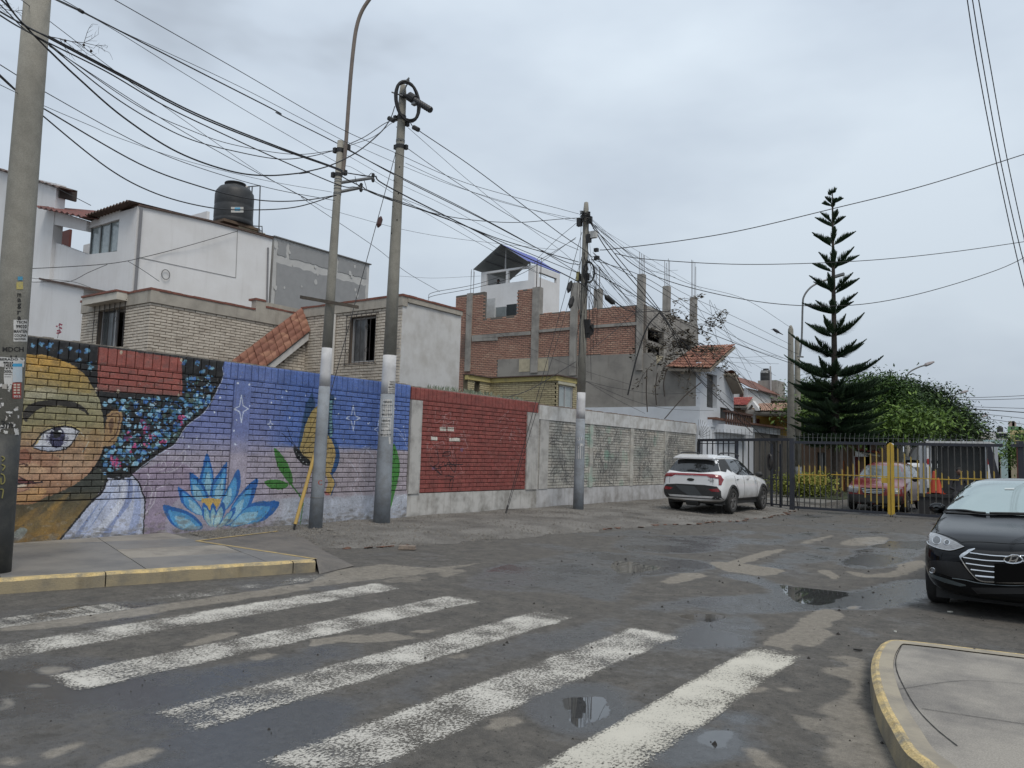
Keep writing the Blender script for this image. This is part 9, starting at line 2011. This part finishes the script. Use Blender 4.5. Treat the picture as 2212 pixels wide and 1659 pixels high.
# white house with red tiled roof left of the far poles
yA=46.;q_=lambda x,y,Y=yA:gy(x,y,Y)
t=thing('red_roof_house',(q_(1610,900).x,yA,0),'white house with arched brown window, red tiled hip and brown wall beyond the tiled gable','house')
z7=lambda x,y:((2250+x*.21097)/1.49186,(1100+y*.21097)/1.49186)
P=lambda x,y,Y=yA:gy(*z7(x,y),Y)
a,b=P(520,690,50),P(760,870,50);mb=MB();mb.box((a.x-3,50,0),(b.x,56,P(700,715,50).z));mb.build('wall',WHT,t);
mb=MB();mb.slab([P(380,480,49.8),P(800,700,49.8),P(805,715,49.8),P(380,500,49.8)],(0,6.4,0));mb.build('roof',mat('brown_roof_edge',(.16,.07,.05),.8),t)
mb=MB();w_=[P(640+30+28*math.cos(i*.4),800-55*math.sin(i*.4)*1.3,49.95) for i in range(9)]+[P(640,870,49.95),P(695,870,49.95)];w_=[P(635,870,49.9),P(635,790,49.9),P(645,745,49.9),P(662,728,49.9),P(680,745,49.9),P(692,790,49.9),P(692,870,49.9)];mb.slab(w_,(0,-.06,0));mb.build('arched_window',mat('brown_window',(.06,.03,.022),.5),t)
a,b=P(525,985),P(672,1300);mb=MB();mb.box((a.x-1.5,yA,0),(b.x,yA+6,P(600,985).z));mb.build('wall',mat('brown_render',(.23,.155,.11),.9,(.16,.11,.08),3,.7),t)
e0,e1,e2,e3=P(522,985,yA-.4),P(745,985,yA-.4),P(835,870,yA+1.6),P(526,872,yA+1.6);tiles(t,e0,e1,e2,e3,9,6,RT_,'roof_tile')
t=thing('yellow_house',(q_(1660,900).x,yA+1,0),'ochre-yellow house with wooden doors and pink tiled porch beside the far poles','house')
a,b=P(660,1050,yA+.6),P(1395,1400,yA+.6);z_p=P(1000,1085,yA+.6).z
holes_=[(P(690,1200,yA+.6).x,P(835,1200,yA+.6).x,P(760,1345,yA+.6).z,P(760,1160,yA+.6).z)]
wallpanel(('Y',yA+.6),a.x,P(870,1200,yA+.6).x,0,P(760,1040,yA+.6).z,.2,holes_).build('wall',WHT,t)
YW=mat('ochre_wall',(.46,.31,.075),.85,(.36,.25,.09),2,.7)
mb=MB();mb.box((P(870,1200,yA+1.8).x,yA+1.8,0),(P(1420,1200,yA+1.8).x,yA+2,P(1000,1120,yA+1.8).z));mb.build('wall',YW,t)
h_=holes_[0]
for k in range(6):mb=MB();u=h_[0]+(h_[1]-h_[0])*k/6;mb.box((u+.01,yA+.72,h_[2]),(u+(h_[1]-h_[0])/6-.02,yA+.78,h_[3]));mb.build('door_board',[mat('door_wood',(.17,.10,.05),.7),YW][k % 2],t)
mb=MB();mb.box((P(875,1200,yA+1.7).x,yA+1.7,P(900,1355,yA+1.7).z),(P(928,1200,yA+1.7).x,yA+1.79,P(900,1185,yA+1.7).z));mb.build('door',mat('red_brown_door',(.12,.03,.02)),t)
for (x_,y_) in ((1068,1310),(1165,1280)):mb=MB();c=P(x_,y_,yA+1.72);[mb.tube([c+Vector((0,0,0)),c+Vector((.14*math.cos(a),-.02,.22*math.sin(a)))],[.04,.015],5) for a in (0.4,1.5,2.7,4,5.2)];mb.build('wall_ornament',mat('dark_brown_metal',(.05,.03,.02),.6),t)
mb=MB();a,b=P(860,1120,yA+.2),P(1260,1080,yA+.2);mb.box((a.x,yA+.2,P(900,1125,yA+.2).z),(P(1400,1100,yA+.2).x,yA+2,P(900,1080,yA+.2).z));mb.build('porch_beam',WHT,t)
tiles(t,P(855,1072,yA),P(1400,1075,yA),P(1380,960,yA+2),P(930,962,yA+2),18,7,brickmat('pink_roof_tile',(.42,.27,.20),(.36,.23,.17),(.48,.32,.24),.3,.2),'roof_tile')
mb=MB();mb.slab([P(650,1020,yA-.1),P(730,1020,yA-.1),P(830,905,yA-.1),P(945,1055,yA-.1),P(880,1060,yA-.1),P(820,960,yA-.1),P(760,1040,yA-.1),P(650,1040,yA-.1)],(0,.5,0));mb.build('porch_gable',WHT,t)
t=thing('back_wall_house',(P(1000,900,55).x,55,0),'low brown block wall carrying the grey tank tower','wall');mb=MB();mb.box((P(840,900,55).x,55,0),(P(1400,900,55).x,60,P(1000,860,55).z));mb.build('wall',mat('brown_block',(.24,.185,.14),.9,(.17,.14,.11),4,.7),t);mb=MB();mb.box((P(840,900,54.9).x,54.8,P(900,915,54.9).z),(P(1400,900,54.9).x,54.99,P(900,870,54.9).z));mb.build('beam',CCR,t)
t=thing('tank_tower',(P(1050,700,56).x,56,0),'square grey concrete tower supporting a black water tank','tower');a,b=P(912,600,56),P(1198,850,56);mb=MB();mb.box((a.x,56,0),(b.x,58,a.z));mb.build('shaft',CCR,t)
bp=P(1022,592,57);tank(Vector((bp.x,57.2,a.z)),.5*(P(1112,500,56.5)-P(944,500,56.5)).length,(P(1020,390,57.2)-P(1020,592,57.2)).length,'black water tank with white lettering on the far grey tower')
tt_=[o for o in COL.objects if o.name.startswith('water_tank')][-1]
bpv=Vector((bp.x,57.2,a.z));rad_=.5*(P(1112,500,56.5)-P(944,500,56.5)).length
mb=MB();x0,y0=z7(958,432);x1,y1=z7(1068,482);put_text(mb,'Eternit',(x0,y0,x1,y1),lambda x,y:oncyl(bpv,rad_,x,y,.02));mb.build('lettering',mat('white_ink',(.6,.6,.6)),tt_)
mb=MB();mb.tube([P(1112,850,55.9),P(1102,380,55.9)],.06,6);tag(mb.build('standpipe',ALU,None,loc=tuple(P(1112,850,55.9))),'pale vertical pipe running up the grey tank tower','pipe')
# houses low behind the gate
zc2=lambda x,y:((2680+x*.2803)/1.49186,(1400+y*.2803)/1.49186)
Q=lambda x,y,Y:gy(*zc2(x,y),Y)
t=house('brown_bungalow','shaded brown bungalow behind the tall pine and hedge',gy(1712,1000,44).x,gy(1880,1000,44).x,44,50,gy(1800,950,44).z,mat('brown_render',(.23,.155,.11)),[(gy(1765,1000,44).x,gy(1785,1000,44).x,1.0,2.2)])
mb=MB();a=Q(110,300,43.9);b=Q(135,640,43.9);mb.box((Q(60,300,43.9).x,43.8,0),(Q(145,300,43.9).x,43.95,Q(60,300,43.9).z));mb.build('door',mat('orange_door',(.40,.13,.04),.7,(.3,.1,.04),5,.6),t)
mb=MB();mb.box((Q(262,300,43.9).x,43.7,0),(Q(275,300,43.9).x,43.9,Q(262,250,43.9).z));mb.build('white_column',WHT,t);mb=MB();mb.box((Q(276,300,43.9).x,43.75,0),(Q(315,300,43.9).x,43.93,Q(276,260,43.9).z));mb.build('door',mat('dark_red_door',(.14,.02,.02),.6),t)
tiles(t,Q(270,185,43.3),Q(560,230,43.3),Q(520,195,46),Q(290,150,46),12,4,RT_,'roof_tile')
mb=MB();mb.slab([Q(272,190,43.2),Q(272,255,43.2),Q(420,255,43.2),Q(330,215,43.2)],(0,.4,0));mb.build('white_gable',WHT,t)
t=house('grey_long_wall','long grey-brown wall closing the view behind the parked vehicles',gy(1880,1000,62).x,gy(2160,1000,62).x,62,63,2.6,mat('grey_brown_render',(.22,.20,.17),.9,(.16,.14,.12),2,.7),cat='wall')
# light-blue pole behind the gate centre
b_=gd(1942,1052,41);Pole('utility_pole',(b_.x,b_.y,0),(b_.x,b_.y,gd(1942,930,41).z+1.2),.24,.21,'pole with pale blue-grey painted lower half behind the gate centre',[(1000,PGRY)])
b_=gd(1962,1052,47);Pole('utility_pole',(b_.x,b_.y,0),(b_.x,b_.y,gd(1962,930,47).z),.18,.15,'plain brown-grey pole just right of the blue painted one')
# dark kiosk with white frame, guard and cones
t=thing('guard_kiosk',(Q(1450,700,30.5).x,30.5,0),'dark panelled guard kiosk with a white sheet roof edge and white posts','kiosk');Yk=30.2
a,b=Q(1148,300,Yk),Q(1768,300,Yk);zk=Q(1450,130,Yk).z
n=9
for k in range(n):mb=MB();u0=a.x+(b.x-a.x)*k/n;u1=a.x+(b.x-a.x)*(k+1)/n;mb.box((u0+.006,Yk,.45),(u1-.006,Yk+.04,zk));mb.build('panel',mat('charcoal_panel',(.035,.038,.038),.8,(.05,.052,.05),2.5,.8,streak=.3),t)
mb=MB();mb.box((a.x,Yk+.05,.3),(b.x,Yk+2.2,.5));mb.box((a.x,Yk+2.2,.3),(b.x,Yk+2.3,zk));mb.build('body',mat('dark_block',(.07,.06,.055)),t)
zr_=Q(1400,88,Yk-.3).z;mb=MB();mb.box((a.x-.12,Yk-.35,zr_-.04),(b.x+.15,Yk+2.4,zr_+.03));mb.build('roof_sheet',mat('white_sheet',(.55,.56,.56),.6,(.4,.38,.36),6,.7),t)
for x_ in (1028,1072,1136,1776,1840,1895):
    p=Q(x_,300,Yk-.15);mb=MB();w_=.045 if x_ not in (1136,1776) else .02;mb.box((p.x-w_,Yk-.2,0),(p.x+w_,Yk-.1,zr_-.05));mb.build('post',mat('pale_grey_post',(.42,.44,.46),.6,(.33,.34,.35),6,.6),t)
for x_ in (1110,1803):p=Q(x_,300,Yk-.25);mb=MB();mb.box((p.x-.03,Yk-.3,1.0),(p.x+.03,Yk-.24,zr_-.2));mb.build('post',WHT,t);mb=MB();mb.box((p.x-.033,Yk-.304,Q(x_,345,Yk-.3).z),(p.x+.033,Yk-.236,Q(x_,280,Yk-.3).z));mb.build('red_band',mat('red_paint',(.4,.03,.03),.6),t)
c=Q(1215,560,29.2);
for (x_,y0,lab) in ((1175,420,'orange cone standing behind the right gate leaf, the left one'),(1225,500,'orange cone tilted lower beside the other one behind the gate')):
    pz=Q(x_,y0,29.3);t=thing('traffic_cone',(pz.x,29.3,.72),lab,'traffic cone');mb=MB();mb.tube([(pz.x,29.3,.76),(pz.x,29.3,pz.z-.02),(pz.x,29.3,pz.z)],[.16,.035,.02],12);mb.build('cone',mat('orange_plastic',(.42,.05,.018),.5),t,False);mb=MB();mb.box((pz.x-.2,29.1,.73),(pz.x+.2,29.5,.757));mb.build('foot',mat('orange_plastic',(.55,.065,.02)),t)
pz=Q(1250,640,29.3);mb=MB();mb.box((pz.x-.6,29.0,.02),(pz.x+1.5,29.7,.62));mb.box((pz.x-.65,28.95,.62),(pz.x+1.55,29.75,.72));tag(mb.build('work_table',mat('dark_bench',(.03,.03,.032),.8),None,loc=(pz.x,29.3,0)),'low dark bench with cones on it in front of the kiosk','bench')
# seated guard in dark clothes
hp=Q(1450,395,29.2)
g_=Vector((hp.x+.02,29.4,0));zs_=.75
J=[(0,0,zs_),(0,0,zs_+.25),(0,0,zs_+.50),(.20,0,zs_+.44),(.27,-.12,zs_+.2),(.10,-.28,zs_+.14),(-.20,0,zs_+.44),(-.27,-.12,zs_+.2),(-.10,-.28,zs_+.14),(.10,-.42,zs_),(.11,-.46,.3),(.11,-.52,.08),(-.10,-.42,zs_),(-.11,-.46,.3),(-.11,-.52,.08),(0,0,zs_+.60)]
figure('person',J,[(0,1),(1,2),(2,3),(3,4),(4,5),(2,6),(6,7),(7,8),(0,9),(9,10),(10,11),(0,12),(12,13),(13,14),(2,15)],[.15,.15,.13,.07,.055,.04,.07,.055,.04,.09,.06,.05,.09,.06,.05,.055],mat('dark_clothes',(.02,.02,.025),.9),(g_.x,g_.y,0),'guard in dark clothes sitting before the dark kiosk panel behind the gate',(0,-.02,zs_+.74))
# ---- distant buildings at the right
zh=lambda x,y:((3000+x*.15068)/1.49186,(1250+y*.15068)/1.49186)
H=lambda x,y,Y:gy(*zh(x,y),Y)
Yd=100.
a,b=H(1100,940,Yd),H(1700,940,Yd)
t=house('white_city_building','distant white building with grey window bands and tanks on its roof',a.x,b.x,Yd,Yd+8,a.z,WHT,[(H(1130,1000,Yd).x,H(1250,1000,Yd).x,H(1130,1045,Yd).z,H(1130,970,Yd).z),(H(1390,1000,Yd).x,H(1690,1000,Yd).x,H(1390,1085,Yd).z,H(1390,970,Yd).z)])
tb=H(1480,920,Yd+2);tank(Vector((tb.x,Yd+2,a.z)),1.5*.5*(H(1550,800,Yd)-H(1410,800,Yd)).length/1.5,(H(1480,775,Yd)-H(1480,920,Yd)).length,'tiny black tank on the distant white building')
Yd=94.;a,b=H(1690,905,Yd),H(2200,905,Yd);t=house('yellow_city_building','pale yellow building with a dark recessed balcony at the right edge',a.x,b.x+4,Yd,Yd+8,a.z,mat('pale_yellow_render',(.52,.42,.22),.85,(.44,.36,.2),2,.5),[(H(1795,1000,Yd).x,b.x+3,H(1795,1115,Yd).z,H(1795,970,Yd).z)])
Yd=104.;a,b=H(1640,825,Yd),H(1930,825,Yd);t=house('green_city_building','small green rooftop building behind the yellow one',a.x,b.x,Yd,Yd+6,a.z,mat('green_render',(.13,.25,.13),.85),[(H(1710,860,Yd).x,H(1795,860,Yd).x,H(1710,888,Yd).z,H(1710,842,Yd).z)])
Yd=108.;a,b=H(1655,710,Yd),H(1790,810,Yd);t=house('pink_rooftop_block','pinkish rooftop block above the small green building',a.x,b.x,Yd,Yd+4,a.z,mat('pinkish_render',(.40,.31,.27),.85))
Yd=90.;a,b=H(960,970,Yd),H(1200,1060,Yd);t=house('cream_city_house','low cream house with pitched roof just right of the last tree crown',a.x,b.x,Yd,Yd+6,H(1100,1015,Yd).z,mat('cream_render',(.48,.44,.37),.85,(.4,.37,.32),3,.6),[(H(1080,1100,Yd).x,H(1180,1100,Yd).x,H(1100,1095,Yd).z,H(1100,1040,Yd).z)])
mb=MB();mb.slab([H(930,1000,Yd-.3),H(1225,1022,Yd-.3),H(1210,1000,Yd+1),H(1060,925,Yd+3),H(950,925,Yd+3)],(0,0,-.3));mb.build('roof',mat('cream_roof',(.46,.42,.36),.85),t)
Yd=84.;a,b=H(1110,1110,Yd),H(1700,1110,Yd);t=house('aqua_city_house','low pale aqua house under the distant white building',a.x,b.x,Yd,Yd+6,a.z,mat('aqua_render',(.40,.52,.53),.85,(.3,.4,.42),3,.5))
Yd=75.;a,b=H(1640,1300,Yd),H(1760,1300,Yd);t=house('beige_city_house','beige house seen through the right end of the gate',H(1700,1200,Yd).x,H(2300,1300,Yd).x,Yd,Yd+6,H(1700,1270,Yd).z,mat('beige_render',(.42,.36,.25),.85,(.3,.27,.2),3,.5))
t=house('shop_row','row of low pale buildings closing the street beyond the gate',gy(2000,1000,110).x,gy(2300,1000,110).x+10,118,125,5.0,mat('pale_render',(.42,.41,.40),.85,(.33,.32,.31),2,.6))
# brick-red wall and gate bars right of the post
t=thing('side_gate',(0,GYY,0),'rusty barred side gate continuing right of the gate post','gate')
for k in range(9):x_=XR_+.35+k*.24;bar(t,pg,x_,.1,zT-.06,.016,[mat('rusty_bar',(.10,.035,.028),.8),NAVY][k % 2])
mb=MB();pbox(mb,pg,XR_+.2,XR_+2.6,zT-.055,zT+.03,-.03,.03);mb.build('top_rail',NAVY,t);mb=MB();pbox(mb,pg,XR_+.2,XR_+2.6,.04,.1,-.03,.03);mb.build('bottom_rail',NAVY,t)
t=thing('leaning_board',(gy(2143,1000,GYY+.4).x,GYY+.4,0),'dark leaning steel strut behind the right end of the gate','strut');mb=MB();p0,p1=gy(2128,960,GYY+.4),gy(2150,1080,GYY+.4);mb.slab([p0,p0+Vector((.14,0,0)),p1+Vector((.28,0,0)),p1],(0,.06,0));mb.build('strut',NAVY,t)
